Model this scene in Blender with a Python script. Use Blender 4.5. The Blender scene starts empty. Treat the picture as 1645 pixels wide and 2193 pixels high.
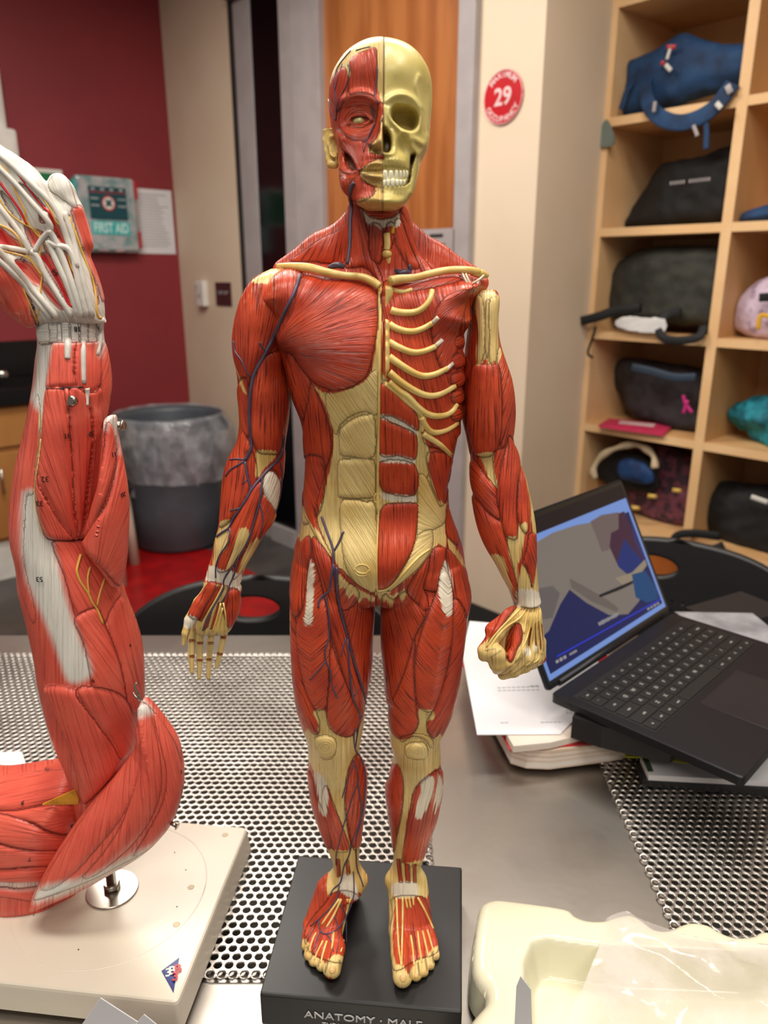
import bpy, bmesh, math, random
import numpy as np
from mathutils import Vector, Matrix
from mathutils.bvhtree import BVHTree
from mathutils import noise as mnoise
random.seed(7); np.random.seed(7)
SC = bpy.context.scene
COL = SC.collection
PI = math.pi
# ---------------------------------------------------------------- camera
F_PX, CX, CY, PITCH, CZ = 1620.0, 822.5, 1096.5, math.radians(17.5), 1.465
cd = bpy.data.cameras.new('camera'); cam = bpy.data.objects.new('camera', cd); COL.objects.link(cam)
cam.location = (0, 0, CZ); cam.rotation_euler = (PI/2-PITCH, 0, 0)
cd.sensor_fit = 'VERTICAL'; cd.sensor_height = 36.0; cd.lens = F_PX/2193*36
cd.dof.use_dof = True; cd.dof.focus_distance = 0.62; cd.dof.aperture_fstop = 7.0
cd.clip_start = 0.01; cd.clip_end = 50
SC.camera = cam
# ---------------------------------------------------------------- light
SC.view_settings.view_transform = 'Standard'; SC.view_settings.look = 'None'
SC.view_settings.exposure = 0.0; SC.view_settings.gamma = 1.0
try: SC.view_settings.use_curve_mapping = False
except Exception: pass
SC.cycles.use_denoising = True
SC.cycles.max_bounces = 6
SC.cycles.sample_clamp_indirect = 4.0
w = bpy.data.worlds.new('world'); SC.world = w; w.use_nodes = True
w.node_tree.nodes['Background'].inputs[0].default_value = (1.0, 0.93, 0.86, 1)
w.node_tree.nodes['Background'].inputs[1].default_value = 0.24
def area(name, loc, sx, sy, power, rot=(0, 0, 0), col=(1, 0.93, 0.84)):
    l = bpy.data.lights.new(name, 'AREA'); l.shape = 'RECTANGLE'; l.size = sx; l.size_y = sy
    l.energy = power; l.color = col
    o = bpy.data.objects.new(name, l); COL.objects.link(o); o.location = loc; o.rotation_euler = rot
    return o
area('ceiling_troffer_light', (-0.35, 0.25, 2.95), 1.2, 0.3, 30, (0, 0, 0.2))
area('ceiling_troffer_light', (0.9, 0.1, 2.95), 0.3, 1.2, 20, (0, 0, 0.2))
area('ceiling_troffer_light', (-0.9, 2.5, 2.95), 1.2, 0.6, 50, (0, 0, 0.2))
area('ceiling_troffer_light', (0.35, 1.7, 2.95), 1.2, 0.3, 26, (0, 0, 0.2))
area('ceiling_troffer_light', (0.1, -1.6, 2.95), 1.2, 0.6, 34, (0, 0, 0.2))

# ---------------------------------------------------------------- photo geometry helpers
cp, sp = math.cos(PITCH), math.sin(PITCH)
def ray(px, py):
    u = (px-CX)/F_PX; v = (py-CY)/F_PX
    return Vector((u, cp-v*sp, -sp-v*cp))
def PY(px, py, Y):
    r = ray(px, py); t = Y/r.y
    return Vector((r.x*t, Y, CZ+r.z*t))
def PZ(px, py, Z):
    r = ray(px, py); t = (Z-CZ)/r.z
    return Vector((r.x*t, r.y*t, Z))
def PP(px, py, a, n):
    r = ray(px, py); a = Vector(a)-Vector((0, 0, CZ)); t = a.dot(n)/r.dot(n)
    return Vector((0, 0, CZ))+r*t
def depth(p):
    return p[1]*cp-(p[2]-CZ)*sp
def project(V):
    dz = V[:, 2]-CZ; zc = V[:, 1]*cp-dz*sp; yc = -(V[:, 1]*sp+dz*cp)
    return CX+F_PX*V[:, 0]/zc, CY+F_PX*yc/zc
CROP = {'H': (640, 60, 3.9167), 'T': (480, 520, 2.5703), 'A': (580, 960, 3.4261), 'L': (540, 1560, 3.4271),
        'LA': (380, 850, 3.5385), 'RA': (960, 560, 2.4083), 'RF': (960, 900, 4.7667), 'P': (0, 0, 1.0),
        'F5': (0, 300, 3.6548), 'F6': (0, 800, 3.1333), 'F7': (0, 1450, 2.9375),
        'S1': (1180, 0, 3.5376), 'S2': (1180, 560, 3.2258), 'LP': (980, 980, 2.4737), 'BR': (960, 1600, 2.4015)}
def K(crop, pts):
    ox, oy, s = CROP[crop]
    if isinstance(pts, str):
        pts = [tuple(float(c) for c in q.split(',')) for q in pts.split()]
    return [(ox+p[0]/s, oy+p[1]/s) for p in pts]

# ---------------------------------------------------------------- object helpers
def tag(o, label=None, cat=None, group=None, kind=None):
    if label: o['label'] = label
    if cat: o['category'] = cat
    if group: o['group'] = group
    if kind: o['kind'] = kind
    return o
def empty(name, loc, label=None, cat=None, group=None, rz=0):
    o = bpy.data.objects.new(name, None); COL.objects.link(o); o.location = loc; o.rotation_euler = (0, 0, rz)
    o.empty_display_size = 0.02
    bpy.context.view_layer.update()
    return tag(o, label, cat, group)
def link(name, me, mat=None, parent=None):
    o = bpy.data.objects.new(name, me); COL.objects.link(o)
    if mat and len(me.materials) == 0: me.materials.append(mat)
    if parent is not None:
        o.parent = parent
        o.matrix_parent_inverse = WM(parent).inverted()
    return o
def WM(o):
    m = o.matrix_basis.copy()
    if o.parent is not None:
        m = WM(o.parent) @ o.matrix_parent_inverse @ m
    return m
def center_origin(o):
    """put a top-level mesh's origin at the base centre of its geometry"""
    me = o.data; n = len(me.vertices); co = np.empty(n*3, np.float32); me.vertices.foreach_get('co', co); co = co.reshape(-1, 3)
    c = Vector(((co[:, 0].min()+co[:, 0].max())/2, (co[:, 1].min()+co[:, 1].max())/2, co[:, 2].min()))
    me.transform(Matrix.Translation(-c)); o.location = o.matrix_basis @ c
    return o
def smooth(me):
    me.polygons.foreach_set('use_smooth', [True]*len(me.polygons)); me.update()
    return me
def from_bm(bm, sm=False):
    bmesh.ops.recalc_face_normals(bm, faces=bm.faces)
    me = bpy.data.meshes.new('mesh'); bm.to_mesh(me); bm.free()
    if sm: smooth(me)
    return me
def bm_box(bm, c, s, rz=0, M=None, bev=0, seg=2):
    t = bmesh.new()
    bmesh.ops.create_cube(t, size=1)
    bmesh.ops.scale(t, vec=s, verts=t.verts)
    if bev: bmesh.ops.bevel(t, geom=t.edges[:], offset=bev, segments=seg, profile=0.6, affect='EDGES')
    m = Matrix.Translation(c) @ Matrix.Rotation(rz, 4, 'Z')
    if M is not None: m = M @ m
    bmesh.ops.transform(t, matrix=m, verts=t.verts)
    me = bpy.data.meshes.new('t'); t.to_mesh(me); t.free(); bm.from_mesh(me); bpy.data.meshes.remove(me)
def box(name, c, s, mat, parent=None, rz=0, M=None, bev=0, seg=2, sm=False):
    bm = bmesh.new(); bm_box(bm, c, s, rz, M, bev, seg)
    return link(name, from_bm(bm, sm), mat, parent)
def cyl(name, a, b, r1, r2, mat, parent=None, n=32, bev=0):
    a = Vector(a); b = Vector(b); d = b-a
    bm = bmesh.new(); bmesh.ops.create_cone(bm, cap_ends=True, segments=n, radius1=r1, radius2=r2, depth=d.length)
    if bev:
        es = [e for e in bm.edges if abs(e.verts[0].co.z-e.verts[1].co.z) < 1e-6]
        bmesh.ops.bevel(bm, geom=es, offset=bev, segments=2, affect='EDGES')
    q = d.to_track_quat('Z', 'Y').to_matrix().to_4x4()
    bmesh.ops.transform(bm, matrix=Matrix.Translation((a+b)/2) @ q, verts=bm.verts)
    me = from_bm(bm, False); me.polygons.foreach_set('use_smooth', [len(q.vertices) <= 4 for q in me.polygons]); me.update()
    return link(name, me, mat, parent)
def lathe(prof, n=48, cap=False):
    """prof: (r,z) list -> bmesh"""
    bm = bmesh.new(); rings = []
    for r, z in prof:
        rings.append([bm.verts.new((r*math.cos(2*PI*i/n), r*math.sin(2*PI*i/n), z)) for i in range(n)])
    for a, b in zip(rings, rings[1:]):
        for i in range(n):
            bm.faces.new((a[i], a[(i+1) % n], b[(i+1) % n], b[i]))
    if cap:
        bm.faces.new(rings[0]); bm.faces.new(rings[-1])
    return bm
def catmull(pts, closed=True, n=3):
    pts = [tuple(p) for p in pts]; m = len(pts); out = []
    rng = range(m) if closed else range(m-1)
    for i in rng:
        g = (lambda k: pts[k % m]) if closed else (lambda k: pts[max(0, min(m-1, k))])
        p0, p1, p2, p3 = g(i-1), g(i), g(i+1), g(i+2)
        for j in range(n):
            t = j/n
            out.append(tuple(0.5*(2*b+(c-a)*t+(2*a-5*b+4*c-d)*t*t+(-a+3*b-3*c+d)*t**3) for a, b, c, d in zip(p0, p1, p2, p3)))
    if not closed: out.append(pts[-1])
    return out
def tube_mesh(pts, rads, n=8, flat=None):
    """pts world Vectors, rads metres; flat: list of (normal) to squash"""
    pts = [Vector(p) for p in pts]
    bm = bmesh.new(); rings = []; prev = None
    for i, p in enumerate(pts):
        t = (pts[min(i+1, len(pts)-1)]-pts[max(i-1, 0)])
        if t.length < 1e-9: t = Vector((0, 0, 1))
        t.normalize()
        if prev is None:
            u = t.orthogonal().normalized()
        else:
            u = (prev-t*prev.dot(t))
            u = u.normalized() if u.length > 1e-6 else t.orthogonal().normalized()
        prev = u; v = t.cross(u)
        r = rads[i] if hasattr(rads, '__len__') else rads
        rings.append([bm.verts.new(p+(u*math.cos(2*PI*k/n)+v*math.sin(2*PI*k/n))*r) for k in range(n)])
    for a, b in zip(rings, rings[1:]):
        for k in range(n): bm.faces.new((a[k], a[(k+1) % n], b[(k+1) % n], b[k]))
    for rg, s in ((rings[0], 0), (rings[-1], -1)):
        c = bm.verts.new(sum((q.co for q in rg), Vector())/n)
        for k in range(n): bm.faces.new((rg[k], rg[(k+1) % n], c))
    return from_bm(bm, True)
def slab_poly(pts, n, thick):
    """closed polygon (world points, planar) extruded along n"""
    bm = bmesh.new(); n = Vector(n).normalized()*thick
    a = [bm.verts.new(p) for p in pts]; b = [bm.verts.new(Vector(p)+n) for p in pts]
    bm.faces.new(a); bm.faces.new(b[::-1])
    for i in range(len(a)):
        j = (i+1) % len(a); bm.faces.new((a[i], b[i], b[j], a[j]))
    return from_bm(bm)
def text_mesh(s, size, M, ext=0.0004, align='CENTER', bold=0.0):
    cu = bpy.data.curves.new('txt', 'FONT'); cu.body = s; cu.size = size; cu.align_x = align; cu.align_y = 'CENTER'
    cu.extrude = ext; cu.resolution_u = 3; cu.offset = bold
    o = bpy.data.objects.new('txt', cu); COL.objects.link(o)
    dg = bpy.context.evaluated_depsgraph_get(); me = bpy.data.meshes.new_from_object(o.evaluated_get(dg))
    bpy.data.objects.remove(o); bpy.data.curves.remove(cu)
    me.transform(M)
    return me
def frame(o, x, y):
    """matrix with origin o, x axis x, y axis y (orthonormalised)"""
    x = Vector(x).normalized(); y = Vector(y); y = (y-x*y.dot(x)).normalized(); z = x.cross(y)
    m = Matrix((x, y, z)).transposed().to_4x4(); m.translation = o
    return m

# ---------------------------------------------------------------- materials
def lin(c):
    f = lambda v: v/12.92 if v <= 0.04045 else ((v+0.055)/1.055)**2.4
    return tuple(f(v/255) for v in c)+(1,)
def nodes(name):
    m = bpy.data.materials.new(name); m.use_nodes = True
    nt = m.node_tree; b = nt.nodes['Principled BSDF']
    return m, nt, b
def N(nt, t, **kw):
    n = nt.nodes.new(t)
    for k, v in kw.items(): setattr(n, k, v)
    return n
def mixc(nt, fac, a, b, mode='MIX'):
    m = N(nt, 'ShaderNodeMix', data_type='RGBA', blend_type=mode)
    for sock, v in ((m.inputs['Factor'], fac), (m.inputs[6], a), (m.inputs[7], b)):
        if hasattr(v, 'links') or hasattr(v, 'is_linked'): nt.links.new(v, sock)
        else: sock.default_value = v
    return m.outputs[2]
def mth(nt, op, a, b=0.0, c=0.0, clamp=False):
    m = N(nt, 'ShaderNodeMath', operation=op, use_clamp=clamp)
    for i, v in enumerate((a, b, c)):
        if hasattr(v, 'is_linked'): nt.links.new(v, m.inputs[i])
        else: m.inputs[i].default_value = v
    return m.outputs[0]
def mrange(nt, v, a, b, c=0.0, d=1.0, smoothstep=True):
    m = N(nt, 'ShaderNodeMapRange'); m.interpolation_type = 'SMOOTHSTEP' if smoothstep else 'LINEAR'
    nt.links.new(v, m.inputs[0]); m.inputs[1].default_value = a; m.inputs[2].default_value = b
    m.inputs[3].default_value = c; m.inputs[4].default_value = d
    return m.outputs[0]
def mat(name, col, rough=0.5, metal=0.0, col2=None, scale=8.0, stretch=(1, 1, 1), bump=0.0, bscale=None, detail=4,
        coat=0.0, alpha=1.0, trans=0.0, emit=None, sheen=0.0, ior=None, rvar=0.0, lo=0.35, hi=0.65):
    m, nt, b = nodes(name)
    tc = N(nt, 'ShaderNodeTexCoord'); mp = N(nt, 'ShaderNodeMapping'); mp.inputs['Scale'].default_value = stretch
    nt.links.new(tc.outputs['Object'], mp.inputs['Vector'])
    nz = N(nt, 'ShaderNodeTexNoise'); nz.inputs['Scale'].default_value = scale; nz.inputs['Detail'].default_value = detail
    nt.links.new(mp.outputs['Vector'], nz.inputs['Vector'])
    c2 = col2 or tuple(max(0, c*0.93) for c in col)
    f = mrange(nt, nz.outputs['Fac'], lo, hi)
    nt.links.new(mixc(nt, f, lin(col), lin(c2)), b.inputs['Base Color'])
    b.inputs['Roughness'].default_value = rough; b.inputs['Metallic'].default_value = metal
    if rvar:
        nt.links.new(mrange(nt, nz.outputs['Fac'], 0.3, 0.7, rough-rvar, rough+rvar), b.inputs['Roughness'])
    if coat: b.inputs['Coat Weight'].default_value = coat; b.inputs['Coat Roughness'].default_value = 0.15
    if trans: b.inputs['Transmission Weight'].default_value = trans
    if alpha < 1: b.inputs['Alpha'].default_value = alpha
    if sheen: b.inputs['Sheen Weight'].default_value = sheen
    if ior: b.inputs['IOR'].default_value = ior
    if emit:
        b.inputs['Emission Color'].default_value = lin(emit[0]); b.inputs['Emission Strength'].default_value = emit[1]
    if bump:
        n2 = N(nt, 'ShaderNodeTexNoise'); n2.inputs['Scale'].default_value = bscale or scale*3; n2.inputs['Detail'].default_value = 3
        nt.links.new(mp.outputs['Vector'], n2.inputs['Vector'])
        bp = N(nt, 'ShaderNodeBump'); bp.inputs['Strength'].default_value = 0.6; bp.inputs['Distance'].default_value = bump
        nt.links.new(n2.outputs['Fac'], bp.inputs['Height']); nt.links.new(bp.outputs['Normal'], b.inputs['Normal'])
    return m
# ---------------------------------------------------------------- implicit modelling (numpy) -> one continuous mesh
def sdpoly(x, y, poly):
    """signed distance (positive inside) of points to a polygon"""
    d = np.full(x.shape, 1e18, np.float64); ins = np.zeros(x.shape, bool); n = len(poly)
    for i in range(n):
        x1, y1 = poly[i]; x2, y2 = poly[(i+1) % n]
        ex, ey = x2-x1, y2-y1; L = ex*ex+ey*ey+1e-18
        wx, wy = x-x1, y-y1
        t = np.clip((wx*ex+wy*ey)/L, 0, 1)
        dx, dy = wx-t*ex, wy-t*ey
        np.minimum(d, dx*dx+dy*dy, out=d)
        if y1 != y2:
            c = ((y1 > y) != (y2 > y)) & (x < ex*(y-y1)/(y2-y1)+x1)
            ins ^= c
    d = np.sqrt(d)
    return np.where(ins, d, -d)
def smin(a, b, k):
    if k <= 0: return np.minimum(a, b)
    h = np.maximum(k-np.abs(a-b), 0)/k
    return np.minimum(a, b)-h*h*k*0.25
class Vol:
    def __init__(s, lo, hi, h):
        s.o = np.array(lo, float); s.h = h
        s.n = np.ceil((np.array(hi)-s.o)/h).astype(int)+1
        s.F = np.full(s.n, 0.02, np.float32)
        s.ax = [(s.o[i]+h*np.arange(s.n[i])).astype(np.float32) for i in range(3)]
    def sl(s, lo, hi):
        a = np.clip(np.floor((np.array(lo)-s.o)/s.h).astype(int), 0, s.n); b = np.clip(np.ceil((np.array(hi)-s.o)/s.h).astype(int)+1, 0, s.n)
        return tuple(slice(int(i), int(j)) for i, j in zip(a, b))
    def put(s, sl, G, k, op='add'):
        if op == 'add': s.F[sl] = smin(s.F[sl], G, k)
        else: s.F[sl] = -smin(-s.F[sl], G, k)
    def rows(s, rows, k=0.004, n=2.0, margin=0.012):
        """rows: (py, xl, xr, Y, T): stack of elliptical slices"""
        R = []
        for py, xl, xr, Y, T in rows:
            c = PY((xl+xr)/2, py, Y); R.append((c.z, c.x, Y, (xr-xl)/2*depth(c)/F_PX, T))
        R = catmull(R, closed=False, n=4); R.sort(); R = np.array(R)
        z0, z1 = R[0, 0], R[-1, 0]
        sl = s.sl((min(R[:, 1]-R[:, 3])-margin, min(R[:, 2]-R[:, 4])-margin, z0-margin), (max(R[:, 1]+R[:, 3])+margin, max(R[:, 2]+R[:, 4])+margin, z1+margin))
        X = s.ax[0][sl[0]][:, None, None]; Y = s.ax[1][sl[1]][None, :, None]; Z = s.ax[2][sl[2]]
        zi = np.clip(Z, z0, z1)
        cx, cy, wx, ty = [np.interp(zi, R[:, 0], R[:, i]).astype(np.float32)[None, None, :] for i in (1, 2, 3, 4)]
        q = (np.abs((X-cx)/wx)**n+np.abs((Y-cy)/ty)**n)**(1.0/n)
        G = (q-1)*np.minimum(wx, ty)
        dz = (np.abs(Z-zi))[None, None, :]
        G = np.where(dz > 0, np.sqrt(np.maximum(G, 0)**2+dz**2)+np.minimum(G, 0)*0, G)
        s.put(sl, G, k)
    def cone(s, a, b, ra, rb, k=0.003, op='add', sq=(1, 1, 1)):
        a = np.array(a, float); b = np.array(b, float); m = max(ra, rb)*max(1, 1/min(sq))+0.010
        sl = s.sl(np.minimum(a, b)-m, np.maximum(a, b)+m)
        X = s.ax[0][sl[0]][:, None, None]; Y = s.ax[1][sl[1]][None, :, None]; Z = s.ax[2][sl[2]][None, None, :]
        d = b-a; L = d.dot(d)+1e-12
        t = np.clip(((X-a[0])*d[0]+(Y-a[1])*d[1]+(Z-a[2])*d[2])/L, 0, 1)
        G = np.sqrt(((X-a[0]-t*d[0])*sq[0])**2+((Y-a[1]-t*d[1])*sq[1])**2+((Z-a[2]-t*d[2])*sq[2])**2)-(ra+(rb-ra)*t)
        s.put(sl, G.astype(np.float32), k, op)
    def chain(s, pts, rads, k=0.003, kj=0.001, **kw):
        for i in range(len(pts)-1): s.cone(pts[i], pts[i+1], rads[i], rads[i+1], k=k if i == 0 else kj+k*0.3, **kw)
    def pillow(s, poly, Yc, T, R, k=0.003, op='add', tilt=(0, 0), sub=3):
        """poly in photo px traced at depth Yc; half thickness T, edge rounding R; tilt = dY/dx, dY/dz"""
        W = [PY(a, b, Yc) for a, b in catmull(poly, True, sub)]
        P2 = [(p.x, p.z) for p in W]; xs = [p[0] for p in P2]; zs = [p[1] for p in P2]
        mx = sum(xs)/len(xs); mz = sum(zs)/len(zs)
        ty = abs(tilt[0])*(max(xs)-min(xs))+abs(tilt[1])*(max(zs)-min(zs))
        m = 0.008
        sl = s.sl((min(xs)-m, Yc-T-m-ty, min(zs)-m), (max(xs)+m, Yc+T+m+ty, max(zs)+m))
        gx = s.ax[0][sl[0]][:, None]+0*s.ax[2][sl[2]][None, :]; gz = 0*s.ax[0][sl[0]][:, None]+s.ax[2][sl[2]][None, :]
        d = sdpoly(gx.astype(float), gz.astype(float), P2).astype(np.float32)
        yc = (Yc+tilt[0]*(gx-mx)+tilt[1]*(gz-mz)).astype(np.float32)
        Y = s.ax[1][sl[1]][None, :, None]
        q = np.maximum(R-d, 0)[:, None, :]; e = np.abs(Y-yc[:, None, :])
        G = np.sqrt(q*q+(e*R/T)**2)-R
        G = np.where(G > 0, G*min(1, T/R), G*min(1, T/R))
        s.put(sl, G.astype(np.float32), k, op)
    def mesh(s, it=1, lam=0.5):
        F = s.F.copy(); F[0] = F[-1] = 0.01; F[:, 0] = F[:, -1] = 0.01; F[:, :, 0] = F[:, :, -1] = 0.01
        S = F < 0; c = np.zeros(np.array(F.shape)-1, np.uint8)
        offs = [(i, j, k) for i in (0, 1) for j in (0, 1) for k in (0, 1)]
        n = c.shape
        for i, j, k in offs: c += S[i:i+n[0], j:j+n[1], k:k+n[2]]
        cells = np.argwhere((c > 0) & (c < 8)); del c
        ids = np.full(n, -1, np.int32); ids[cells[:, 0], cells[:, 1], cells[:, 2]] = np.arange(len(cells))
        vals = {o: F[cells[:, 0]+o[0], cells[:, 1]+o[1], cells[:, 2]+o[2]].astype(np.float64) for o in offs}
        P = np.zeros((len(cells), 3)); cnt = np.zeros(len(cells))
        for a in offs:
            for axis in range(3):
                if a[axis] == 1: continue
                b = list(a); b[axis] = 1; b = tuple(b)
                va, vb = vals[a], vals[b]; m = (va < 0) != (vb < 0)
                t = va[m]/(va[m]-vb[m]); q = np.tile(np.array(a, float), (m.sum(), 1)); q[:, axis] += t
                P[m] += q; cnt[m] += 1
        P = P/cnt[:, None]+cells
        Q = []
        for axis in range(3):
            u, v = [(1, 2), (2, 0), (0, 1)][axis]
            sh = [slice(None)]*3; sh2 = [slice(None)]*3; sh[axis] = slice(0, -1); sh2[axis] = slice(1, None)
            e = np.argwhere(S[tuple(sh)] != S[tuple(sh2)])
            e = e[(e[:, u] > 0) & (e[:, v] > 0) & (e[:, u] < n[u]) & (e[:, v] < n[v])]
            def cid(du, dv):
                g = e.copy(); g[:, u] -= du; g[:, v] -= dv
                return ids[g[:, 0], g[:, 1], g[:, 2]]
            q = np.stack([cid(1, 1), cid(0, 1), cid(0, 0), cid(1, 0)], 1)
            fl = ~S[e[:, 0], e[:, 1], e[:, 2]]
            q[fl] = q[fl][:, ::-1]
            Q.append(q)
        Q = np.concatenate(Q); Q = Q[(Q >= 0).all(1)]
        V = s.o+P*s.h
        V = relax(V, Q, it, lam)
        return V, Q
def relax(V, Q, it=1, lam=0.5):
    for _ in range(it):
        acc = np.zeros_like(V); cn = np.zeros(len(V))
        for i in range(4):
            a, b = Q[:, i], Q[:, (i+1) % 4]
            for ax in range(3):
                acc[:, ax] += np.bincount(a, V[b, ax], len(V))
            cn += np.bincount(a, minlength=len(V))
        V = V*(1-lam)+lam*acc/np.maximum(cn, 1)[:, None]
    return V
def normals(V, Q):
    n = np.cross(V[Q[:, 2]]-V[Q[:, 0]], V[Q[:, 3]]-V[Q[:, 1]]); N_ = np.zeros_like(V)
    for i in range(4):
        for ax in range(3): N_[:, ax] += np.bincount(Q[:, i], n[:, ax], len(V))
    return N_/np.maximum(np.linalg.norm(N_, axis=1), 1e-12)[:, None]
def mesh_from(V, Q, attrs=None):
    me = bpy.data.meshes.new('mesh')
    me.vertices.add(len(V)); me.vertices.foreach_set('co', V.astype(np.float32).ravel())
    me.loops.add(len(Q)*4); me.loops.foreach_set('vertex_index', Q.astype(np.int32).ravel())
    me.polygons.add(len(Q)); me.polygons.foreach_set('loop_start', np.arange(0, len(Q)*4, 4, dtype=np.int32))
    me.update(calc_edges=True); me.validate()
    smooth(me)
    for k, v in (attrs or {}).items():
        a = me.attributes.new(k, 'FLOAT', 'POINT'); a.data.foreach_set('value', v.astype(np.float32))
    return me
class Surf:
    """sculpted surface: regions traced from the photo give relief, fibre direction and paint"""
    def __init__(s, vol, it=1):
        s.V, s.Q = vol.mesh(it); s.begin()
    def begin(s):
        s.px, s.py = project(s.V); n = len(s.V)
        s.N = normals(s.V, s.Q); s.front = s.N[:, 1]*s.V[:, 1]+s.N[:, 0]*s.V[:, 0]+s.N[:, 2]*(s.V[:, 2]-CZ) < 0.0
        z = lambda v=0.0: np.full(n, v)
        s.h = z(); s.fa = s.px*1.0; s.fl = s.py*1.0; s.grv = z(); s.tend = z(-30.); s.wht = z(-30.); s.bone = z(-30.); s.dk = z(-30.)
        s.tendlim = z(30.); s.rid = 0
    def near(s, poly, m=14):
        xs = [p[0] for p in poly]; ys = [p[1] for p in poly]
        return np.nonzero((s.px > min(xs)-m) & (s.px < max(xs)+m) & (s.py > min(ys)-m) & (s.py < max(ys)+m))[0]
    def reg(s, poly, fib=('d', 0, 1), A=0.0012, w=14, red=True, g=1.0, sub=3, soft=1.9):
        """muscle belly: fibre field fib, dome height A (m) reached w px from its edge"""
        poly = catmull(poly, True, sub) if sub > 1 else poly
        i = s.near(poly, 6); x, y = s.px[i], s.py[i]; d = sdpoly(x, y, poly); m = d > -5.0; i = i[m]; x = x[m]; y = y[m]; d = d[m]
        s.rid += 1; R = s.rid*37.7
        k = fib[0]
        if k == 'd':
            L = math.hypot(fib[1], fib[2]); ux, uy = fib[1]/L, fib[2]/L
            fa, fl = x*uy-y*ux, x*ux+y*uy
        elif k == 'f':
            dx, dy = x-fib[1], y-fib[2]; rr = np.hypot(dx, dy); rm = float(np.mean(rr)) if len(rr) else 1
            xm, ym = (float(np.mean(dx)), float(np.mean(dy))) if len(rr) else (1, 0)
            a0 = math.atan2(ym, xm); an = (np.arctan2(dy, dx)-a0+PI) % (2*PI)-PI
            fa, fl = an*rm, rr
        elif k == 'o':   # rings round a centre
            dx, dy = (x-fib[1]), (y-fib[2])*fib[3]
            fa, fl = np.hypot(dx, dy), np.arctan2(dy, dx)*30
        elif k == 'v':   # feather about an axis
            (ax, ay), (bx, by), sl = fib[1], fib[2], fib[3]
            L = math.hypot(bx-ax, by-ay); ux, uy = (bx-ax)/L, (by-ay)/L
            al = (x-ax)*ux+(y-ay)*uy; ac = np.abs((x-ax)*uy-(y-ay)*ux)
            L2 = math.hypot(1, sl); fa, fl = (al*1+ac*sl)/L2, (ac-al*sl)/L2
        s.fa[i[d > -.6]] = (fa+R)[d > -.6]; s.fl[i[d > -.6]] = fl[d > -.6]
        t = np.clip(d/w, 0, 1); hh = A*np.sqrt(1-(1-t)**2)
        inside = d > 0
        j = i[inside]
        s.h[j] = np.where(True, hh[inside], 0)
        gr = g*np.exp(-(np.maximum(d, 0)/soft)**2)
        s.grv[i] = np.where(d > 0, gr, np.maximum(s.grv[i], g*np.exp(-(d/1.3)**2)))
        if red:
            s.tend[i] = np.minimum(s.tend[i], -d*1.5-.6); s.wht[i] = np.minimum(s.wht[i], -d*1.5-.6); s.bone[i] = np.minimum(s.bone[i], -d)
        return s
    def mask(s, name, poly, sub=3, A=None, w=8):
        poly = catmull(poly, True, sub) if sub > 1 else poly
        i = s.near(poly, 22); d = sdpoly(s.px[i], s.py[i], poly); arr = getattr(s, name)
        arr[i] = np.maximum(arr[i], d)
        if A:
            t = np.clip(d/w, 0, 1); s.h[i] += A*np.sqrt(1-(1-t)**2)
        return s
    def tn(s, crop, pts, **k): return s.mask('tend', K(crop, pts), **k)
    def wh(s, crop, pts, **k): return s.mask('wht', K(crop, pts), **k)
    def mus(s, crop, pts, fib=('d', 0, 1), **k):
        ox, oy, sc = CROP[crop]
        if fib[0] == 'f': fib = ('f', ox+fib[1]/sc, oy+fib[2]/sc)
        if fib[0] == 'o': fib = ('o', ox+fib[1]/sc, oy+fib[2]/sc, fib[3])
        if fib[0] == 'v': fib = ('v', K(crop, [fib[1]])[0], K(crop, [fib[2]])[0], fib[3])
        return s.reg(K(crop, pts), fib, **k)
    def build(s, name, mt, parent, it=0):
        h = np.where(s.front, s.h, s.h*0.3)
        # soften the relief a little over the mesh
        for _ in range(2):
            acc = np.zeros(len(h)); cn = np.zeros(len(h))
            for i in range(4):
                a, b = s.Q[:, i], s.Q[:, (i+1) % 4]; acc += np.bincount(a, h[b], len(h)); cn += np.bincount(a, minlength=len(h))
            h = h*0.5+0.5*acc/np.maximum(cn, 1)
        V = s.V+s.N*h[:, None]
        if it: V = relax(V, s.Q, it, 0.4)
        me = mesh_from(V, s.Q, dict(fa=s.fa, fl=s.fl, grv=s.grv, tend=s.tend, wht=s.wht, bone=s.bone, dk=s.dk))
        o = link(name, me, mt, parent)
        s.obj = o; s.bvh = BVHTree.FromPolygons([tuple(v) for v in V.tolist()], s.Q.tolist())
        return o
def cast(bvhs, px, py, lift=0.0):
    o = Vector((0, 0, CZ)); r = ray(px, py).normalized(); best = None
    for b in bvhs:
        h = b.ray_cast(o, r)
        if h[0] is not None and (best is None or h[3] < best[3]): best = h
    if best is None: return None
    n = best[1] if best[1].dot(r) < 0 else -best[1]
    return best[0]+n*lift, n, depth(best[0])
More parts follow.
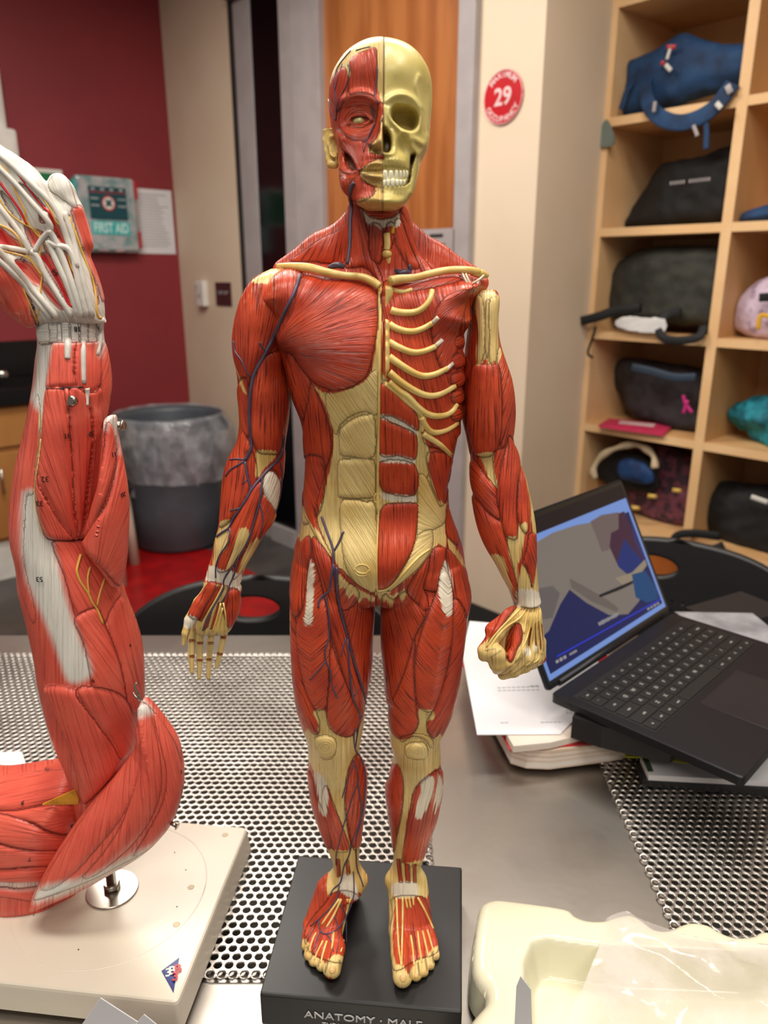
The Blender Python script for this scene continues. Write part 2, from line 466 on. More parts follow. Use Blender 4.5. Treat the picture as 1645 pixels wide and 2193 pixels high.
def lay(name, bvhs, pts, r, mt, parent, lift=0.3, step=4.0, n=8, taper=(1, 1), maxjump=0.012, crop='P'):
    """tube laid on a surface along a traced line; r in px"""
    pts = K(crop, pts)
    P = catmull(pts, False, 4); Q = []; 
    for p in P:
        if not Q or math.hypot(p[0]-Q[-1][0], p[1]-Q[-1][1]) > step*0.6: Q.append(p)
    W = []; rr = []; last = None
    for i, p in enumerate(Q):
        h = cast(bvhs, p[0], p[1])
        t = i/max(1, len(Q)-1); rad = r*(taper[0]+(taper[1]-taper[0])*t)
        if h is None or (last is not None and abs(h[2]-last) > maxjump):
            if last is None: continue
            z = last; q = ray(p[0], p[1]); w0 = Vector((0, 0, CZ))+q*z
            W.append(w0); rr.append(rad*z/F_PX)
        else:
            last = h[2]; rm = rad*last/F_PX; W.append(h[0]+h[1]*rm*lift); rr.append(rm)
    if len(W) < 2: return None
    # ease the depth
    for _ in range(2):
        W = [W[0]]+[(W[i-1]+W[i]*2+W[i+1])/4 for i in range(1, len(W)-1)]+[W[-1]]
    return link(name, tube_mesh(W, rr, n), mt, parent)
def flesh(name, red, red2, line, cream, cream2, white, bone, bone2, groove, rough=0.3, fs=0.32, ls=0.009, lineamt=0.8, bump=0.0006, th=(0.34, 0.46), dark=(70, 45, 30), fray=14.0, wsoft=(-2.0, 2.0)):
    m, nt, b = nodes(name); L = nt.links.new
    at = lambda n_: N(nt, 'ShaderNodeAttribute', attribute_name=n_).outputs['Fac']
    fa, fl, grv, tend, wht, bon, dk = [at(a) for a in ('fa', 'fl', 'grv', 'tend', 'wht', 'bone', 'dk')]
    cx = N(nt, 'ShaderNodeCombineXYZ'); L(mth(nt, 'MULTIPLY', fa, fs), cx.inputs[0]); L(mth(nt, 'MULTIPLY', fl, ls), cx.inputs[1])
    nz = N(nt, 'ShaderNodeTexNoise'); nz.inputs['Scale'].default_value = 1.0; nz.inputs['Detail'].default_value = 3.5; nz.inputs['Roughness'].default_value = 0.6
    L(cx.outputs[0], nz.inputs['Vector']); n1 = nz.outputs['Fac']
    tc = N(nt, 'ShaderNodeTexCoord'); big = N(nt, 'ShaderNodeTexNoise'); big.inputs['Scale'].default_value = 28; big.inputs['Detail'].default_value = 3
    L(tc.outputs['Object'], big.inputs['Vector']); nb = big.outputs['Fac']
    fr = mth(nt, 'MULTIPLY', mth(nt, 'SUBTRACT', n1, 0.5), fray)
    frw = mth(nt, 'MULTIPLY', mth(nt, 'SUBTRACT', n1, 0.5), fray*1.4)
    tm = mrange(nt, mth(nt, 'ADD', tend, fr), -1.6, 2.2)
    wm = mrange(nt, mth(nt, 'ADD', wht, frw), *wsoft)
    bm_ = mrange(nt, bon, -0.8, 0.8)
    lines = mrange(nt, n1, th[0], th[1], 1.0, 0.0)
    redc = mixc(nt, mrange(nt, nb, 0.35, 0.7), lin(red), lin(red2))
    redc = mixc(nt, mth(nt, 'MULTIPLY', lines, lineamt), redc, lin(line))
    hl = mrange(nt, n1, 0.56, 0.70, 0.0, 0.22); redc = mixc(nt, hl, redc, lin(tuple(min(255, c*1.12+18) for c in red)))
    crc = mixc(nt, mrange(nt, nb, 0.35, 0.7), lin(cream), lin(cream2))
    crc = mixc(nt, mth(nt, 'MULTIPLY', lines, lineamt*0.38), crc, lin((150, 112, 62)))
    whc = mixc(nt, mth(nt, 'MULTIPLY', lines, lineamt*0.45), lin(white), lin((150, 130, 110)))
    sp_ = N(nt, 'ShaderNodeTexNoise'); sp_.inputs['Scale'].default_value = 90; sp_.inputs['Detail'].default_value = 4; L(tc.outputs['Object'], sp_.inputs['Vector'])
    boc = mixc(nt, mrange(nt, nb, 0.35, 0.7), lin(bone), lin(bone2))
    boc = mixc(nt, mrange(nt, sp_.outputs['Fac'], 0.62, 0.72, 0.0, 0.35), boc, lin((150, 130, 75)))
    c = mixc(nt, tm, redc, crc); c = mixc(nt, wm, c, whc); c = mixc(nt, bm_, c, boc)
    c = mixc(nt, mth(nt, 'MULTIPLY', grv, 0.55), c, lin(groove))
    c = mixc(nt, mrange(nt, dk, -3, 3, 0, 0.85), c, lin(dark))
    L(c, b.inputs['Base Color']); b.inputs['Roughness'].default_value = rough
    L(mrange(nt, nb, 0.3, 0.7, rough-0.06, rough+0.10), b.inputs['Roughness'])
    b.inputs['Specular IOR Level'].default_value = 0.55
    nobone = mth(nt, 'SUBTRACT', 1.0, mth(nt, 'MULTIPLY', bm_, 0.92))
    hgt = mth(nt, 'ADD', mth(nt, 'MULTIPLY', mth(nt, 'SMOOTH_MIN', n1, 0.55, 0.1), nobone), mth(nt, 'MULTIPLY', nb, 0.15))
    bp = N(nt, 'ShaderNodeBump'); bp.inputs['Strength'].default_value = 0.9; bp.inputs['Distance'].default_value = bump*4
    L(hgt, bp.inputs['Height']); L(bp.outputs['Normal'], b.inputs['Normal'])
    return m
# ================================================================= MATERIALS
M = {}
M['red_wall'] = mat('red_wall_paint', (140, 42, 48), 0.6, col2=(132, 39, 45), scale=2, bump=0.0006, bscale=300)
M['beige'] = mat('beige_wall_paint', (222, 202, 178), 0.65, col2=(216, 196, 170), scale=2, bump=0.0005, bscale=300)
M['ceil'] = mat('ceiling_tile', (225, 222, 214), 0.9, scale=60)
M['floor'] = mat('grey_floor_tile', (72, 68, 66), 0.35, col2=(58, 55, 54), scale=5)
M['redfloor'] = mat('red_floor_tile', (165, 18, 20), 0.3, col2=(140, 14, 18), scale=9)
M['base'] = mat('dark_rubber_base', (45, 43, 42), 0.6)
M['steel_paint'] = mat('grey_painted_steel', (168, 160, 160), 0.4, col2=(160, 152, 152))
M['darkglass'] = mat('dark_glass', (8, 7, 9), 0.12, scale=2)
M['doorwood'] = mat('cherry_door_veneer', (176, 110, 60), 0.35, col2=(152, 88, 44), scale=5, stretch=(3, 3, 0.35), bump=0.0002, detail=6)
M['maple'] = mat('maple_plywood', (222, 178, 126), 0.45, col2=(206, 158, 104), scale=4, stretch=(1, 1, 0.3), detail=6)
M['maple2'] = mat('maple_plywood_edge', (238, 198, 148), 0.45, col2=(230, 186, 134), scale=5)
M['oak'] = mat('oak_cabinet', (176, 124, 66), 0.45, col2=(160, 108, 54), scale=4, stretch=(1, 1, 0.3), detail=6)
M['orange_wood'] = mat('orange_wood', (176, 96, 36), 0.45, col2=(150, 78, 26), scale=3, stretch=(1, 1, 0.3))
M['black_epoxy'] = mat('black_epoxy_top', (14, 13, 14), 0.18, scale=4)
M['chrome'] = mat('chrome', (200, 196, 190), 0.18, 1.0)
M['white'] = mat('white_plastic', (228, 224, 216), 0.4)
M['paper'] = mat('white_paper', (224, 223, 226), 0.75, col2=(216, 215, 219), scale=3)
M['ink'] = mat('grey_print', (150, 150, 156), 0.8)
M['black'] = mat('black_print', (18, 17, 18), 0.6)
M['maroon'] = mat('maroon_plastic', (72, 34, 38), 0.5)
M['signred'] = mat('red_sign', (190, 16, 30), 0.35)
M['signwhite'] = mat('sign_white', (236, 205, 205), 0.4)
M['teal'] = mat('dark_teal_label', (10, 72, 82), 0.4)
M['cyan'] = mat('turquoise_label', (60, 190, 190), 0.4)
M['cyan2'] = mat('pale_cyan_letters', (220, 250, 246), 0.4)
M['green'] = mat('green_sign', (6, 120, 72), 0.4)
M['redplastic'] = mat('red_plastic', (190, 32, 42), 0.35)
M['clearplastic'] = mat('grey_clear_plastic', (178, 178, 180), 0.2, col2=(120, 150, 150), scale=18, coat=0.3)
M['binplastic'] = mat('grey_bin_plastic', (78, 84, 92), 0.45, col2=(72, 78, 86))
def film(name, col, alpha, rough=0.12):
    m, nt, b = nodes(name)
    b.inputs['Base Color'].default_value = lin(col); b.inputs['Roughness'].default_value = rough
    tc = N(nt, 'ShaderNodeTexCoord'); nz = N(nt, 'ShaderNodeTexNoise'); nz.inputs['Scale'].default_value = 14; nz.inputs['Detail'].default_value = 4
    nt.links.new(tc.outputs['Object'], nz.inputs['Vector'])
    nt.links.new(mrange(nt, nz.outputs['Fac'], 0.35, 0.7, alpha*0.6, min(1, alpha*1.5)), b.inputs['Alpha'])
    bp = N(nt, 'ShaderNodeBump'); bp.inputs['Distance'].default_value = 0.006; nt.links.new(nz.outputs['Fac'], bp.inputs['Height'])
    nt.links.new(bp.outputs['Normal'], b.inputs['Normal']); b.inputs['Coat Weight'].default_value = 0.6
    return m
M['liner'] = film('clear_bin_liner', (186, 190, 196), 0.34)

# ================================================================= ROOM
R_ = Vector((0.676, -0.737, 0)).normalized(); E_ = Vector((0.737, 0.676, 0)).normalized()
KP, PPt, QP = Vector((-1.23, 4.78, 0)), Vector((0.533, 2.858, 0)), Vector((0.82, 3.12, 0))
def fr(o, x):
    x = Vector(x).normalized(); z = Vector((0, 0, 1)); y = z.cross(x)
    m = Matrix((x, y, z)).transposed().to_4x4(); m.translation = o
    return m
MD = fr(KP, R_)      # door wall: x along wall, +y into the wall, z up
MR = fr(KP, E_)      # red wall: x negative towards the counter, +y into the wall
MS = fr(QP, R_)      # cubby face
def fbox(name, F, s0, s1, y0, y1, z0, z1, mt, parent=None, bev=0):
    return box(name, ((s0+s1)/2, (y0+y1)/2, (z0+z1)/2), (s1-s0, y1-y0, z1-z0), mt, parent, M=F, bev=bev)
def st(o): o['kind'] = 'structure'; return o
H = 3.1
fl = st(box('floor', (0, 1.2, -0.05), (7.5, 8.6, 0.1), M['floor']))
pts = [PZ(a, b, 0) for a, b in ((180, 1175), (450, 1178), (560, 1236), (770, 1330), (820, 1480), (80, 1520), (120, 1300))]
tr = link('trim_1', slab_poly([p+Vector((0, 0, 0.0005)) for p in pts], (0, 0, 1), 0.002), M['redfloor']); st(tr)
st(box('ceiling', (0, 1.2, H+0.05), (7.5, 8.6, 0.1), M['ceil']))
st(fbox('wall_back', MR, -3.0, 0.12, 0.0, 0.12, 0, H, M['red_wall']))
st(fbox('wall_left', MD, 0.001, 0.69, 0.0, 0.12, 0, H, M['beige']))
st(fbox('wall_middle', MD, 0.69, 2.325, 0.0, 0.12, 2.885, H, M['beige']))
w = st(fbox('wall_right', MD, 2.325, 2.608, 0.0, 0.39, 0, H, M['beige']))
st(fbox('wall_side', MS, -0.12, 0.0, -0.0005, 0.6, 0, H, M['beige']))
st(fbox('wall_front', MS, 0.0, 2.6, 0.5, 0.62, 0, H, M['beige']))
st(fbox('baseboard_left', MD, 0.001, 0.69, -0.008, -0.001, 0, 0.10, M['base']))
st(fbox('baseboard_right', MD, 2.33, 2.608, -0.008, -0.001, 0, 0.10, M['base']))
# door with dark sidelight, both in one painted steel frame
d1 = empty('door_1', MD @ Vector((1.8, 0, 0))); d1['kind'] = 'structure'
fbox('door_leaf', MD, 1.40, 2.245, 0.03, 0.075, 0.01, 2.87, M['doorwood'], d1)
fbox('door_frame', MD, 2.245, 2.325, -0.03, 0.10, 0, 2.88, M['steel_paint'], d1, bev=0.003)
fbox('door_frame', MD, 1.105, 1.40, -0.002, 0.10, 0, 2.88, M['steel_paint'], d1, bev=0.003)
fbox('door_stop', MD, 1.20, 1.23, -0.010, -0.002, 0, 2.88, M['steel_paint'], d1, bev=0.002)
h = bmesh.new()
bm_box(h, (1.5, -0.02, 1.03), (0.02, 0.07, 0.02), M=MD, bev=0.003); bm_box(h, (1.56, -0.055, 1.03), (0.13, 0.02, 0.02), M=MD, bev=0.004)
link('door_handle', from_bm(h), M['chrome'], d1)
w1 = empty('window_1', MD @ Vector((1.0, 0, 0))); w1['kind'] = 'structure'
fbox('pane', MD, 0.874, 1.106, 0.004, 0.014, 0.1, 2.87, M['darkglass'], w1)
fbox('window_frame', MD, 0.73, 0.875, -0.002, 0.10, 0, 2.88, M['steel_paint'], w1, bev=0.003)
fbox('window_stop', MD, 0.69, 0.73, -0.005, 0.10, 0, 2.88, M['base'], w1)
fbox('bottom_rail', MD, 0.88, 1.105, -0.02, 0.10, 0, 0.10, M['steel_paint'], w1)
fbox('closer_block', MD, 0.73, 0.95, -0.05, -0.003, 2.72, 2.78, M['base'], w1)
# ---- wall objects
def plate(name, F, s0, s1, z0, z1, t, mt, label=None, cat=None, parent=None, bev=0.002):
    o = fbox(name, F, s0, s1, -t-0.0008, -0.0008, z0, z1, mt, parent, bev)
    if label: tag(o, label, cat)
    return o
def on(F, s, z, off=0.0, flip=False):
    return F @ Matrix.Translation((s, -off, z)) @ Matrix.Rotation(PI/2, 4, 'X')
sw = empty('wall_thermostat', MD @ Vector((0.28, 0, 1.28)), 'small white control box with two grey buttons on the beige wall beside the red wall', 'thermostat')
plate('case', MD, 0.238, 0.318, 1.283, 1.425, 0.035, M['white'], parent=sw, bev=0.006)
for z in (1.395, 1.345):
    cyl('button', MD @ Vector((0.252+0.03*(z < 1.36), -0.036, z)), MD @ Vector((0.252+0.03*(z < 1.36), -0.041, z)), 0.009, 0.009, M['steel_paint'], sw, 16)
ps = empty('room_plaque', MD @ Vector((0.49, 0, 1.29)), 'small square maroon room plaque with pale raised dots on the beige wall', 'sign')
plate('plate', MD, 0.41, 0.572, 1.292, 1.418, 0.006, M['maroon'], parent=ps)
b = bmesh.new()
for i in range(9):
    for j in range(2):
        if (i*3+j*5) % 4: bm_box(b, (0.437+i*0.0135, -0.009, 1.358+0.01*j), (0.007, 0.004, 0.006), M=MD)
link('raised_dots', from_bm(b), M['steel_paint'], ps)
# maximum occupancy disc
oc = empty('occupancy_sign', MD @ Vector((2.445, 0, 1.96)), 'round red MAXIMUM 29 OCCUPANCY sign on the beige pillar', 'sign')
oz, os_, orr = 2.056, 2.444, 0.088
cyl('disc', MD @ Vector((os_, -0.001, oz)), MD @ Vector((os_, -0.006, oz)), orr, orr, M['signred'], oc, 48)
b = bmesh.new()
def addtext(bm, s, size, Mx, bold=0.0):
    me = text_mesh(s, size, Mx, bold=bold); bm.from_mesh(me); bpy.data.meshes.remove(me)
addtext(b, '29', 0.078, on(MD, os_, oz, 0.0065), 0.0015)
for word, top in (('MAXIMUM', 1), ('OCCUPANCY', 0)):
    n = len(word)
    for i, chh in enumerate(word):
        a = (i-(n-1)/2)*0.26
        if top: X = on(MD, os_+math.sin(a)*0.070, oz+math.cos(a)*0.070, 0.0065) @ Matrix.Rotation(-a, 4, 'Z')
        else: X = on(MD, os_+math.sin(a)*0.070, oz-math.cos(a)*0.070, 0.0065) @ Matrix.Rotation(a, 4, 'Z')
        addtext(b, chh, 0.026, X, 0.0006)
link('lettering', from_bm(b), M['signwhite'], oc)
bm = bmesh.new(); 
me = tube_mesh([MD @ Vector((os_+math.cos(t)*(orr-0.002), -0.006, oz+math.sin(t)*(orr-0.002))) for t in [i*2*PI/48 for i in range(49)]], 0.0016, 6)
link('rim', me, M['signwhite'], oc)
# notice on the door edge + red holder
nt_ = empty('door_notice', MD @ Vector((2.16, 0, 1.5)), 'grey printed notice taped on the wooden door edge above a red pocket', 'notice')
fbox('sheet', MD, 2.076, 2.252, -0.038, -0.034, 1.50, 1.632, M['steel_paint'], nt_)
b = bmesh.new(); bm_box(b, (2.165, -0.0395, 1.607), (0.072, 0.001, 0.012), M=MD); bm_box(b, (2.165, -0.0395, 1.575), (0.10, 0.001, 0.004), M=MD)
link('print', from_bm(b), M['base'], nt_)
fbox('white_panel', MD, 2.11, 2.225, -0.0405, -0.039, 1.53, 1.56, M['paper'], nt_)
fbox('red_pocket', MD, 2.09, 2.235, -0.045, -0.034, 1.42, 1.525, M['redplastic'], nt_)
# first aid kit
fk = empty('first_aid_kit', MR @ Vector((-0.43, 0, 1.58)), 'white and clear FIRST AID case with teal label mounted on the red wall', 'first aid kit')
o = fbox('case', MR, -0.60, -0.275, -0.075, -0.001, 1.575, 1.965, M['clearplastic'], fk, bev=0.02)
fbox('clear_lid', MR, -0.585, -0.29, -0.085, -0.075, 1.59, 1.95, M['clearplastic'], fk, bev=0.004)
fbox('side_wall', MR, -0.612, -0.60, -0.06, -0.005, 1.60, 1.94, M['cyan'], fk)
fbox('latch', MR, -0.275, -0.255, -0.065, -0.01, 1.86, 1.955, M['redplastic'], fk, bev=0.004)
fbox('latch', MR, -0.275, -0.255, -0.065, -0.01, 1.60, 1.69, M['redplastic'], fk, bev=0.004)
fbox('handle', MR, -0.278, -0.25, -0.05, -0.02, 1.70, 1.84, M['steel_paint'], fk, bev=0.006)
lb = fbox('label_panel', MR, -0.545, -0.335, -0.0875, -0.085, 1.745, 1.91, M['teal'], fk)
b = bmesh.new(); bm_box(b, (-0.44, -0.088, 1.882), (0.205, 0.0015, 0.004), M=MR); 
link('red_stripe', from_bm(b), M['redplastic'], lb)
cyl('badge', MR @ Vector((-0.44, -0.0875, 1.828)), MR @ Vector((-0.44, -0.089, 1.828)), 0.038, 0.038, M['signred'], lb, 32)
cyl('badge', MR @ Vector((-0.44, -0.089, 1.828)), MR @ Vector((-0.44, -0.0902, 1.828)), 0.031, 0.031, M['white'], lb, 32)
b = bmesh.new()
for a_ in (0.78, 2.35): bm_box(b, (0, 0, 0), (0.044, 0.0015, 0.013), M=MR @ Matrix.Translation((-0.44, -0.091, 1.828)) @ Matrix.Rotation(a_, 4, 'Y'))
link('cross', from_bm(b), M['teal'], lb)
b = bmesh.new()
for i in range(4): bm_box(b, (-0.52+i*0.052, -0.088, 1.897), (0.02, 0.001, 0.012), M=MR)
for z in (1.85, 1.815): 
    for s in (-0.515, -0.365): bm_box(b, (s, -0.088, z), (0.045, 0.001, 0.008), M=MR)
link('small_print', from_bm(b), M['clearplastic'], lb)
lc = fbox('banner', MR, -0.545, -0.33, -0.0875, -0.085, 1.668, 1.735, M['cyan'], fk)
link('lettering', text_mesh('FIRST AID', 0.052, on(MR, -0.4375, 1.70, 0.0885) @ Matrix.Diagonal((0.87, 1.35, 1, 1)), bold=0.001), M['cyan2'], lc)
b = bmesh.new(); random.seed(3)
for i in range(9): bm_box(b, (-0.57+random.random()*0.26, -0.079, 1.60+random.random()*0.05), (0.03+random.random()*0.03, 0.006, 0.02+random.random()*0.03), M=MR, rz=0)
link('contents', from_bm(b), mat('assorted_packets', (225, 170, 175), 0.6, col2=(150, 170, 175), scale=30), fk)
# notices
nz_ = empty('wall_notice', MR @ Vector((-0.13, 0, 1.57)), 'white typed notice sheet on the red wall right of the first aid kit', 'notice')
fbox('sheet', MR, -0.255, -0.018, -0.003, -0.001, 1.575, 1.925, M['paper'], nz_)
b = bmesh.new()
for i in range(19):
    z = 1.895-i*0.0155; w_ = 0.12+0.07*random.random(); bm_box(b, (-0.235+w_/2, -0.0035, z), (w_, 0.0008, 0.004), M=MR)
link('print', from_bm(b), M['ink'], nz_)
gs = empty('green_sign', MR @ Vector((-0.75, 0, 1.85)), 'green and white sign on the red wall above the stump of the arm model', 'sign')
fbox('board', MR, -0.93, -0.64, -0.006, -0.001, 1.76, 1.985, M['white'], gs)
fbox('green_panel', MR, -0.92, -0.655, -0.008, -0.006, 1.77, 1.965, M['green'], gs)
dp = empty('paper_towel_dispenser', MR @ Vector((-1.0, 0, 1.9)), 'pale grey wall dispenser at the left edge of the red wall', 'dispenser')
fbox('housing', MR, -1.25, -0.915, -0.10, -0.001, 2.02, 2.42, M['white'], dp, bev=0.02)
fbox('tray', MR, -1.25, -0.885, -0.13, -0.001, 1.96, 2.14, M['white'], dp, bev=0.02)
# ---- lab counter
ct = empty('lab_counter', MR @ Vector((-1.6, -0.25, 0)), 'oak lab base cabinet with black worktop along the red wall', 'cabinet')
fbox('cabinet_body', MR, -2.6, -0.76, -0.48, -0.002, 0.20, 0.865, M['oak'], ct)
fbox('toe_board', MR, -2.6, -0.76, -0.47, -0.002, 0.0, 0.20, M['white'], ct)
for i in range(3):
    s = -2.55+i*0.6
    f_ = fbox('drawer', MR, s, s+0.58, -0.498, -0.481, 0.67, 0.855, M['oak'], ct, bev=0.003)
    cyl('handle', MR @ Vector((s+0.23, -0.52, 0.76)), MR @ Vector((s+0.35, -0.52, 0.76)), 0.005, 0.005, M['chrome'], f_, 10)
    f_ = fbox('door', MR, s, s+0.58, -0.498, -0.481, 0.22, 0.64, M['oak'], ct, bev=0.003)
    cyl('handle', MR @ Vector((s+0.05, -0.52, 0.45)), MR @ Vector((s+0.05, -0.52, 0.57)), 0.005, 0.005, M['chrome'], f_, 10)
wt = fbox('worktop', MR, -2.62, -0.73, -0.53, -0.002, 0.868, 0.945, M['black_epoxy'], None, bev=0.004)
tag(wt, 'continuous black epoxy worktop on the oak lab cabinet', 'worktop')
tag(fbox('backsplash', MR, -2.62, -0.86, -0.03, -0.002, 0.947, 1.125, M['black_epoxy']), 'black splash panel standing on the worktop against the red wall', 'backsplash')
fc = empty('faucet', MR @ Vector((-1.2, -0.3, 0.946)), 'chrome gooseneck faucet on the black worktop at the left edge', 'faucet')
b0 = PY(2, 815, 3.75)
fx = Vector((b0.x-0.02, 3.72, 0.946))
cyl('base', fx, fx+Vector((0, 0, 0.06)), 0.028, 0.022, M['chrome'], fc, 20)
nk = [fx+Vector((0, 0, 0.05)), fx+Vector((-0.01, 0, 0.30)), fx+Vector((-0.04, 0, 0.42)), fx+Vector((-0.10, 0, 0.45)), fx+Vector((-0.15, 0, 0.40)), fx+Vector((-0.16, 0, 0.33))]
link('neck', tube_mesh(catmull(nk, False, 6), 0.012, 12), M['chrome'], fc)
cyl('lever', fx+Vector((0, 0, 0.05)), fx+Vector((0.07, -0.01, 0.052)), 0.022, 0.018, M['chrome'], fc, 16, bev=0.003)
# ---- cubby shelving
cs = empty('cubby_shelf', MS @ Vector((0.6, 0.2, 0)), 'tall maple cubby shelving unit full of bags', 'shelving')
DEP = 0.42; ztop = 2.80
fbox('side_panel', MS, 0.0, 0.022, 0.0, DEP, 0, ztop, M['maple2'], cs)
for s in (0.494, 1.006, 1.518): fbox('divider', MS, s, s+0.035, 0.0, DEP, 0.454, ztop, M['maple2'] if 0 else M['maple'], cs); fbox('divider_edge', MS, s-0.0005, s+0.0355, -0.004, 0.0, 0.40, ztop, M['maple2'], cs)
fbox('back_panel', MS, 0.022, 1.55, DEP-0.012, DEP, 0.4, ztop, M['maple'], cs)
fbox('base_panel', MS, 0.022, 1.55, 0.03, 0.05, 0.0, 0.452, M['orange_wood'], cs)
for c_ in range(3):
    s0 = 0.022 if c_ == 0 else 0.529+0.512*(c_-1); s1 = 0.494+0.512*c_
    for zt in (0.484, 0.873, 1.247, 1.630, 2.013, 2.395):
        sh = fbox('shelf', MS, s0, s1, 0.0, DEP-0.013, zt-0.030, zt, M['maple'], cs)
        fbox('shelf_edge', MS, s0, s1, -0.003, 0.0, zt-0.030, zt, M['maple2'], sh)
# ---- trash bin
bc = Vector((-1.175, 4.10, 0))
tb = empty('trash_bin', bc, 'large round grey trash bin with a clear liner in front of the red wall', 'bin')
prof = [(0.0, 0.012), (0.232, 0.012), (0.240, 0.02), (0.252, 0.25), (0.266, 0.55), (0.275, 0.70), (0.290, 0.705), (0.292, 0.735), (0.281, 0.737), (0.268, 0.70), (0.246, 0.20), (0.225, 0.03), (0.0, 0.028)]
bm = lathe(prof, 64); bmesh.ops.translate(bm, vec=bc, verts=bm.verts)
link('body', from_bm(bm, True), M['binplastic'], tb)
fb = bmesh.new()
for a in (0.4, 0.4+PI): bm_box(fb, (0, 0, 0), (0.05, 0.10, 0.06), M=Matrix.Translation(bc+Vector((math.cos(a)*0.285, math.sin(a)*0.285, 0.66))) @ Matrix.Rotation(a, 4, 'Z'), bev=0.01)
link('handle', from_bm(fb), M['binplastic'], tb)
rng = np.random.RandomState(4)
rings = []
prof = [(0.24, 0.30, 0.02), (0.262, 0.5, 0.012), (0.276, 0.66, 0.006), (0.284, 0.725, 0.003), (0.292, 0.748, 0.003), (0.300, 0.735, 0.004), (0.305, 0.66, 0.008), (0.312, 0.58, 0.014), (0.305, 0.50, 0.016), (0.292, 0.44, 0.014), (0.288, 0.405, 0.012)]
bm = bmesh.new(); n = 96
for r, z, am in prof:
    ring = []
    for i in range(n):
        a = 2*PI*i/n
        q = mnoise.noise(Vector((math.cos(a)*5, math.sin(a)*5, z*9)))+0.6*mnoise.noise(Vector((math.cos(a)*16, math.sin(a)*16, z*7)))
        sag = 0.05*max(0, math.cos(a+0.3))**2*(1 if z < 0.7 and r > 0.286 else 0)
        rr = r+am*1.6*q+sag; ring.append(bm.verts.new(bc+Vector((rr*math.cos(a), rr*math.sin(a), z+am*1.2*q))))
    rings.append(ring)
for a, b_ in zip(rings, rings[1:]):
    for i in range(n): bm.faces.new((a[i], a[(i+1) % n], b_[(i+1) % n], b_[i]))
link('liner', from_bm(bm, True), M['liner'], tb)
# ================================================================= TABLE
M['steel'] = mat('brushed_steel', (186, 180, 172), 0.34, 1.0, col2=(150, 143, 136), scale=6, stretch=(1, 1, 1), rvar=0.06, bump=0.00008, bscale=90)
M['steelhole'] = mat('perforated_steel', (196, 192, 186), 0.30, 1.0, col2=(168, 162, 156), scale=9)
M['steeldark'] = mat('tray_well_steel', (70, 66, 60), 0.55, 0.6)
M['blackplastic'] = mat('black_plastic', (26, 26, 28), 0.42)
TZ = 0.80
tb_ = empty('dissection_table', (0, 0.85, 0), 'stainless steel dissection table with two perforated panels', 'table')
bm = bmesh.new()
wells = [(-0.98, 0.050, 0.582, 1.236), (0.313, 1.25, 0.582, 1.236)]
def strip(x0, x1, y0, y1, z0=TZ-0.012, z1=TZ): bm_box(bm, ((x0+x1)/2, (y0+y1)/2, (z0+z1)/2), (x1-x0, y1-y0, z1-z0))
strip(-1.1, 1.35, 0.34, 0.582); strip(-1.1, 1.35, 1.236, 1.318); strip(-1.1, -0.98, 0.582, 1.236); strip(0.050, 0.313, 0.582, 1.236); strip(1.25, 1.35, 0.582, 1.236)
strip(-1.1, 1.35, 0.34, 0.345, TZ-0.05, TZ-0.012); strip(-1.1, 1.35, 1.313, 1.318, TZ-0.05, TZ-0.012)
link('table_top', from_bm(bm), M['steel'], tb_)
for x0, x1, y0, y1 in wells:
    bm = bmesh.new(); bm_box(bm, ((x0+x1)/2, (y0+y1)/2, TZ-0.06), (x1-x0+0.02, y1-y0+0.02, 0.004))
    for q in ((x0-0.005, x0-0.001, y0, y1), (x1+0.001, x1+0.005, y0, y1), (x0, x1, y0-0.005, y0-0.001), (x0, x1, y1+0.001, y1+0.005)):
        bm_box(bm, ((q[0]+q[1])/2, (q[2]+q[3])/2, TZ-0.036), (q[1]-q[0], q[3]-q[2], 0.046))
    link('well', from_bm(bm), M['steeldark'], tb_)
for x in (-1.02, 1.27):
    for y in (0.40, 1.26): box('leg', (x, y, (TZ-0.05)/2+0.001), (0.04, 0.04, TZ-0.05), M['steel'], tb_, bev=0.003)
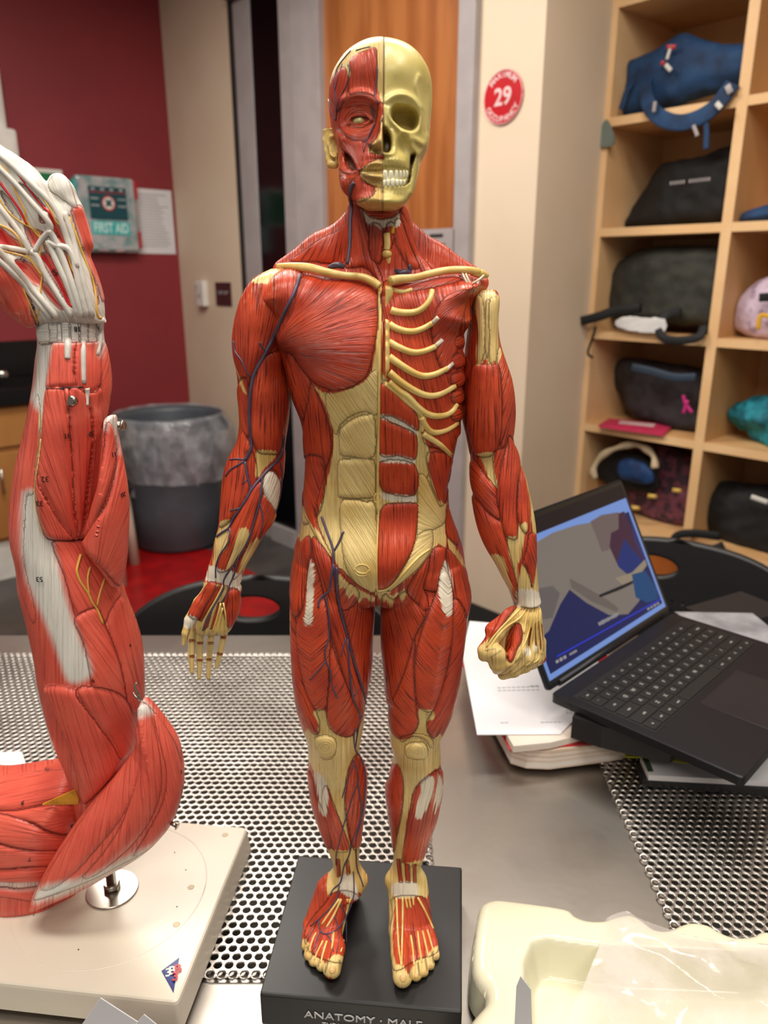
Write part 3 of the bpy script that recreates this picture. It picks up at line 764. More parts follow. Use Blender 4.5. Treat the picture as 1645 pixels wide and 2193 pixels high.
def perforated(x0, x1, y0, y1, vis):
    """hexagonal perforated sheet folded down at its rim; vis: x range that carries holes"""
    a = 0.0113; ry = a*0.866; rh = 0.0040
    zt = TZ+0.006
    cells = []
    ny = int((y1-y0)/ry)
    for j in range(ny+1):
        y = y0+ry*(j+0.5); off = (j % 2)*a/2
        nx = int((vis[1]-vis[0])/a)
        for i in range(nx+1):
            x = vis[1]-a*0.5-a*i-off
            if x > vis[0]: cells.append((x, y))
    cells = np.array(cells)
    ang = np.arange(12)*PI/6+PI/6*0
    hexr = np.where(np.arange(12) % 2 == 0, a/2, a/2/math.cos(PI/6)); ha = np.arange(12)*PI/6
    hx, hy = hexr*np.cos(ha), hexr*np.sin(ha)
    rings = [(hx, hy, 0.0), (rh*1.22*np.cos(ha), rh*1.22*np.sin(ha), 0.00025), (rh*np.cos(ha), rh*np.sin(ha), -0.0003), (rh*0.97*np.cos(ha), rh*0.97*np.sin(ha), -0.0022)]
    V = []
    for X, Y, Z in rings:
        v = np.stack([cells[:, 0:1]+X[None], cells[:, 1:2]+Y[None], np.full((len(cells), 12), zt+Z)], -1); V.append(v)
    V = np.stack(V, 1)                       # cells, ring, 12, 3
    n = len(cells); V = V.reshape(n, 48, 3)
    # fold the rim down
    d = 0.006
    for ax, lim, sg in ((0, vis[1]-d, 1), (1, y0+d, -1)):
        e = np.maximum((V[..., ax]-lim)*sg, 0); k = e > 0
        V[..., 2] -= np.where(k, np.minimum(e*e/(2*0.006), e)*0.9, 0); V[..., ax] -= np.where(k, sg*np.minimum(e*e/0.02, e)*0.8, 0)
    Q = []
    for r in range(3):
        for k in range(12):
            k2 = (k+1) % 12; Q.append((r*12+k, r*12+k2, (r+1)*12+k2, (r+1)*12+k))
    Q = (np.array(Q)[None]+48*np.arange(n)[:, None, None]).reshape(-1, 4)
    me = mesh_from(V.reshape(-1, 3), Q)
    o = link('perforated_panel', me, M['steelhole'], tb_)
    bm = bmesh.new()
    def bx(xa, xb, ya, yb): bm_box(bm, ((xa+xb)/2, (ya+yb)/2, zt-0.0026), (xb-xa, yb-ya, 0.005), bev=0.001)
    bx(x0, x1, y1-0.003, y1+0.006)
    bx(vis[0]-0.02, vis[0]+0.004, y0, y1)
    link('panel_rim', from_bm(bm), M['steelhole'], o)
perforated(-0.975, 0.060, 0.570, 1.232, (-0.80, 0.060))
def mirror_perf():
    pass
# second panel: same sheet mirrored so the folded rim faces the middle strip
def perforated2():
    before = set(bpy.data.objects)
    perforated(0.302, 1.24, 0.570, 1.232, (0.302, 1.10))
    new = [o for o in bpy.data.objects if o not in before]
    for o in new:
        me = o.data; n = len(me.vertices); co = np.empty(n*3, np.float32); me.vertices.foreach_get('co', co); co = co.reshape(-1, 3)
        co[:, 0] = 0.302+1.10-co[:, 0]; me.vertices.foreach_set('co', co.ravel())
        me.flip_normals(); me.update()
perforated2()

# ================================================================= CHAIRS
def chair(loc, rz, label, tilt=0.0, oval=(0, -0.055), cols=None):
    c = empty('stacking_chair', (loc[0], loc[1], 0), label, 'chair', rz=rz)
    F = Matrix.Translation((loc[0], loc[1], 0)) @ Matrix.Rotation(rz, 4, 'Z')
    cu = bpy.data.curves.new('b', 'CURVE'); cu.dimensions = '2D'; cu.fill_mode = 'BOTH'; cu.extrude = 0.005; cu.bevel_depth = 0.006; cu.bevel_resolution = 2
    W = 0.285
    out = [(-W, -0.30), (-W, -0.20), (-W*0.985, -0.12), (-W*0.93, -0.075), (-W*0.75, -0.035), (-W*0.45, -0.008), (0, 0.002), (W*0.45, -0.008), (W*0.75, -0.035), (W*0.93, -0.075), (W*0.985, -0.12), (W, -0.20), (W, -0.30), (W*0.9, -0.36), (0, -0.38), (-W*0.9, -0.36)]
    def spl(p):
        s = cu.splines.new('POLY'); s.points.add(len(p)-1)
        for i, q in enumerate(p): s.points[i].co = (q[0], q[1], 0, 1)
        s.use_cyclic_u = True
    spl(catmull(out, True, 4))
    spl([(oval[0]+0.063*math.cos(t), oval[1]+0.030*math.sin(t)) for t in [i*2*PI/28 for i in range(28)]])
    hs = []
    for r in range(8):
        for k in range(-9, 10):
            x = k*0.024; y = -0.115-0.022*r
            if abs(x) < 0.06 and r < 1: continue
            if r == 0 and abs(k) < 5: continue
            if r == 1 and abs(k) > 7: continue
            hs.append((x, y))
    for x, y in hs[:]: spl([(x+0.0052*math.cos(t), y+0.0052*math.sin(t)) for t in [i*2*PI/8 for i in range(8)]])
    o = bpy.data.objects.new('t', cu); COL.objects.link(o)
    me = bpy.data.meshes.new_from_object(o.evaluated_get(bpy.context.evaluated_depsgraph_get())); bpy.data.objects.remove(o)
    bb = bmesh.new(); bb.from_mesh(me)
    for xx in np.arange(-.27, .28, .03): bmesh.ops.bisect_plane(bb, geom=bb.verts[:]+bb.edges[:]+bb.faces[:], plane_co=(xx, 0, 0), plane_no=(1, 0, 0))
    bb.to_mesh(me); bb.free()
    ztop = loc[2]
    for v in me.vertices:
        x, y, z = v.co
        v.co = (x, 0.35*(x*x)*-1*0+z-0.25*y*0+(-0.6*x*x)+(-y)*-0.18*0-0.17*(-y), ztop+y)
    me.transform(F @ Matrix.Rotation(tilt, 4, 'X') if tilt else F)
    link('backrest', me, M['blackplastic'], c)
    G = F
    box('seat', (0, -0.26, 0.45), (0.46, 0.44, 0.03), M['blackplastic'], c, M=G, bev=0.012)
    for sx in (-1, 1):
        for sy in (0, 1):
            link('leg', tube_mesh([G @ Vector((sx*0.22, -0.06-0.38*sy, 0.44)), G @ Vector((sx*0.25, 0.0-0.50*sy, 0.012))], 0.011, 10), M['chrome'], c)
        link('back_frame', tube_mesh([G @ Vector((sx*0.21, -0.03, 0.45)), G @ Vector((sx*0.22, -0.035, ztop-0.30)), G @ Vector((sx*0.20, -0.02, ztop-0.2))], 0.011, 10), M['chrome'], c)
    return c
chair((-0.255, 1.46, 0.858), 0.0, 'black perforated plastic chair behind the table left of the standing figure', oval=(-0.02, -0.058))
chair((0.70, 1.68, 0.858), -0.48, 'black perforated plastic chair behind the open laptop', oval=(-0.055, -0.06))
# ================================================================= MUSCLE FIGURE
FL = flesh('painted_muscle', (204, 74, 40), (178, 54, 30), (74, 16, 10), (236, 208, 138), (222, 184, 106), (238, 226, 204),
           (220, 204, 132), (204, 184, 104), (80, 32, 20))
M['bone'] = mat('cream_bone_paint', (236, 208, 130), 0.3, col2=(216, 180, 98), scale=60, bump=0.0004, coat=0.1)
M['whitefascia'] = mat('white_ligament_paint', (236, 226, 208), 0.35, col2=(206, 184, 150), scale=120, bump=0.0004)
M['skullbone'] = mat('skull_paint', (222, 208, 142), 0.3, col2=(204, 188, 112), scale=40)
M['tooth'] = mat('tooth_enamel', (240, 236, 214), 0.22, col2=(228, 222, 190), scale=80)
M['vein'] = mat('dark_vein_paint', (72, 66, 84), 0.38, col2=(88, 72, 96), scale=90)
M['eye'] = mat('eyeball_paint', (206, 200, 150), 0.25, col2=(190, 182, 128), scale=60)
M['yellow'] = mat('yellow_paint', (214, 178, 40), 0.4)
M['darkred'] = mat('dark_red_paint', (150, 40, 28), 0.35, col2=(116, 26, 20), scale=50)
M['plinth'] = mat('matt_black_plinth', (20, 20, 21), 0.45, col2=(15, 15, 16), scale=5, rvar=0.05)
ZP = 0.845
FIG = empty('muscle_figure', (-0.01, 0.6, TZ+.007), 'standing human muscle figure, half skull half face, on a square black plinth', 'anatomy model')

# ---------- torso and legs: one surface
vb = Vol((-0.135, 0.515, ZP-0.003), (0.125, 0.685, 1.515), 0.00102)
vb.rows([(575, 640, 935, .615, .026), (600, 590, 1030, .612, .032), (640, 572, 1016, .610, .042), (680, 578, 1000, .608, .048), (720, 588, 992, .606, .052), (760, 603, 990, .606, .054),
         (800, 614, 990, .606, .054), (850, 626, 989, .607, .052), (900, 645, 986, .608, .049), (950, 653, 976, .609, .046), (1000, 657, 966, .610, .043), (1050, 651, 957, .611, .042),
         (1100, 648, 963, .613, .045), (1150, 641, 981, .616, .050), (1200, 633, 992, .617, .052), (1235, 630, 998, .617, .050), (1258, 650, 975, .616, .040)], k=0.004, n=2.3)
LL = [(1200, 638, 796, .612, .040), (1252, 624, 803, .612, .047), (1281, 621.5, 802, .612, .048), (1310, 622, 801, .612, .048), (1369, 623, 797, .610, .047), (1427, 625, 796, .609, .045), (1485, 631, 784, .608, .042),
      (1515, 637, 781, .607, .040), (1544, 646, 780, .606, .038), (1573, 656, 775, .605, .035), (1600, 660, 770, .605, .032), (1618, 661, 770, .606, .031), (1647, 661, 781, .611, .032), (1691, 665, 783, .615, .034),
      (1735, 674, 780, .616, .032), (1779, 688, 775, .614, .027), (1823, 707, 770, .611, .021), (1852, 714, 770, .609, .018), (1881, 712, 779, .607, .018), (1905, 708, 776, .604, .019)]
LR = [(1200, 826, 988, .612, .040), (1252, 817, 1003, .612, .047), (1281, 818, 1006, .612, .048), (1310, 817, 1003, .612, .048), (1369, 818, 996, .610, .047), (1427, 822, 988, .609, .045), (1485, 828, 979, .608, .042),
      (1515, 831, 971, .607, .040), (1544, 832, 957, .606, .038), (1573, 834, 944, .605, .035), (1600, 839, 943, .605, .032), (1618, 843, 944, .606, .031), (1647, 837, 944, .611, .032), (1691, 829, 946, .615, .034),
      (1735, 832, 940, .616, .032), (1779, 839, 926, .614, .027), (1823, 843, 911, .611, .021), (1852, 841, 901, .609, .018), (1881, 833, 906, .607, .018), (1905, 835, 904, .604, .019)]
vb.rows(LL, k=0.005); vb.rows(LR, k=0.005)
# neck and trapezius
vb.rows([(432, 752, 866, .610, .028), (450, 745, 870, .611, .030), (500, 740, 884, .613, .031), (540, 737, 900, .614, .032), (585, 725, 930, .615, .033)], k=0.010)
for a, b in (((752, 505), (690, 545)), ((690, 545), (618, 588))): vb.cone(PY(*a, .618), PY(*b, .618), .015, .013, k=.010)
for a, b in (((878, 520), (930, 560)), ((930, 560), (1010, 602))): vb.cone(PY(*a, .618), PY(*b, .618), .013, .011, k=.010)
vb.pillow([(590, 585), (640, 575), (700, 600), (1000, 600), (1020, 620), (985, 650), (1000, 700), (800, 760), (610, 740), (590, 680), (560, 640)], .595, .034, .020, k=.006)
# pectoral, lower belly, buttocks
vb.cone(PY(690, 720, .575), PY(760, 740, .570), .021, .017, k=.012, sq=(1, 1, 1.0))
vb.cone(PY(740, 1190, .585), PY(850, 1190, .585), .026, .026, k=.016)
for x in (715, 905): vb.cone(PY(x, 1185, .640), PY(x, 1235, .640), .034, .030, k=.012)
# lateral bumps of the serratus on the right
for y, r in ((735, 11), (775, 13), (812, 13), (850, 11), (888, 10), (925, 9)): 
    p = PY(984 if y < 900 else 978, y, .595); vb.cone(p, p+Vector((0.0, 0.012, 0.003)), r*.00036, r*.00036, k=.003)
for y, r in ((830, 9), (862, 9), (893, 8)): 
    p = PY(646+(y-830)*0.15, y, .590); vb.cone(p, p+Vector((0.0, 0.012, 0.003)), r*.00036, r*.00036, k=.003)
# feet
def PF(px, py, h): return PZ(px, py, ZP+h)
def foot(v, ank, heel, rays, tone):
    a = PY(*ank, .606)
    hl = Vector((a.x, .628, ZP+.013)); v.cone(a, hl, .0165, .0135, k=.006)
    for base, tip, mid, r1, r2, hb, ht in rays:
        m = PF(*base, hb); t = PF(*tip, ht); k_ = PF(*mid, hb*0.5+ht*0.5+.001)
        v.chain([a+Vector(((m.x-a.x)*.5, -.004, -.008)), m, k_, t], [.0130, r1, r2*1.02, r2], k=.004)
fl_rays = [((711, 1992), (711, 2074), (718, 2030), .0085, .0088, .013, .0088), ((699, 1992), (689, 2067), (694, 2035), .0075, .0055, .013, .0056), ((687, 1988), (672, 2058), (679, 2027), .0070, .0050, .011, .0051),
           ((674, 1984), (661, 2046), (665, 2018), .0065, .0047, .010, .0048), ((664, 1978), (655, 2026), (658, 2006), .0065, .0045, .009, .0046)]
fr_rays = [((852, 1995), (862, 2092), (858, 2045), .0085, .0090, .013, .0090), ((872, 1995), (891, 2088), (884, 2050), .0075, .0055, .013, .0056), ((886, 1992), (907, 2080), (899, 2045), .0070, .0050, .011, .0051),
           ((900, 1988), (921, 2066), (914, 2036), .0065, .0047, .010, .0048), ((912, 1982), (932, 2046), (927, 2018), .0065, .0046, .009, .0048)]
foot(vb, (743, 1886), None, fl_rays, 0); foot(vb, (869, 1888), None, fr_rays, 0)
vb.cone(PY(703+8, 1884, .606), PY(703+10, 1886, .606), .0065, .0065, k=.006); vb.cone(PY(775, 1882, .606), PY(776, 1884, .606), .0060, .0060, k=.006)
vb.cone(PY(838, 1884, .606), PY(838, 1886, .606), .0060, .0060, k=.006); vb.cone(PY(899, 1882, .606), PY(899, 1884, .606), .0060, .0060, k=.006)
sb = Surf(vb, 3); del vb
sb.V[:, 2] = np.maximum(sb.V[:, 2], ZP+0.0004); sb.begin()
# defaults: fibres along the height
s = sb
# --- neck
s.mus('H', '400,1400 410,1600 330,1700 200,1760 0,1900 -60,1960 130,1960 250,1975 330,1975 400,1930 425,1700 440,1500', ('f', 470, 1300), A=.0012)
s.mus('H', '420,1410 520,1500 550,1600 590,1750 620,1900 690,2080 700,2160 620,2060 540,2000 470,2010 390,2000 430,1850 450,1600', ('f', 440, 1150), A=.0025, w=18)
s.mus('H', '600,1650 700,1680 690,1950 640,1960 600,1880', ('d', 0, 1), A=.0015, w=8)
s.mus('H', '745,1640 800,1650 790,1800 760,1850 720,1780', ('d', .1, 1), A=.001, w=8)
s.mus('H', '860,1480 925,1540 940,1700 990,1850 1060,1960 1140,2070 1060,2080 1010,1990 940,1850 880,1700 850,1580', ('d', .4, 1), A=.002, w=12)
s.mus('H', '800,1640 850,1600 890,1720 950,1880 1010,2010 930,2010 870,1930 810,1800', ('d', .35, 1), A=.002, w=12)
s.mus('H', '540,1500 690,1540 850,1500 800,1580 690,1600 590,1580', ('d', 1, 0), A=.001, w=8)
s.wh('H', '530,1515 600,1585 700,1605 790,1590 840,1550 830,1660 745,1660 690,1690 640,1650 590,1660 555,1600')
# --- chest left
s.mus('T', '420,200 500,178 640,182 740,205 830,240 842,330 846,420 835,520 815,620 800,690 770,750 700,790 620,812 560,798 500,770 440,705 400,645 375,610 320,592 296,540 330,470 380,370', ('f', 240, 575), A=.0032, w=26)
s.mus('T', '350,600 400,650 440,705 480,770 470,870 440,970 415,940 375,810 345,700', ('d', .3, 1), A=.0015)
s.mus('T', '480,775 520,850 560,950 585,1050 590,1150 560,1250 555,1350 545,1420 520,1491 440,1550 430,1400 440,1280 432,1150 440,990 468,870', ('d', .12, 1), A=.0022, w=18)
s.mus('A', '262,60 380,60 400,160 375,280 350,380 330,480 360,600 400,690 450,790 440,800 380,720 310,610 262,490 240,390 246,250', ('d', .28, 1), A=.0020, w=18)
# cream aponeurosis
s.tn('T', '485,778 540,822 620,824 720,792 792,742 822,660 836,540 850,420 846,300 868,236 866,760 854,1100 850,1500 560,1500 570,1350 590,1250 606,1150 600,1050 575,950 535,850', sub=2)
s.tn('A', '500,-20 800,-20 795,430 780,800 790,1075 700,1055 600,985 520,905 460,810 425,730 380,640 350,560 345,480 385,380 400,280 430,180 450,60', sub=2)
for cr, p, A_ in (('T', '650,1015 720,962 790,946 826,962 826,1172 700,1172 640,1160 636,1060', .0022), ('T', '650,1192 730,1186 810,1192 830,1222 830,1380 790,1402 650,1402 630,1370 628,1222', .0022),
                 ('A', '515,400 600,372 700,392 765,420 775,700 776,1030 700,1042 610,970 545,840 515,600', .0026)):
    s.mus(cr, p, ('d', .6, 1), A=A_, w=13, red=False, g=.35)
s.mus('T', '560,830 700,800 830,700 845,760 845,940 780,925 700,950 640,1000 610,1050', ('d', .7, 1), A=.0008, w=10, red=False, g=.2)
# --- right side of chest: dark intercostals and minor pectoral
s.mus('T', '880,215 1100,190 1330,170 1370,260 1330,340 1300,500 1330,560 1330,900 1270,1180 1180,1130 1100,1100 1080,940 1000,880 900,760 868,740 880,500', ('d', .25, 1), A=.0002)
s.dark_chest = K('T', '900,240 1160,240 1300,300 1290,560 1300,900 1230,1150 1110,1100 1080,940 1000,880 910,760 900,500')
s.mus('T', '930,250 1100,212 1300,172 1330,200 1160,245 1010,268 930,262', ('f', 1500, 130), A=.002, w=8)
s.mus('T', '1370,262 1335,330 1312,420 1288,500 1278,600 1258,690 1215,715 1170,640 1140,470 1190,330 1280,270', ('f', 1400, 215), A=.0022, w=12)
for cx_, cy_, rr in ((1290, 545, 32), (1282, 650, 40), (1285, 752, 40), (1284, 850, 36), (1280, 945, 34)):
    s.mus('T', [(cx_+rr*math.cos(t)*1.0, cy_+rr*math.sin(t)*1.1) for t in [i*PI/4 for i in range(8)]], ('d', -1, .5), A=.002, w=8, sub=2)
s.mus('T', '1130,1130 1200,1150 1255,1190 1245,1300 1235,1491 1180,1491 1140,1400 1110,1320 1140,1230', ('d', .7, 1), A=.0015)
s.mus('A', '1150,30 1330,60 1310,200 1290,330 1275,420 1230,470 1190,340 1165,200', ('f', 1290, 560), A=.0012)
# rectus, right
s.tn('T', '852,772 900,760 1000,870 1078,935 1110,965 1095,1060 1135,1150 1110,1270 1160,1400 1230,1491 850,1500', sub=2)
s.tn('A', '780,-20 1120,-20 1150,120 1180,240 1240,420 1292,395 1290,600 1200,640 1180,760 1100,870 1000,960 900,1030 860,1075 780,1075', sub=2)
for cr, p in (('T', '858,780 920,800 1000,878 1062,950 1066,1032 1000,992 920,952 858,938'), ('T', '855,968 920,988 1000,1022 1058,1062 1052,1188 960,1170 855,1162'), ('T', '855,1206 1046,1216 1052,1384 900,1376 858,1325'),
              ('A', '830,420 900,402 1060,402 1078,440 1072,560 1052,700 1012,800 952,900 882,1000 830,1032 784,1022 780,900 786,700 797,500')):
    s.mus(cr, p, ('d', 0, 1), A=.0022, w=12)
s.mus('A', '1080,210 1130,200 1190,330 1240,430 1292,380 1275,540 1180,600 1080,640 1078,400', ('f', 1330, 640), A=.001, red=False, g=.5)
s.mus('A', '1078,640 1180,600 1180,740 1100,860 1000,950 900,1030 860,1050 900,990 1010,810', ('f', 1260, 600), A=.0015, red=False, g=.7)
s.wh('T', '858,942 920,952 1000,990 1055,1030 1056,1058 1000,1018 920,982 858,962'); s.wh('T', '858,1166 960,1172 1040,1186 1042,1212 960,1206 858,1200'); s.wh('T', '862,1376 900,1380 1050,1392 1052,1425 960,1425 870,1410')
# --- hips
s.tn('A', '250,420 272,500 335,590 395,680 455,785 420,775 360,702 300,652 268,650 230,700 205,640 203,550 222,470')
s.tn('A', '1280,400 1296,480 1276,600 1294,680 1270,735 1230,700 1178,765 1165,720 1200,610 1250,540'); s.tn('A', '1290,655 1340,700 1400,800 1432,880 1380,830 1310,740')
s.mus('A', '1290,420 1345,500 1372,590 1378,700 1345,700 1294,640 1282,560', ('d', .2, 1), A=.0015)
# --- left thigh
s.mus('A', '200,720 280,640 305,760 272,880 262,1050 232,1180 172,1235 140,1100 145,950 165,820', ('f', 270, 500), A=.0026, w=16)
s.mus('A', '310,650 370,700 450,830 472,1000 500,1200 560,1400 620,1650 690,1850 668,1965 600,1850 520,1620 440,1350 400,1100 350,900 318,780', ('d', .28, 1), A=.0024, w=13)
s.mus('A', '500,880 600,970 760,1085 764,1300 745,1600 712,1850 680,1830 600,1500 540,1250 490,1050', ('f', 700, 700), A=.0018, w=13)
s.mus('A', '735,1090 766,1085 762,1300 742,1650 712,1880 700,1840 725,1500', ('d', -.05, 1), A=.0012, w=6)
s.mus('A', '500,900 560,960 650,1050 600,1150 520,1180 488,1040', ('d', .7, -1), A=.0018, w=10)
s.mus('A', '300,800 352,920 402,1120 432,1350 442,1550 422,1800 400,1905 320,1905 250,1750 200,1500 190,1300 240,1180 265,1000', ('v', (285, 1150), (325, 1900), .9), A=.0030, w=18)
s.mus('A', '148,1110 190,1300 210,1550 262,1780 322,1905 358,2000 352,2085 300,2085 228,1950 176,1780 150,1500 142,1250', ('d', .45, 1), A=.0026, w=14)
s.mus('A', '440,1450 520,1650 602,1850 645,1960 640,2045 580,2112 480,2092 420,2022 415,1880 430,1700', ('d', -.75, 1), A=.0030, w=16)
s.wh('A', '300,815 326,880 332,1000 322,1180 312,1285 262,1275 272,1150 276,1000 280,900')
s.tn('A', '490,910 560,975 640,1020 740,1075 768,1100 740,1120 690,1080 650,1120 610,1060 570,1090 540,1010 510,1020')
s.tn('A', '138,1200 160,1220 152,1500 150,1850 100,1850 100,1200')
# --- right thigh
s.mus('A', '1290,740 1380,830 1442,950 1470,1100 1432,1255 1370,1185 1330,1050 1300,900', ('f', 1270, 500), A=.0026, w=14)
s.mus('A', '820,1080 900,1110 980,1050 1060,1120 1140,1200 1100,1300 1050,1400 1000,1600 940,1750 885,1880 845,1850 822,1600 805,1400', ('f', 800, 700), A=.0020, w=14)
s.mus('A', '1160,790 1150,900 1120,1020 1150,1100 1142,1195 1060,1122 1000,1042 1040,960 1100,870', ('f', 1180, 700), A=.002, w=10)
s.mus('A', '1185,740 1272,730 1262,850 1225,1000 1212,1052 1115,1020 1150,900', ('d', -.15, 1), A=.0030, w=10)
s.mus('A', '1250,850 1210,1050 1160,1200 1090,1400 1058,1600 1072,1850 1110,1915 1180,1930 1225,1850 1282,1650 1325,1400 1340,1220 1322,1000', ('v', (1275, 1150), (1165, 1920), .9), A=.0030, w=18)
s.mus('A', '1340,1100 1432,1260 1415,1450 1382,1750 1322,1950 1252,2095 1200,2132 1150,2075 1150,1990 1200,1900 1272,1700 1322,1450', ('d', -.55, 1), A=.0026, w=14)
s.mus('A', '1060,1400 1048,1600 1068,1900 1082,2022 1022,2112 950,2132 888,2082 862,1970 880,1890 940,1760 1000,1600', ('d', .8, 1), A=.0030, w=16)
s.wh('A', '1270,815 1302,880 1324,1000 1324,1180 1300,1225 1260,1202 1230,1092 1225,980 1245,880')
s.tn('A', '812,1078 850,1068 900,1080 970,1035 995,1060 960,1112 930,1070 880,1155 850,1100 830,1120')
s.tn('A', '1440,1210 1425,1300 1412,1500 1395,1700 1460,1700 1500,1210')
# --- knees and shins
s.tn('A', '318,1925 392,1918 422,2012 472,2092 575,2122 652,2045 695,1960 700,2300 250,2300 255,2080 300,2092 352,2090 345,2000')
s.tn('L', '400,0 460,40 600,40 700,80 790,0 790,120 752,165 742,262 702,332 682,450 692,650 702,780 722,880 692,865 642,722 592,562 560,442 470,332 425,262 405,120')
s.tn('A', '1085,1915 1182,1915 1192,1972 1150,2002 1150,2082 1200,2135 1245,2100 1260,2300 850,2300 860,2000 895,2092 960,2135 1030,2115 1085,2022')
s.tn('L', '1000,0 1060,80 1130,90 1260,60 1310,70 1390,40 1400,240 1345,302 1272,352 1202,432 1162,562 1132,702 1112,902 1062,1102 1000,1140 985,1060 1035,950 1055,800 1095,600 1105,400 1075,282 1035,202 995,100')
s.mus('L', '470,60 540,50 600,70 620,130 590,210 530,225 485,180 465,120', ('o', 540, 130, 1), A=.0028, w=12, red=False, g=.3)
s.mus('L', '1130,120 1200,95 1270,110 1290,170 1270,215 1200,225 1140,205 1125,160', ('o', 1205, 160, 1), A=.0030, w=10, red=False, g=.8)
s.mus('L', '1100,100 1180,55 1270,80 1310,140 1330,110 1300,60 1200,35 1100,60', ('o', 1205, 160, 1), A=.001, w=6, red=False, g=.5)
s.mus('L', '548,420 600,560 662,720 714,882 650,905 590,882 560,800 520,600 515,480', ('d', .28, 1), A=.0026, w=12)
s.mus('L', '405,290 450,380 472,500 542,642 585,852 540,860 478,702 425,522', ('d', .22, 1), A=.0018, w=10)
s.mus('L', '700,320 762,190 805,225 840,330 838,500 812,700 792,862 742,882 702,722 680,520', ('d', -.12, 1), A=.0030, w=13)
s.mus('L', '1202,432 1392,290 1400,452 1370,602 1315,762 1252,902 1225,1002 1110,985 1130,762 1162,602', ('d', -.22, 1), A=.0024, w=13)
s.mus('L', '1050,262 1085,290 1112,402 1102,602 1062,802 1042,905 1015,762 975,502 970,392 1015,372 1012,320', ('d', .05, 1), A=.0022, w=10)
s.wh('L', '460,320 535,380 562,500 550,632 510,602 480,482'); s.wh('L', '1240,382 1320,345 1312,482 1262,602 1210,655 1208,560 1238,462'); s.wh('L', '1352,325 1388,422 1372,522 1325,615 1335,482')
# ankle: tendons fading into the foot
s.tn('L', '560,890 720,880 820,870 820,1000 850,1100 830,1200 770,1200 700,1100 640,1180 570,1240 545,1150 570,1000'); s.tn('L', '1090,990 1250,960 1290,1100 1280,1240 980,1250 970,1100 1010,1020')
for p in ('1060,960 1085,960 1105,1130 1080,1130', '1120,985 1150,985 1160,1130 1130,1130', '1180,985 1200,985 1205,1130 1185,1130'): s.mus('L', p, ('d', 0, 1), A=.0004, w=5, sub=1)
for p in ('620,960 640,960 650,1080 625,1090', '690,1000 705,960 720,1060 700,1080'): s.mus('L', p, ('d', 0, 1), A=.0004, w=5, sub=1)
s.mus('L', '590,1210 700,1190 790,1250 770,1420 760,1560 700,1700 640,1720 540,1700 460,1660 395,1590 390,1480 450,1380 530,1290', ('f', 700, 1050), A=.0003)
s.mus('L', '1035,1240 1250,1235 1300,1340 1350,1440 1370,1560 1350,1650 1200,1700 1060,1780 1020,1700 1010,1500 1030,1350', ('f', 1130, 1000), A=.0003)
s.wh('L', '650,1085 735,1080 765,1180 792,1262 722,1245 640,1185'); s.wh('L', '1040,1138 1200,1130 1218,1200 1192,1242 1042,1232')
for p in ('365,1560 400,1540 430,1620 440,1660 480,1680 540,1720 560,1690 620,1660 680,1690 690,1790 620,1840 500,1800 420,1760 365,1680', '1020,1760 1100,1730 1150,1800 1200,1700 1250,1690 1300,1650 1330,1610 1380,1600 1385,1700 1330,1800 1280,1850 1200,1880 1100,1920 1040,1860'): s.tn('L', p)
s.tn('L', '1010,1240 1050,1240 1040,1400 1035,1600 1060,1760 1020,1760 1000,1600 1005,1400')
# toe grooves and nails
for a, b in (((640, 1700), (655, 1800)), ((560, 1700), (537, 1790)), ((505, 1680), (482, 1750)), ((455, 1640), (425, 1700)), ((420, 1590), (402, 1640)), ((1150, 1740), (1160, 1830)), ((1215, 1720), (1232, 1815)), ((1270, 1680), (1285, 1780)), ((1320, 1640), (1332, 1720))):
    p = [(a[0]-5, a[1]), (a[0]+5, a[1]), (b[0]+5, b[1]), (b[0]-5, b[1])]; s.mask('dk', K('L', p), sub=1)
body = sb.build('body', FL, FIG)

# ---------- arms
va = Vol((-0.205, 0.53, 1.06), (-0.055, 0.66, 1.49), 0.00085)
va.rows([(577, 578, 640, .614, .014), (598, 541, 645, .613, .027), (640, 518, 640, .612, .034), (680, 506, 632, .611, .036), (714, 502, 622, .611, .036), (753, 503, 612, .611, .036), (792, 509, 607, .611, .035), (831, 513, 616, .611, .035),
         (870, 513, 620, .611, .034), (909, 514, 617, .610, .033), (948, 507, 611, .609, .032), (987, 488, 608, .606, .031), (1026, 481, 605, .602, .030), (1065, 476, 598, .598, .029), (1104, 472, 588, .594, .027), (1133, 467, 575, .591, .025),
         (1161, 459, 553, .588, .021), (1189, 454, 540, .586, .018), (1217, 445, 525, .584, .015), (1246, 440, 517, .582, .012)], k=0.004)
LH = lambda p, Y=.580: PY(*K('LA', [p])[0], Y)
va.pillow(K('LA', '215,1390 300,1370 400,1390 485,1440 474,1520 470,1610 432,1710 400,1770 345,1800 280,1790 200,1800 130,1760 110,1700 150,1620 190,1500'), .580, .0100, .0085, k=.004)
def fing(v, P, R_px, Y, fun, k=.0022):
    pts = [fun(p, y) for p, y in zip(P, Y)]; v.chain(pts, [r/3.5385*.00036 for r in R_px], k=k)
fing(va, [(270, 1430), (170, 1560), (95, 1690), (62, 1790), (46, 1880)], [50, 52, 44, 30, 15], [.580, .574, .568, .564, .562], LH)
fing(va, [(150, 1720), (108, 1830), (104, 1960), (112, 2085)], [32, 31, 29, 17], [.580, .580, .577, .572], LH)
fing(va, [(180, 1720), (172, 1850), (168, 1990), (164, 2132)], [30, 27, 26, 16], [.582, .583, .581, .576], LH)
fing(va, [(270, 1720), (252, 1850), (240, 1990), (236, 2128)], [30, 28, 26, 17], [.582, .584, .583, .578], LH)
fing(va, [(380, 1700), (352, 1810), (322, 1940), (298, 2050)], [30, 27, 26, 18], [.582, .585, .585, .582], LH)
sa = Surf(va, 2); del va
s = sa
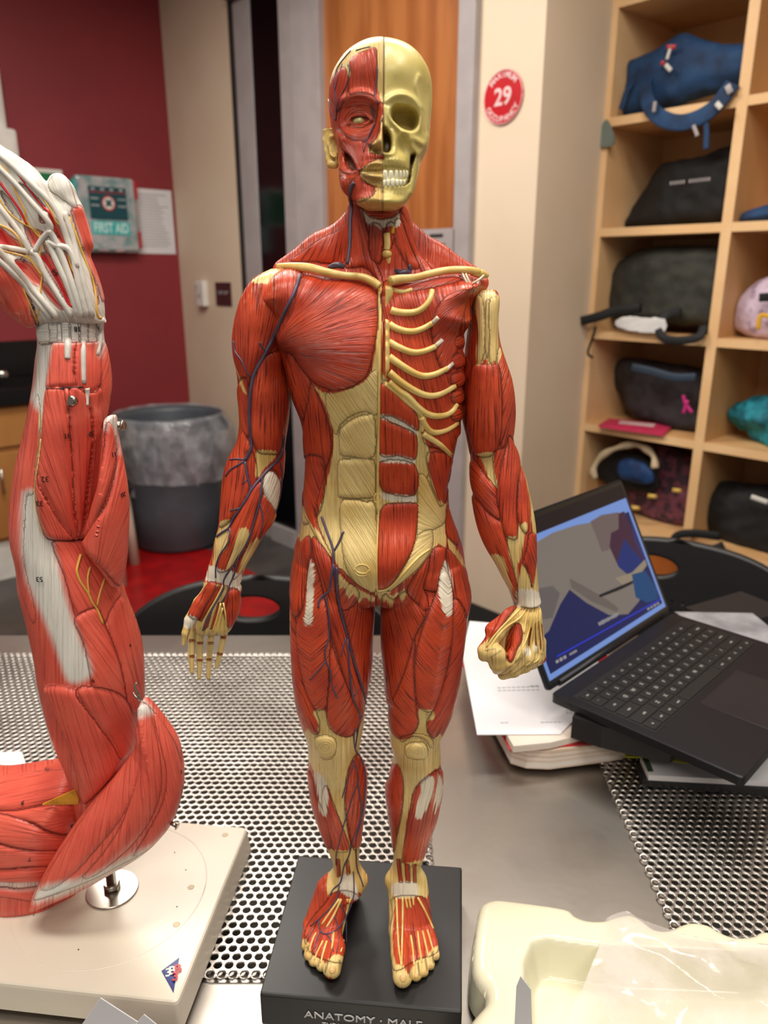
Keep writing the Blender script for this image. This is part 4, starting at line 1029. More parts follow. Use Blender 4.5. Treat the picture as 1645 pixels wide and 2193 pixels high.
s.mus('T', '420,175 405,260 372,330 332,400 302,470 292,520 252,600 202,640 152,740 120,835 82,740 57,650 46,560 52,470 70,380 100,290 145,220 200,180 290,145', ('f', 110, 1000), A=.0030, w=22)
s.mus('T', '200,640 262,605 320,590 336,650 352,800 360,900 340,1000 322,1060 300,1155 250,1162 190,1152 155,1080 138,1000 133,900 145,800 160,730', ('f', 250, -900), A=.0032, w=20)
s.mus('T', '75,790 130,740 135,900 140,1050 120,1065 98,1000 80,900', ('d', .1, 1), A=.0018, w=10)
s.mus('LA', '500,260 540,330 562,400 522,470 552,690 470,852 400,942 322,985 330,800 345,620 375,500 440,370', ('d', -.12, 1), A=.0026, w=16)
s.mus('LA', '560,400 600,520 600,620 560,690 525,500', ('d', 0, 1), A=.0004, w=8)
s.mus('LA', '560,690 642,640 642,750 602,830 562,1000 532,1120 462,1222 402,1302 305,1322 330,1180 400,1000 480,850', ('d', -.38, 1), A=.0026, w=14)
s.mus('LA', '650,730 742,870 735,935 642,1062 562,1202 482,1322 420,1382 470,1240 540,1080 600,900', ('d', -.45, 1), A=.0024, w=13)
s.mus('LA', '690,520 762,490 815,400 812,560 785,650 752,570', ('d', .3, 1), A=.0012, w=8)
s.wh('LA', '650,600 702,560 746,590 776,650 772,740 742,860 702,812 660,742 640,682')
s.mus('LA', '650,600 702,560 746,590 776,650 772,740 742,860 702,812 660,742 640,682', ('d', -.4, 1), A=.0022, w=12, red=False, g=.6)
s.tn('LA', '330,965 392,925 402,982 382,1132 332,1192 302,1272 265,1285 285,1100'); s.tn('LA', '490,985 532,998 542,1060 492,1142 432,1242 368,1315 420,1162 460,1040'); s.tn('LA', '560,1082 622,1060 562,1202 482,1342 448,1342 500,1190')
s.tn('LA', '640,1060 590,1190 510,1320 490,1345 520,1240 560,1150')
s.tn('LA', '600,405 702,398 752,428 722,482 652,552 622,602 588,595 598,500')
s.tn('T', '165,215 230,150 300,138 408,162 416,200 392,242 350,262 290,247 240,237 190,240'); s.tn('T', '52,640 85,700 108,760 132,835 105,800 75,720')
s.tn('LA', '180,1400 480,1450 480,1560 400,1800 420,2300 40,2300 0,1900 20,1650 100,1500', sub=1)
s.wh('LA', '245,1278 350,1308 492,1350 482,1475 400,1445 300,1402 212,1392', sub=2)
s.mus('LA', '245,1400 292,1418 272,1502 202,1602 152,1682 85,1655 122,1560 190,1472', ('d', -.6, 1), A=.0026, w=10)
s.mus('LA', '400,1448 472,1480 472,1602 432,1702 390,1752 352,1642 350,1552', ('f', 420, 1300), A=.0026, w=10)
for p in ('300,1440 340,1430 300,1520 240,1600 180,1700 160,1690 210,1590 270,1500', '310,1560 330,1560 300,1680 270,1760 250,1760 280,1660', '230,1640 260,1620 230,1740 200,1770'): s.mus('LA', p, ('d', -.5, 1), A=.0004, w=5, sub=1)
s.wh('LA', '60,1670 110,1660 155,1690 130,1740 100,1760 50,1740 40,1700')
for a, b in (((132, 1760), (140, 2080)), ((205, 1760), (200, 2090)), ((300, 1780), (268, 2060)), ((95, 1740), (70, 1860))): s.mask('dk', K('LA', [(a[0]-3, a[1]), (a[0]+3, a[1]), (b[0]+3, b[1]), (b[0]-3, b[1])]), sub=1)
for p in ('90,1840 125,1840 128,1850 92,1852', '95,1960 125,1960 126,1972 96,1972', '155,1860 190,1860 190,1870 155,1870', '152,1990 186,1990 186,2000 152,2000', '238,1860 270,1862 270,1870 238,1872', '225,1985 256,1985 256,1995 225,1995', '330,1815 365,1822 365,1832 330,1828', '305,1940 338,1945 338,1955 305,1952'): s.mus('LA', p, ('d', 1, 0), A=.0004, w=3, sub=1, g=.6)
sa.build('arm', FL, FIG)

vr = Vol((0.06, 0.53, 1.04), (0.185, 0.66, 1.48), 0.00085)
vr.rows([(621, 1024, 1062, .612, .012), (632, 1014, 1068, .612, .020), (650, 1010, 1069, .612, .024), (685, 1006, 1066, .612, .026), (726, 1000, 1069, .612, .028), (768, 995, 1081, .612, .031), (809, 993, 1095, .612, .034), (851, 992, 1101, .612, .035),
         (892, 992, 1101, .611, .034), (934, 1001, 1098, .610, .032), (975, 1008, 1108, .608, .031), (1017, 1007, 1123, .605, .031), (1058, 1013, 1134, .602, .030), (1100, 1020, 1143, .598, .029), (1141, 1031, 1148, .594, .027),
         (1183, 1051, 1149, .590, .023), (1224, 1074, 1150, .586, .019), (1266, 1095, 1154, .583, .015), (1288, 1104, 1159, .581, .014)], k=0.004)
FR = lambda p, Y=.578: PY(*K('RA', [p])[0], Y)
RF_ = lambda p, Y=.578: PY(980+p[0]/5.1406, 1300+p[1]/5.1406, Y)
CROP['RH'] = (980, 1300, 5.1406)
vr.pillow(K('RH', '650,0 780,-40 910,0 935,180 955,350 950,520 900,600 800,650 700,620 600,560 540,600 430,520 400,420 430,250 500,120 560,60'), .578, .0125, .010, k=.004)
vr.cone(RF_((620, 80), .573), RF_((400, 260), .566), .0065, .0075, k=.005)         # thenar bulk
vr.chain([RF_((560, 120), .568), RF_((430, 290), .562), RF_((300, 480), .558), RF_((285, 540), .558)], [.0055, .0062, .0058, .0045], k=.003)   # thumb metacarpal
vr.chain([RF_((330, 530), .556), RF_((420, 490), .552), RF_((470, 540), .552)], [.0045, .0052, .0050], k=.003)
vr.chain([RF_((430, 520), .553), RF_((440, 620), .554), RF_((430, 690), .558)], [.0072, .0070, .0040], k=.003)   # thumb tip over the fist
vr.chain([RF_((850, 350), .572), RF_((760, 560), .562), RF_((620, 700), .560), RF_((500, 745), .566)], [.0050, .0056, .0055, .0045], k=.003)
vr.chain([RF_((880, 380), .576), RF_((850, 560), .568), RF_((740, 650), .568), RF_((600, 720), .574)], [.0050, .0056, .0055, .0045], k=.003)
vr.chain([RF_((915, 380), .582), RF_((900, 560), .576), RF_((820, 620), .578), RF_((700, 670), .584)], [.0048, .0052, .0050, .0040], k=.003)
vr.chain([RF_((700, 250), .566), RF_((690, 480), .556), RF_((580, 620), .553), RF_((500, 680), .556)], [.0046, .0052, .0050, .0045], k=.003)
sr = Surf(vr, 2); del vr
s = sr
s.mus('RA', '262,440 302,530 334,640 346,760 342,850 325,945 285,985 262,900 276,780 270,640 250,540', ('d', -.25, 1), A=.0018, w=10)
s.mus('RA', '150,525 200,532 250,530 271,640 274,780 267,900 238,992 150,1002 110,902 98,780 102,650 118,560', ('f', 190, -900), A=.0034, w=20)
s.mus('RA', '70,500 118,520 100,700 98,850 118,960 108,1000 86,880 66,780', ('d', .05, 1), A=.0012, w=8)
s.mus('RF', '225,430 260,400 302,440 382,560 482,680 502,800 532,1005 430,952 330,842 258,742 225,600', ('d', .8, 1), A=.0026, w=14)
s.mus('RF', '250,760 342,852 432,962 542,1042 572,1152 642,1402 702,1702 700,1895 640,1752 555,1602 475,1442 375,1292 300,1102 255,902', ('d', .42, 1), A=.0026, w=14)
s.mus('RF', '600,155 662,235 712,345 732,480 702,650 692,900 702,1195 610,1195 570,1132 532,952 500,782 520,562 552,352', ('f', 660, -1500), A=.0032, w=16)
s.mus('RF', '730,470 802,640 838,900 822,1102 780,1152 722,1052 702,900 712,700', ('d', .05, 1), A=.0022, w=10)
s.mus('RF', '820,1170 862,1150 893,1200 893,1500 862,1705 830,1602 790,1502 760,1452 800,1302', ('d', .3, 1), A=.0018, w=9)
s.mus('RF', '460,330 560,280 600,160 560,350 520,560 500,690 470,560', ('d', -.3, 1), A=.0008, w=8)
s.tn('RA', '115,200 150,145 180,135 235,150 272,200 262,260 258,330 262,400 266,480 250,535 235,515 210,540 195,500 160,540 143,485 155,380 148,280')
s.mus('RA', '195,215 215,215 212,400 200,500 190,400', ('d', 0, 1), A=.0006, w=4, red=False, g=.8)
s.mus('RA', '140,200 175,190 190,330 180,500 150,520 155,380', ('d', 0, 1), A=.0014, w=6, red=False, g=.5)
s.mus('RA', '215,200 255,210 248,400 245,515 215,520 212,400', ('d', 0, 1), A=.0014, w=6, red=False, g=.5)
s.tn('RA', '160,995 200,978 236,988 236,1062 256,1168 214,1122 180,1042')
for p in ('605,1190 650,1180 695,1195 702,1400 716,1705 690,1602 650,1452 618,1332', '720,1080 755,1045 782,1062 786,1152 762,1302 735,1445 710,1422 706,1252', '460,1372 520,1350 582,1402 652,1642 704,1850 640,1732 560,1602 498,1452',
          '760,1460 802,1540 832,1602 852,1722 888,1482 912,1500 925,1760 720,1760 722,1602', '725,440 795,600 838,740 905,1000 905,1140 870,1155 850,1052 808,782 778,642'): s.tn('RF', p)
s.wh('RF', '718,1735 900,1738 950,1800 950,1905 850,1935 705,1895')
s.tn('RH', '650,-20 920,-20 980,300 970,560 800,720 500,820 330,700 230,560 240,430 400,300 560,60', sub=2)
s.mus('RH', '430,200 500,60 600,-5 650,0 560,110 480,220 400,310 340,400 360,330', ('f', 640, -60), A=.0024, w=9)
s.mus('RH', '640,180 690,190 712,290 700,380 650,480 600,600 550,580 530,460 545,340 590,230', ('f', 660, 100), A=.0026, w=10)
for p in ('800,240 820,230 815,380 800,420 780,420', '860,180 880,200 885,420 860,420', '895,160 930,200 942,480 915,460'): s.mus('RH', p, ('d', .3, 1), A=.0003, w=5, sub=1)
s.wh('RH', '740,460 790,450 800,520 750,540'); s.wh('RH', '850,420 880,420 880,480 850,480')
for a, b in (((700, 560), (480, 740)), ((800, 600), (620, 735)), ((880, 600), (760, 665)), ((300, 480), (420, 460)), ((360, 560), (480, 480)), ((380, 560), (390, 640))): s.mask('dk', K('RH', [(a[0]-3, a[1]-3), (a[0]+3, a[1]+3), (b[0]+3, b[1]+3), (b[0]-3, b[1]-3)]), sub=1)
sr.build('arm', FL, FIG)
# ---------- head: skull on one half, muscles on the other
HX = lambda p: K('H', [p])[0]
hv = Vol((-0.052, 0.528, 1.455), (0.052, 0.672, 1.632), 0.00075)
hv.rows([(93, 806, 832, .615, .008), (96, 790, 846, .615, .018), (103, 770, 864, .615, .027), (112, 754, 884, .615, .034), (126, 736, 900, .615, .040), (142, 724, 911, .615, .0435), (162, 713, 920.5, .615, .046), (190, 706, 925, .615, .048), (226, 705, 925, .614, .048),
         (259, 708, 922, .612, .047), (290, 713, 920, .609, .045), (320, 721, 915, .604, .042), (350, 727, 901, .597, .037), (379, 728, 894, .591, .034), (405, 733, 888, .585, .030), (425, 748, 878, .580, .027), (440, 766, 866, .576, .024), (450, 788, 848, .573, .018)], k=0.003, n=2.15)
# displacement of the front, sculpted in face coordinates (H crop)
X = hv.ax[0][:, None]+0*hv.ax[2][None, :]; Z = 0*hv.ax[0][:, None]+hv.ax[2][None, :]
Yr = np.full(X.shape, 0.572)
pu, pv = project(np.stack([X.ravel(), Yr.ravel(), Z.ravel()], 1))
U = ((pu-640)*3.9167).reshape(X.shape); W_ = ((pv-60)*3.9167).reshape(X.shape)
D = np.zeros(X.shape)
MID = 706
left = 1/(1+np.exp((U-MID)/2.5)); right = 1-left
def G(cx, cy, sx, sy, a, ang=0, side=None):
    global D
    c, s_ = math.cos(math.radians(ang)), math.sin(math.radians(ang)); dx, dy = U-cx, W_-cy
    g = a*np.exp(-(((dx*c+dy*s_)/sx)**2+((-dx*s_+dy*c)/sy)**2))
    D += g*(left if side == 'l' else right if side == 'r' else 1)
def Pl(pts, a, w, side=None, pw=1.0):
    global D
    p = catmull([tuple(float(c) for c in q.split(',')) for q in pts.split()], True, 3)
    d = sdpoly(U, W_, p); t = np.clip(d/w, 0, 1); t = t*t*(3-2*t)
    D += a*t**pw*(left if side == 'l' else right if side == 'r' else 1)
def Ln(pts, a, w, side=None):
    global D
    p = catmull([tuple(float(c) for c in q.split(',')) for q in pts.split()], False, 4); d = np.full(U.shape, 1e9)
    for (x1, y1), (x2, y2) in zip(p, p[1:]):
        ex, ey = x2-x1, y2-y1; t = np.clip(((U-x1)*ex+(W_-y1)*ey)/(ex*ex+ey*ey+1e-9), 0, 1)
        d = np.minimum(d, np.hypot(U-x1-t*ex, W_-y1-t*ey))
    D += a*np.exp(-(d/w)**2)*(left if side == 'l' else right if side == 'r' else 1)
mm = 0.001
# skull half
G(860, 330, 150, 130, 2.0*mm, side='r')                        # frontal bone
G(1075, 520, 45, 150, -3.2*mm, side='r')                       # temple
Ln('1015,380 990,470 1010,560 1040,640', 1.8*mm, 20, 'r')      # temporal line
Ln('730,640 800,590 880,575 960,600 1020,660', 3.6*mm, 32, 'r')   # brow
Pl('768,700 800,655 860,640 940,648 1000,690 1012,760 990,830 935,868 870,858 808,812 768,765', -19*mm, 46, 'r', 0.7)
Ln('760,690 755,760 800,830 870,880 940,890 1000,860 1025,790 1030,700', 2.6*mm, 20, 'r')   # orbit rim
Ln('715,700 722,780 730,850', 5.5*mm, 26, 'r')                 # nasal bone
Pl('708,850 740,872 768,925 778,1000 768,1052 738,1066 700,1050 700,900', -11*mm, 22, 'r', 0.6)
Ln('780,880 800,960 800,1060 760,1085', 2.0*mm, 18, 'r')
Ln('880,905 960,930 1040,960 1090,930 1105,880', 4.2*mm, 34, 'r')   # cheekbone
Ln('930,960 960,1010 1010,1035 1060,1020', 3.0*mm, 28, 'r')
G(870, 1010, 45, 70, -3.0*mm, side='r')                        # canine fossa
G(800, 1120, 110, 70, 5.0*mm, side='r')                        # maxilla
Ln('705,1085 730,1090', 4*mm, 16, 'r')
Pl('930,1075 960,1045 985,1060 950,1180 935,1290 900,1330 870,1345 905,1290 925,1200', -11*mm, 20, 'r', 0.7)
Ln('1000,1060 985,1180 965,1300 950,1390', 3.2*mm, 24, 'r')    # ramus
G(790, 1300, 110, 60, 3.2*mm, side='r')
Ln('705,1480 790,1490 880,1460 940,1400', 3.0*mm, 36, 'r')     # jaw edge
G(760, 1450, 60, 40, 3.0*mm, side='r')
for i, x in enumerate((730, 762, 795, 828, 858, 884)): Ln('%d,1130 %d,1185' % (x, x), 1.0*mm, 9, 'r'); Ln('%d,1340 %d,1400' % (x-4, x-2), 0.9*mm, 9, 'r')
Pl('700,1185 915,1185 915,1235 900,1300 880,1345 700,1345', -1.6*mm, 12, 'r')
Pl('1050,1000 1090,980 1085,1060 1030,1130 1010,1160 1005,1080', -6*mm, 24, 'r')
# muscle half
G(560, 330, 150, 130, 1.5*mm, side='l')
Ln('380,600 450,575 540,575 620,610 680,650', 3.2*mm, 34, 'l')   # brow
G(515, 775, 100, 62, -4.6*mm, side='l')
Ln('415,800 450,755 510,735 570,745 610,785', 2.2*mm, 14, 'l')   # upper lid
Ln('430,800 480,825 540,825 600,800', 1.6*mm, 12, 'l')
Pl('700,640 688,740 672,840 640,920 605,975 590,1015 610,1045 660,1050 720,1060 720,640', 5.0*mm, 52, 'l')
Ln('706,700 706,820 706,930 706,1000', 5.0*mm, 40, 'l'); G(690, 985, 42, 45, 4.0*mm, side='l'); G(620, 1005, 26, 24, 2.5*mm, side='l')
G(650, 1052, 26, 10, -3.5*mm, side='l')
G(400, 900, 90, 60, 2.2*mm, side='l')                          # cheek
Pl('385,1030 430,1060 480,1130 495,1190 470,1215 425,1200 390,1140 370,1080', -6*mm, 26, 'l')
G(640, 1100, 90, 40, 1.8*mm, side='l')
Ln('530,1215 580,1180 640,1160 706,1165', 3.8*mm, 22, 'l'); Ln('550,1250 610,1265 660,1272 706,1275', 3.8*mm, 24, 'l'); Ln('520,1222 580,1222 640,1218 706,1224', -2.6*mm, 8, 'l')
G(640, 1330, 60, 18, -2.0*mm, side='l'); Ln('510,1480 580,1470 640,1460 706,1470', 4.0*mm, 44, 'l'); Ln('700,1400 702,1540', -1.5*mm, 8)
G(390, 1290, 44, 90, 2.0*mm, side='l')
# groove and step at the midline
Ln('722,125 716,400 712,640', -0.8*mm, 5); D += 0.9*mm*left*(W_ < 660)
fy = np.clip((0.615-hv.ax[1])/0.020, 0, 1)                      # applies to the front half only
hx = hv.F; out = np.empty_like(hx)
for j, y in enumerate(hv.ax[1]):
    wgt = fy[j]; ys = y+D*wgt                                    # sample the base field behind
    f = (ys-hv.o[1])/hv.h; f = np.clip(f, 0, hv.n[1]-1.001); i0 = f.astype(int); fr_ = f-i0
    a = np.take_along_axis(hx, i0[:, None, :], 1)[:, 0]; b_ = np.take_along_axis(hx, i0[:, None, :]+1, 1)[:, 0]
    out[:, j, :] = a*(1-fr_)+b_*fr_
hv.F = out.astype(np.float32)
hh_ = Surf(hv, 1); del hv, out, hx
s = hh_
# paint: skull half
s.mask('bone', K('H', '716,60 1200,60 1200,1600 700,1600 706,1300 706,1000 708,700 714,400'), sub=1)
s.mus('H', '100,60 714,60 712,640 706,1600 100,1600', ('d', 0, 1), A=0, red=False, sub=1)
s.tn('H', '250,60 716,60 716,500 706,640 672,560 655,420 655,200 560,190 470,240 430,300 440,380 400,420 380,330 320,400 280,480 240,420 240,300', sub=2)
s.mus('H', '425,285 480,225 560,190 640,165 655,250 650,400 640,540 600,575 500,560 430,560 420,470 440,380', ('f', 480, -400), A=.0010, w=14)
s.mus('H', '275,440 330,360 380,330 410,400 415,520 370,640 335,700 300,650 262,580', ('f', 330, 900), A=.0010, w=14)
s.mus('H', '370,640 420,570 500,545 600,560 680,640 690,700 650,740 640,830 600,900 540,950 450,940 370,880 335,780', ('o', 515, 770, 1.25), A=.0006, w=10)
s.mus('H', '430,800 440,760 510,740 580,755 612,790 560,812 500,818', ('o', 515, 770, 1.4), A=.0002, w=4, g=.8)
s.mus('H', '670,640 706,640 706,760 680,800 660,900 600,980 560,1040 540,1000 600,910 650,800', ('d', -.35, 1), A=.0008, w=8)
s.mus('H', '320,850 370,890 460,945 540,955 560,1060 530,1150 525,1200 490,1190 440,1080 360,1020 325,960', ('f', 560, 1260), A=.0012, w=10)
s.mus('H', '540,960 600,1000 600,1050 706,1060 706,1110 640,1110 560,1160 530,1190 540,1080', ('f', 650, 1400), A=.0008, w=8)
s.mus('H', '350,1030 385,1040 390,1140 425,1200 470,1215 480,1260 440,1300 420,1400 380,1380 345,1300 338,1150', ('d', .2, 1), A=.0014, w=10)
s.mus('H', '480,1230 540,1240 560,1300 620,1330 640,1370 600,1420 500,1460 440,1420 430,1340 455,1280', ('f', 520, 1050), A=.0012, w=10)
s.mus('H', '340,1180 400,1225 480,1225 520,1225 470,1260 400,1270 345,1240', ('f', 620, 1220), A=.0010, w=8)
s.tn('H', '706,760 690,780 682,860 655,930 600,985 588,1030 620,1050 706,1055 700,760', sub=2)
s.tn('H', '515,1210 560,1160 620,1120 706,1108 706,1325 640,1325 580,1300 540,1262', sub=2)
s.tn('H', '480,1460 560,1430 620,1410 640,1350 680,1315 706,1315 706,1600 560,1600', sub=2)
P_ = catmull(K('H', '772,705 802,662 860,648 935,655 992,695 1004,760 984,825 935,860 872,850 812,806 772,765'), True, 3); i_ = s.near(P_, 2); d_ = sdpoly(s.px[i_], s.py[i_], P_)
s.dk[i_] = np.where(d_ > 0, np.maximum(s.dk[i_], -2.2+np.minimum(d_, 10)*.16), s.dk[i_])  # shade of the deep eye socket painted into the colour, darker inwards
s.mus('H', '515,1210 560,1160 620,1120 720,1108 720,1325 640,1325 580,1300 540,1262', ('o', 720, 1222, 1), A=0, red=False, g=.2)
s.mask('dk', K('H', '395,1060 430,1070 475,1140 485,1185 455,1200 420,1170 400,1110'))
for q_ in ('412,800 450,757 510,742 570,752 612,790 570,765 510,752 455,768', '430,805 480,832 545,832 605,800 545,842 480,842', '600,640 650,690 640,760 625,790 612,740', '588,985 610,960 620,985 604,1020'): s.mask('dk', K('H', q_))
s.mask('dk', K('H', '640,1048 668,1046 672,1056 645,1058'), sub=1)
s.mask('dk', K('H', '516,1220 640,1215 706,1221 706,1226 640,1222 520,1226'), sub=1)
s.mask('dk', K('H', '722,885 745,895 765,935 770,1000 760,1045 735,1050 716,1030 714,900'))
s.mask('dk', K('H', '935,1090 955,1065 970,1070 940,1190 925,1290 900,1310 915,1260 925,1190'))
s.mask('dk', K('H', '718,130 724,130 718,400 714,640 708,640 712,400'), sub=1)
s.fa *= 1.7; s.grv *= 1.0
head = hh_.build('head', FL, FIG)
BV = [sb.bvh, sa.bvh, sr.bvh, hh_.bvh]

# ear
ev = Vol((-0.056, 0.575, 1.505), (-0.030, 0.64, 1.565), 0.0006)
EP = lambda x, y, Y=.606: PY(*HX((x, y)), Y)
ev.pillow(K('H', '222,850 260,822 300,850 325,920 330,1000 330,1100 320,1165 280,1165 255,1130 240,1060 215,950'), .606, .0022, .0022, k=.001, tilt=(-0.6, 0))
hel = [EP(318, 900, .602), EP(300, 850, .603), EP(262, 825, .606), EP(226, 860, .609), EP(218, 940, .610), EP(234, 1030, .609), EP(250, 1100, .608), EP(270, 1145, .606), EP(305, 1150, .604)]
ev.chain(hel, [.0014, .0016, .0017, .0017, .0016, .0015, .0018, .0026, .0026], k=.0012)
ev.chain([EP(300, 900, .600), EP(268, 915, .604), EP(255, 980, .605), EP(275, 1060, .603), EP(300, 1080, .600)], [.0011, .0012, .0012, .0012, .0010], k=.001)
ev.chain([EP(322, 1000, .598), EP(325, 1050, .598)], [.0018, .0016], k=.001)
ev.cone(EP(290, 1000, .600), EP(298, 1030, .600), .0030, .0030, k=.0012, op='sub')
V, Q = ev.mesh(1); link('ear', mesh_from(V, Q), M['bone'], FIG)
# eyeball
h = cast([hh_.bvh], *HX((520, 780)))
bm = bmesh.new(); bmesh.ops.create_uvsphere(bm, u_segments=24, v_segments=16, radius=.0062)
for v in bm.verts: v.co.z *= .62
bmesh.ops.translate(bm, vec=h[0]+Vector((0, .0042, 0)), verts=bm.verts); eb = link('eyeball', from_bm(bm, True), M['eye'], FIG)
bm = bmesh.new(); bmesh.ops.create_uvsphere(bm, u_segments=16, v_segments=10, radius=.0021); bmesh.ops.translate(bm, vec=h[0]+Vector((-0.0003, -.0008, 0)), verts=bm.verts)
link('iris', from_bm(bm, True), M['skullbone'], eb)
# teeth
def tooth(px, py, w_, h_, Y):
    hh = cast([hh_.bvh], *HX((px, py))); Y = hh[0].y-.0002 if hh else Y
    c = PY(*HX((px, py)), Y); k_ = depth(c)/F_PX/3.9167
    bm = bmesh.new(); bmesh.ops.create_uvsphere(bm, u_segments=20, v_segments=14, radius=1); pw = lambda q, e: math.copysign(abs(q)**e, q)
    for v in bm.verts:
        z = pw(v.co.z, .55); tp = 1-.16*(z if py < 1270 else -z)
        v.co = Vector((pw(v.co.x, .65)*w_*k_*.5*tp, v.co.y*.0019, z*h_*k_*.5))
    bmesh.ops.transform(bm, matrix=Matrix.Translation(c) @ Matrix.Rotation((px-706)*0.0022, 4, 'Z'), verts=bm.verts)
    link('tooth', from_bm(bm, True), M['tooth'], FIG)
h0 = cast([hh_.bvh], *HX((740, 1180)))[0].y
for i, (x, w_, h_) in enumerate(((724, 46, 84), (772, 44, 76), (816, 38, 80), (850, 30, 68), (878, 26, 66), (901, 20, 64))): tooth(x, 1236-i*2, w_, h_, h0+.0004+((x-706)/3.9167*.00036)**2*14)
for i, (x, w_, h_) in enumerate(((717, 29, 62), (749, 31, 68), (787, 36, 72), (823, 31, 60), (853, 27, 54), (880, 23, 48))): tooth(x, 1306-i*2, w_, h_, h0+.0014+((x-706)/3.9167*.00036)**2*14)
M['redm'] = mat('plain_red_muscle_paint', (196, 66, 38), .3, col2=(120, 30, 18), scale=60, stretch=(1, 1, 6), bump=.0004)
# ---------- bones lying on the body
def bone(name, crop, pts, r, lift=.3, mt=None, taper=None, n=12, parent=FIG, bv=None, step=3):
    o = lay(name, bv or [sb.bvh], pts if not isinstance(pts, str) else [tuple(float(c) for c in q.split(',')) for q in pts.split()], r, mt or M['bone'], parent, lift, step, n, crop=crop)
    return o
def rod(name, crop, pts, rs, Ys, mt, n=14, parent=FIG):
    P = [PY(*K(crop, [p])[0], Y) for p, Y in zip(pts, Ys)]
    C_ = catmull([(p.x, p.y, p.z, r*depth(p)/F_PX) for p, r in zip(P, rs)], False, 6)
    return link(name, tube_mesh([c[:3] for c in C_], [c[3] for c in C_], n), mt, parent)
rod('clavicle', 'T', [(292, 124), (380, 132), (470, 140), (560, 163), (660, 180), (760, 190), (820, 215), (856, 240)], [4, 9, 10, 9.5, 8, 8.5, 9, 8], [.598, .590, .582, .576, .574, .570, .566, .564], M['bone'])
rod('clavicle', 'T', [(914, 210), (960, 200), (1050, 192), (1130, 172), (1230, 152), (1330, 150), (1400, 160)], [10, 9.5, 8, 8, 8, 8, 8], [.562, .566, .572, .578, .584, .588, .594], M['bone'])
rod('acromion', 'T', [(1365, 162), (1410, 170), (1448, 182)], [8, 9.5, 5.5], [.592, .596, .600], M['bone'])
for p in (((1310, 165), (1335, 215), (1370, 262)), ((1330, 170), (1350, 215), (1380, 265)), ((1400, 215), (1385, 250), (1375, 270)), ((1430, 180), (1400, 205), (1350, 235))):
    rod('ligament', 'T', p, [2.6, 2.4, 2.8], [.586, .582, .584], M['whitefascia'], 8)
rod('subclavius', 'T', [(930, 238), (1100, 222), (1300, 190)], [4, 6.5, 6], [.570, .580, .590], M['redm'], 10)
sv = Vol((0.0, 0.535, 1.30), (0.06, 0.60, 1.47), 0.0010)
st0 = cast([sb.bvh], *K('T', [(890, 500)])[0])[0].y
def stern(pts, Yc, T): sv.pillow(K('T', pts), Yc, T, .0024, k=.002)
y1 = cast([sb.bvh], *K('T', [(895, 280)])[0])[0].y; y2 = cast([sb.bvh], *K('T', [(885, 650)])[0])[0].y
stern('868,240 900,236 928,240 930,290 908,340 912,400 908,430 868,430', y1-.0008, .0048)
for a, b in ((425, 500), (495, 560), (555, 640), (635, 705)): stern('868,%d 906,%d 912,%d 906,%d 868,%d' % (a, a, (a+b)//2, b, b), cast([sb.bvh], *K('T', [(888, (a+b)/2)])[0])[0].y-.0006, .0046)
stern('866,700 898,700 890,745 868,772', y2-.0004, .0045)
V, Q = sv.mesh(1); link('sternum', mesh_from(V, Q), M['bone'], FIG)
px0 = lambda s_: [tuple(float(c) for c in q.split(',')) for q in s_.split()]
ribs = [('930,260 985,272 1035,256', 6), ('918,370 960,382 1030,385 1085,368 1130,320 1145,262', 8), ('910,448 955,475 1030,490 1090,475 1150,440', 8), ('906,545 960,575 1040,605 1110,595 1165,570', 8),
        ('908,628 960,665 1040,715 1100,735 1170,722 1230,690', 8.5), ('908,712 970,765 1050,815 1120,842 1190,835 1270,790', 8.5), ('905,765 960,815 1010,845 1060,900 1120,945 1190,955 1250,935 1280,890', 8.5),
        ('1085,960 1110,1010 1150,1045 1220,1035 1285,995', 7.5), ('1095,1050 1150,1085 1200,1120 1250,1170', 7), ('885,775 950,825 1010,880 1070,930 1095,970 1090,1040', 5.5)]
for p, r in ribs: lay('rib', [sb.bvh], px0(p), r, M['bone'], FIG, -.2, 3, 12, (1.05, .75), crop='T')
for p, r in (('1150,440 1180,410', 5), ('1160,572 1200,535', 5), ('1215,705 1255,665', 5)): bone('rib_tendon', 'T', p, r, .0, M['whitefascia'])
bone('linea_alba', 'T', '862,250 858,500 856,760 852,1000 846,1300 846,1491', 3.0, .1); bone('linea_alba', 'A', '790,60 788,300 792,420 780,700 776,900 782,1065', 2.2, .1)
# navel and round cap
def ring(name, crop, c, rx, ry, r, mt, bv=None):
    p = [(c[0]+rx*math.cos(t), c[1]+ry*math.sin(t)) for t in [i*2*PI/24 for i in range(25)]]
    return lay(name, bv or [sb.bvh], p, r, mt, FIG, .2, 1.5, 8, crop=crop)
ring('navel', 'A', (783, 365), 26, 36, 2.0, M['bone']); ring('round_cap', 'A', (668, 895), 56, 42, 1.2, M['bone']); 
bone('round_cap_line', 'A', '615,880 640,912 700,918 722,890', 1.3, .1)
bone('pubic_tendon', 'A', '785,1045 840,1040 900,1000 990,900 1080,800 1165,740', 2.6, .2)
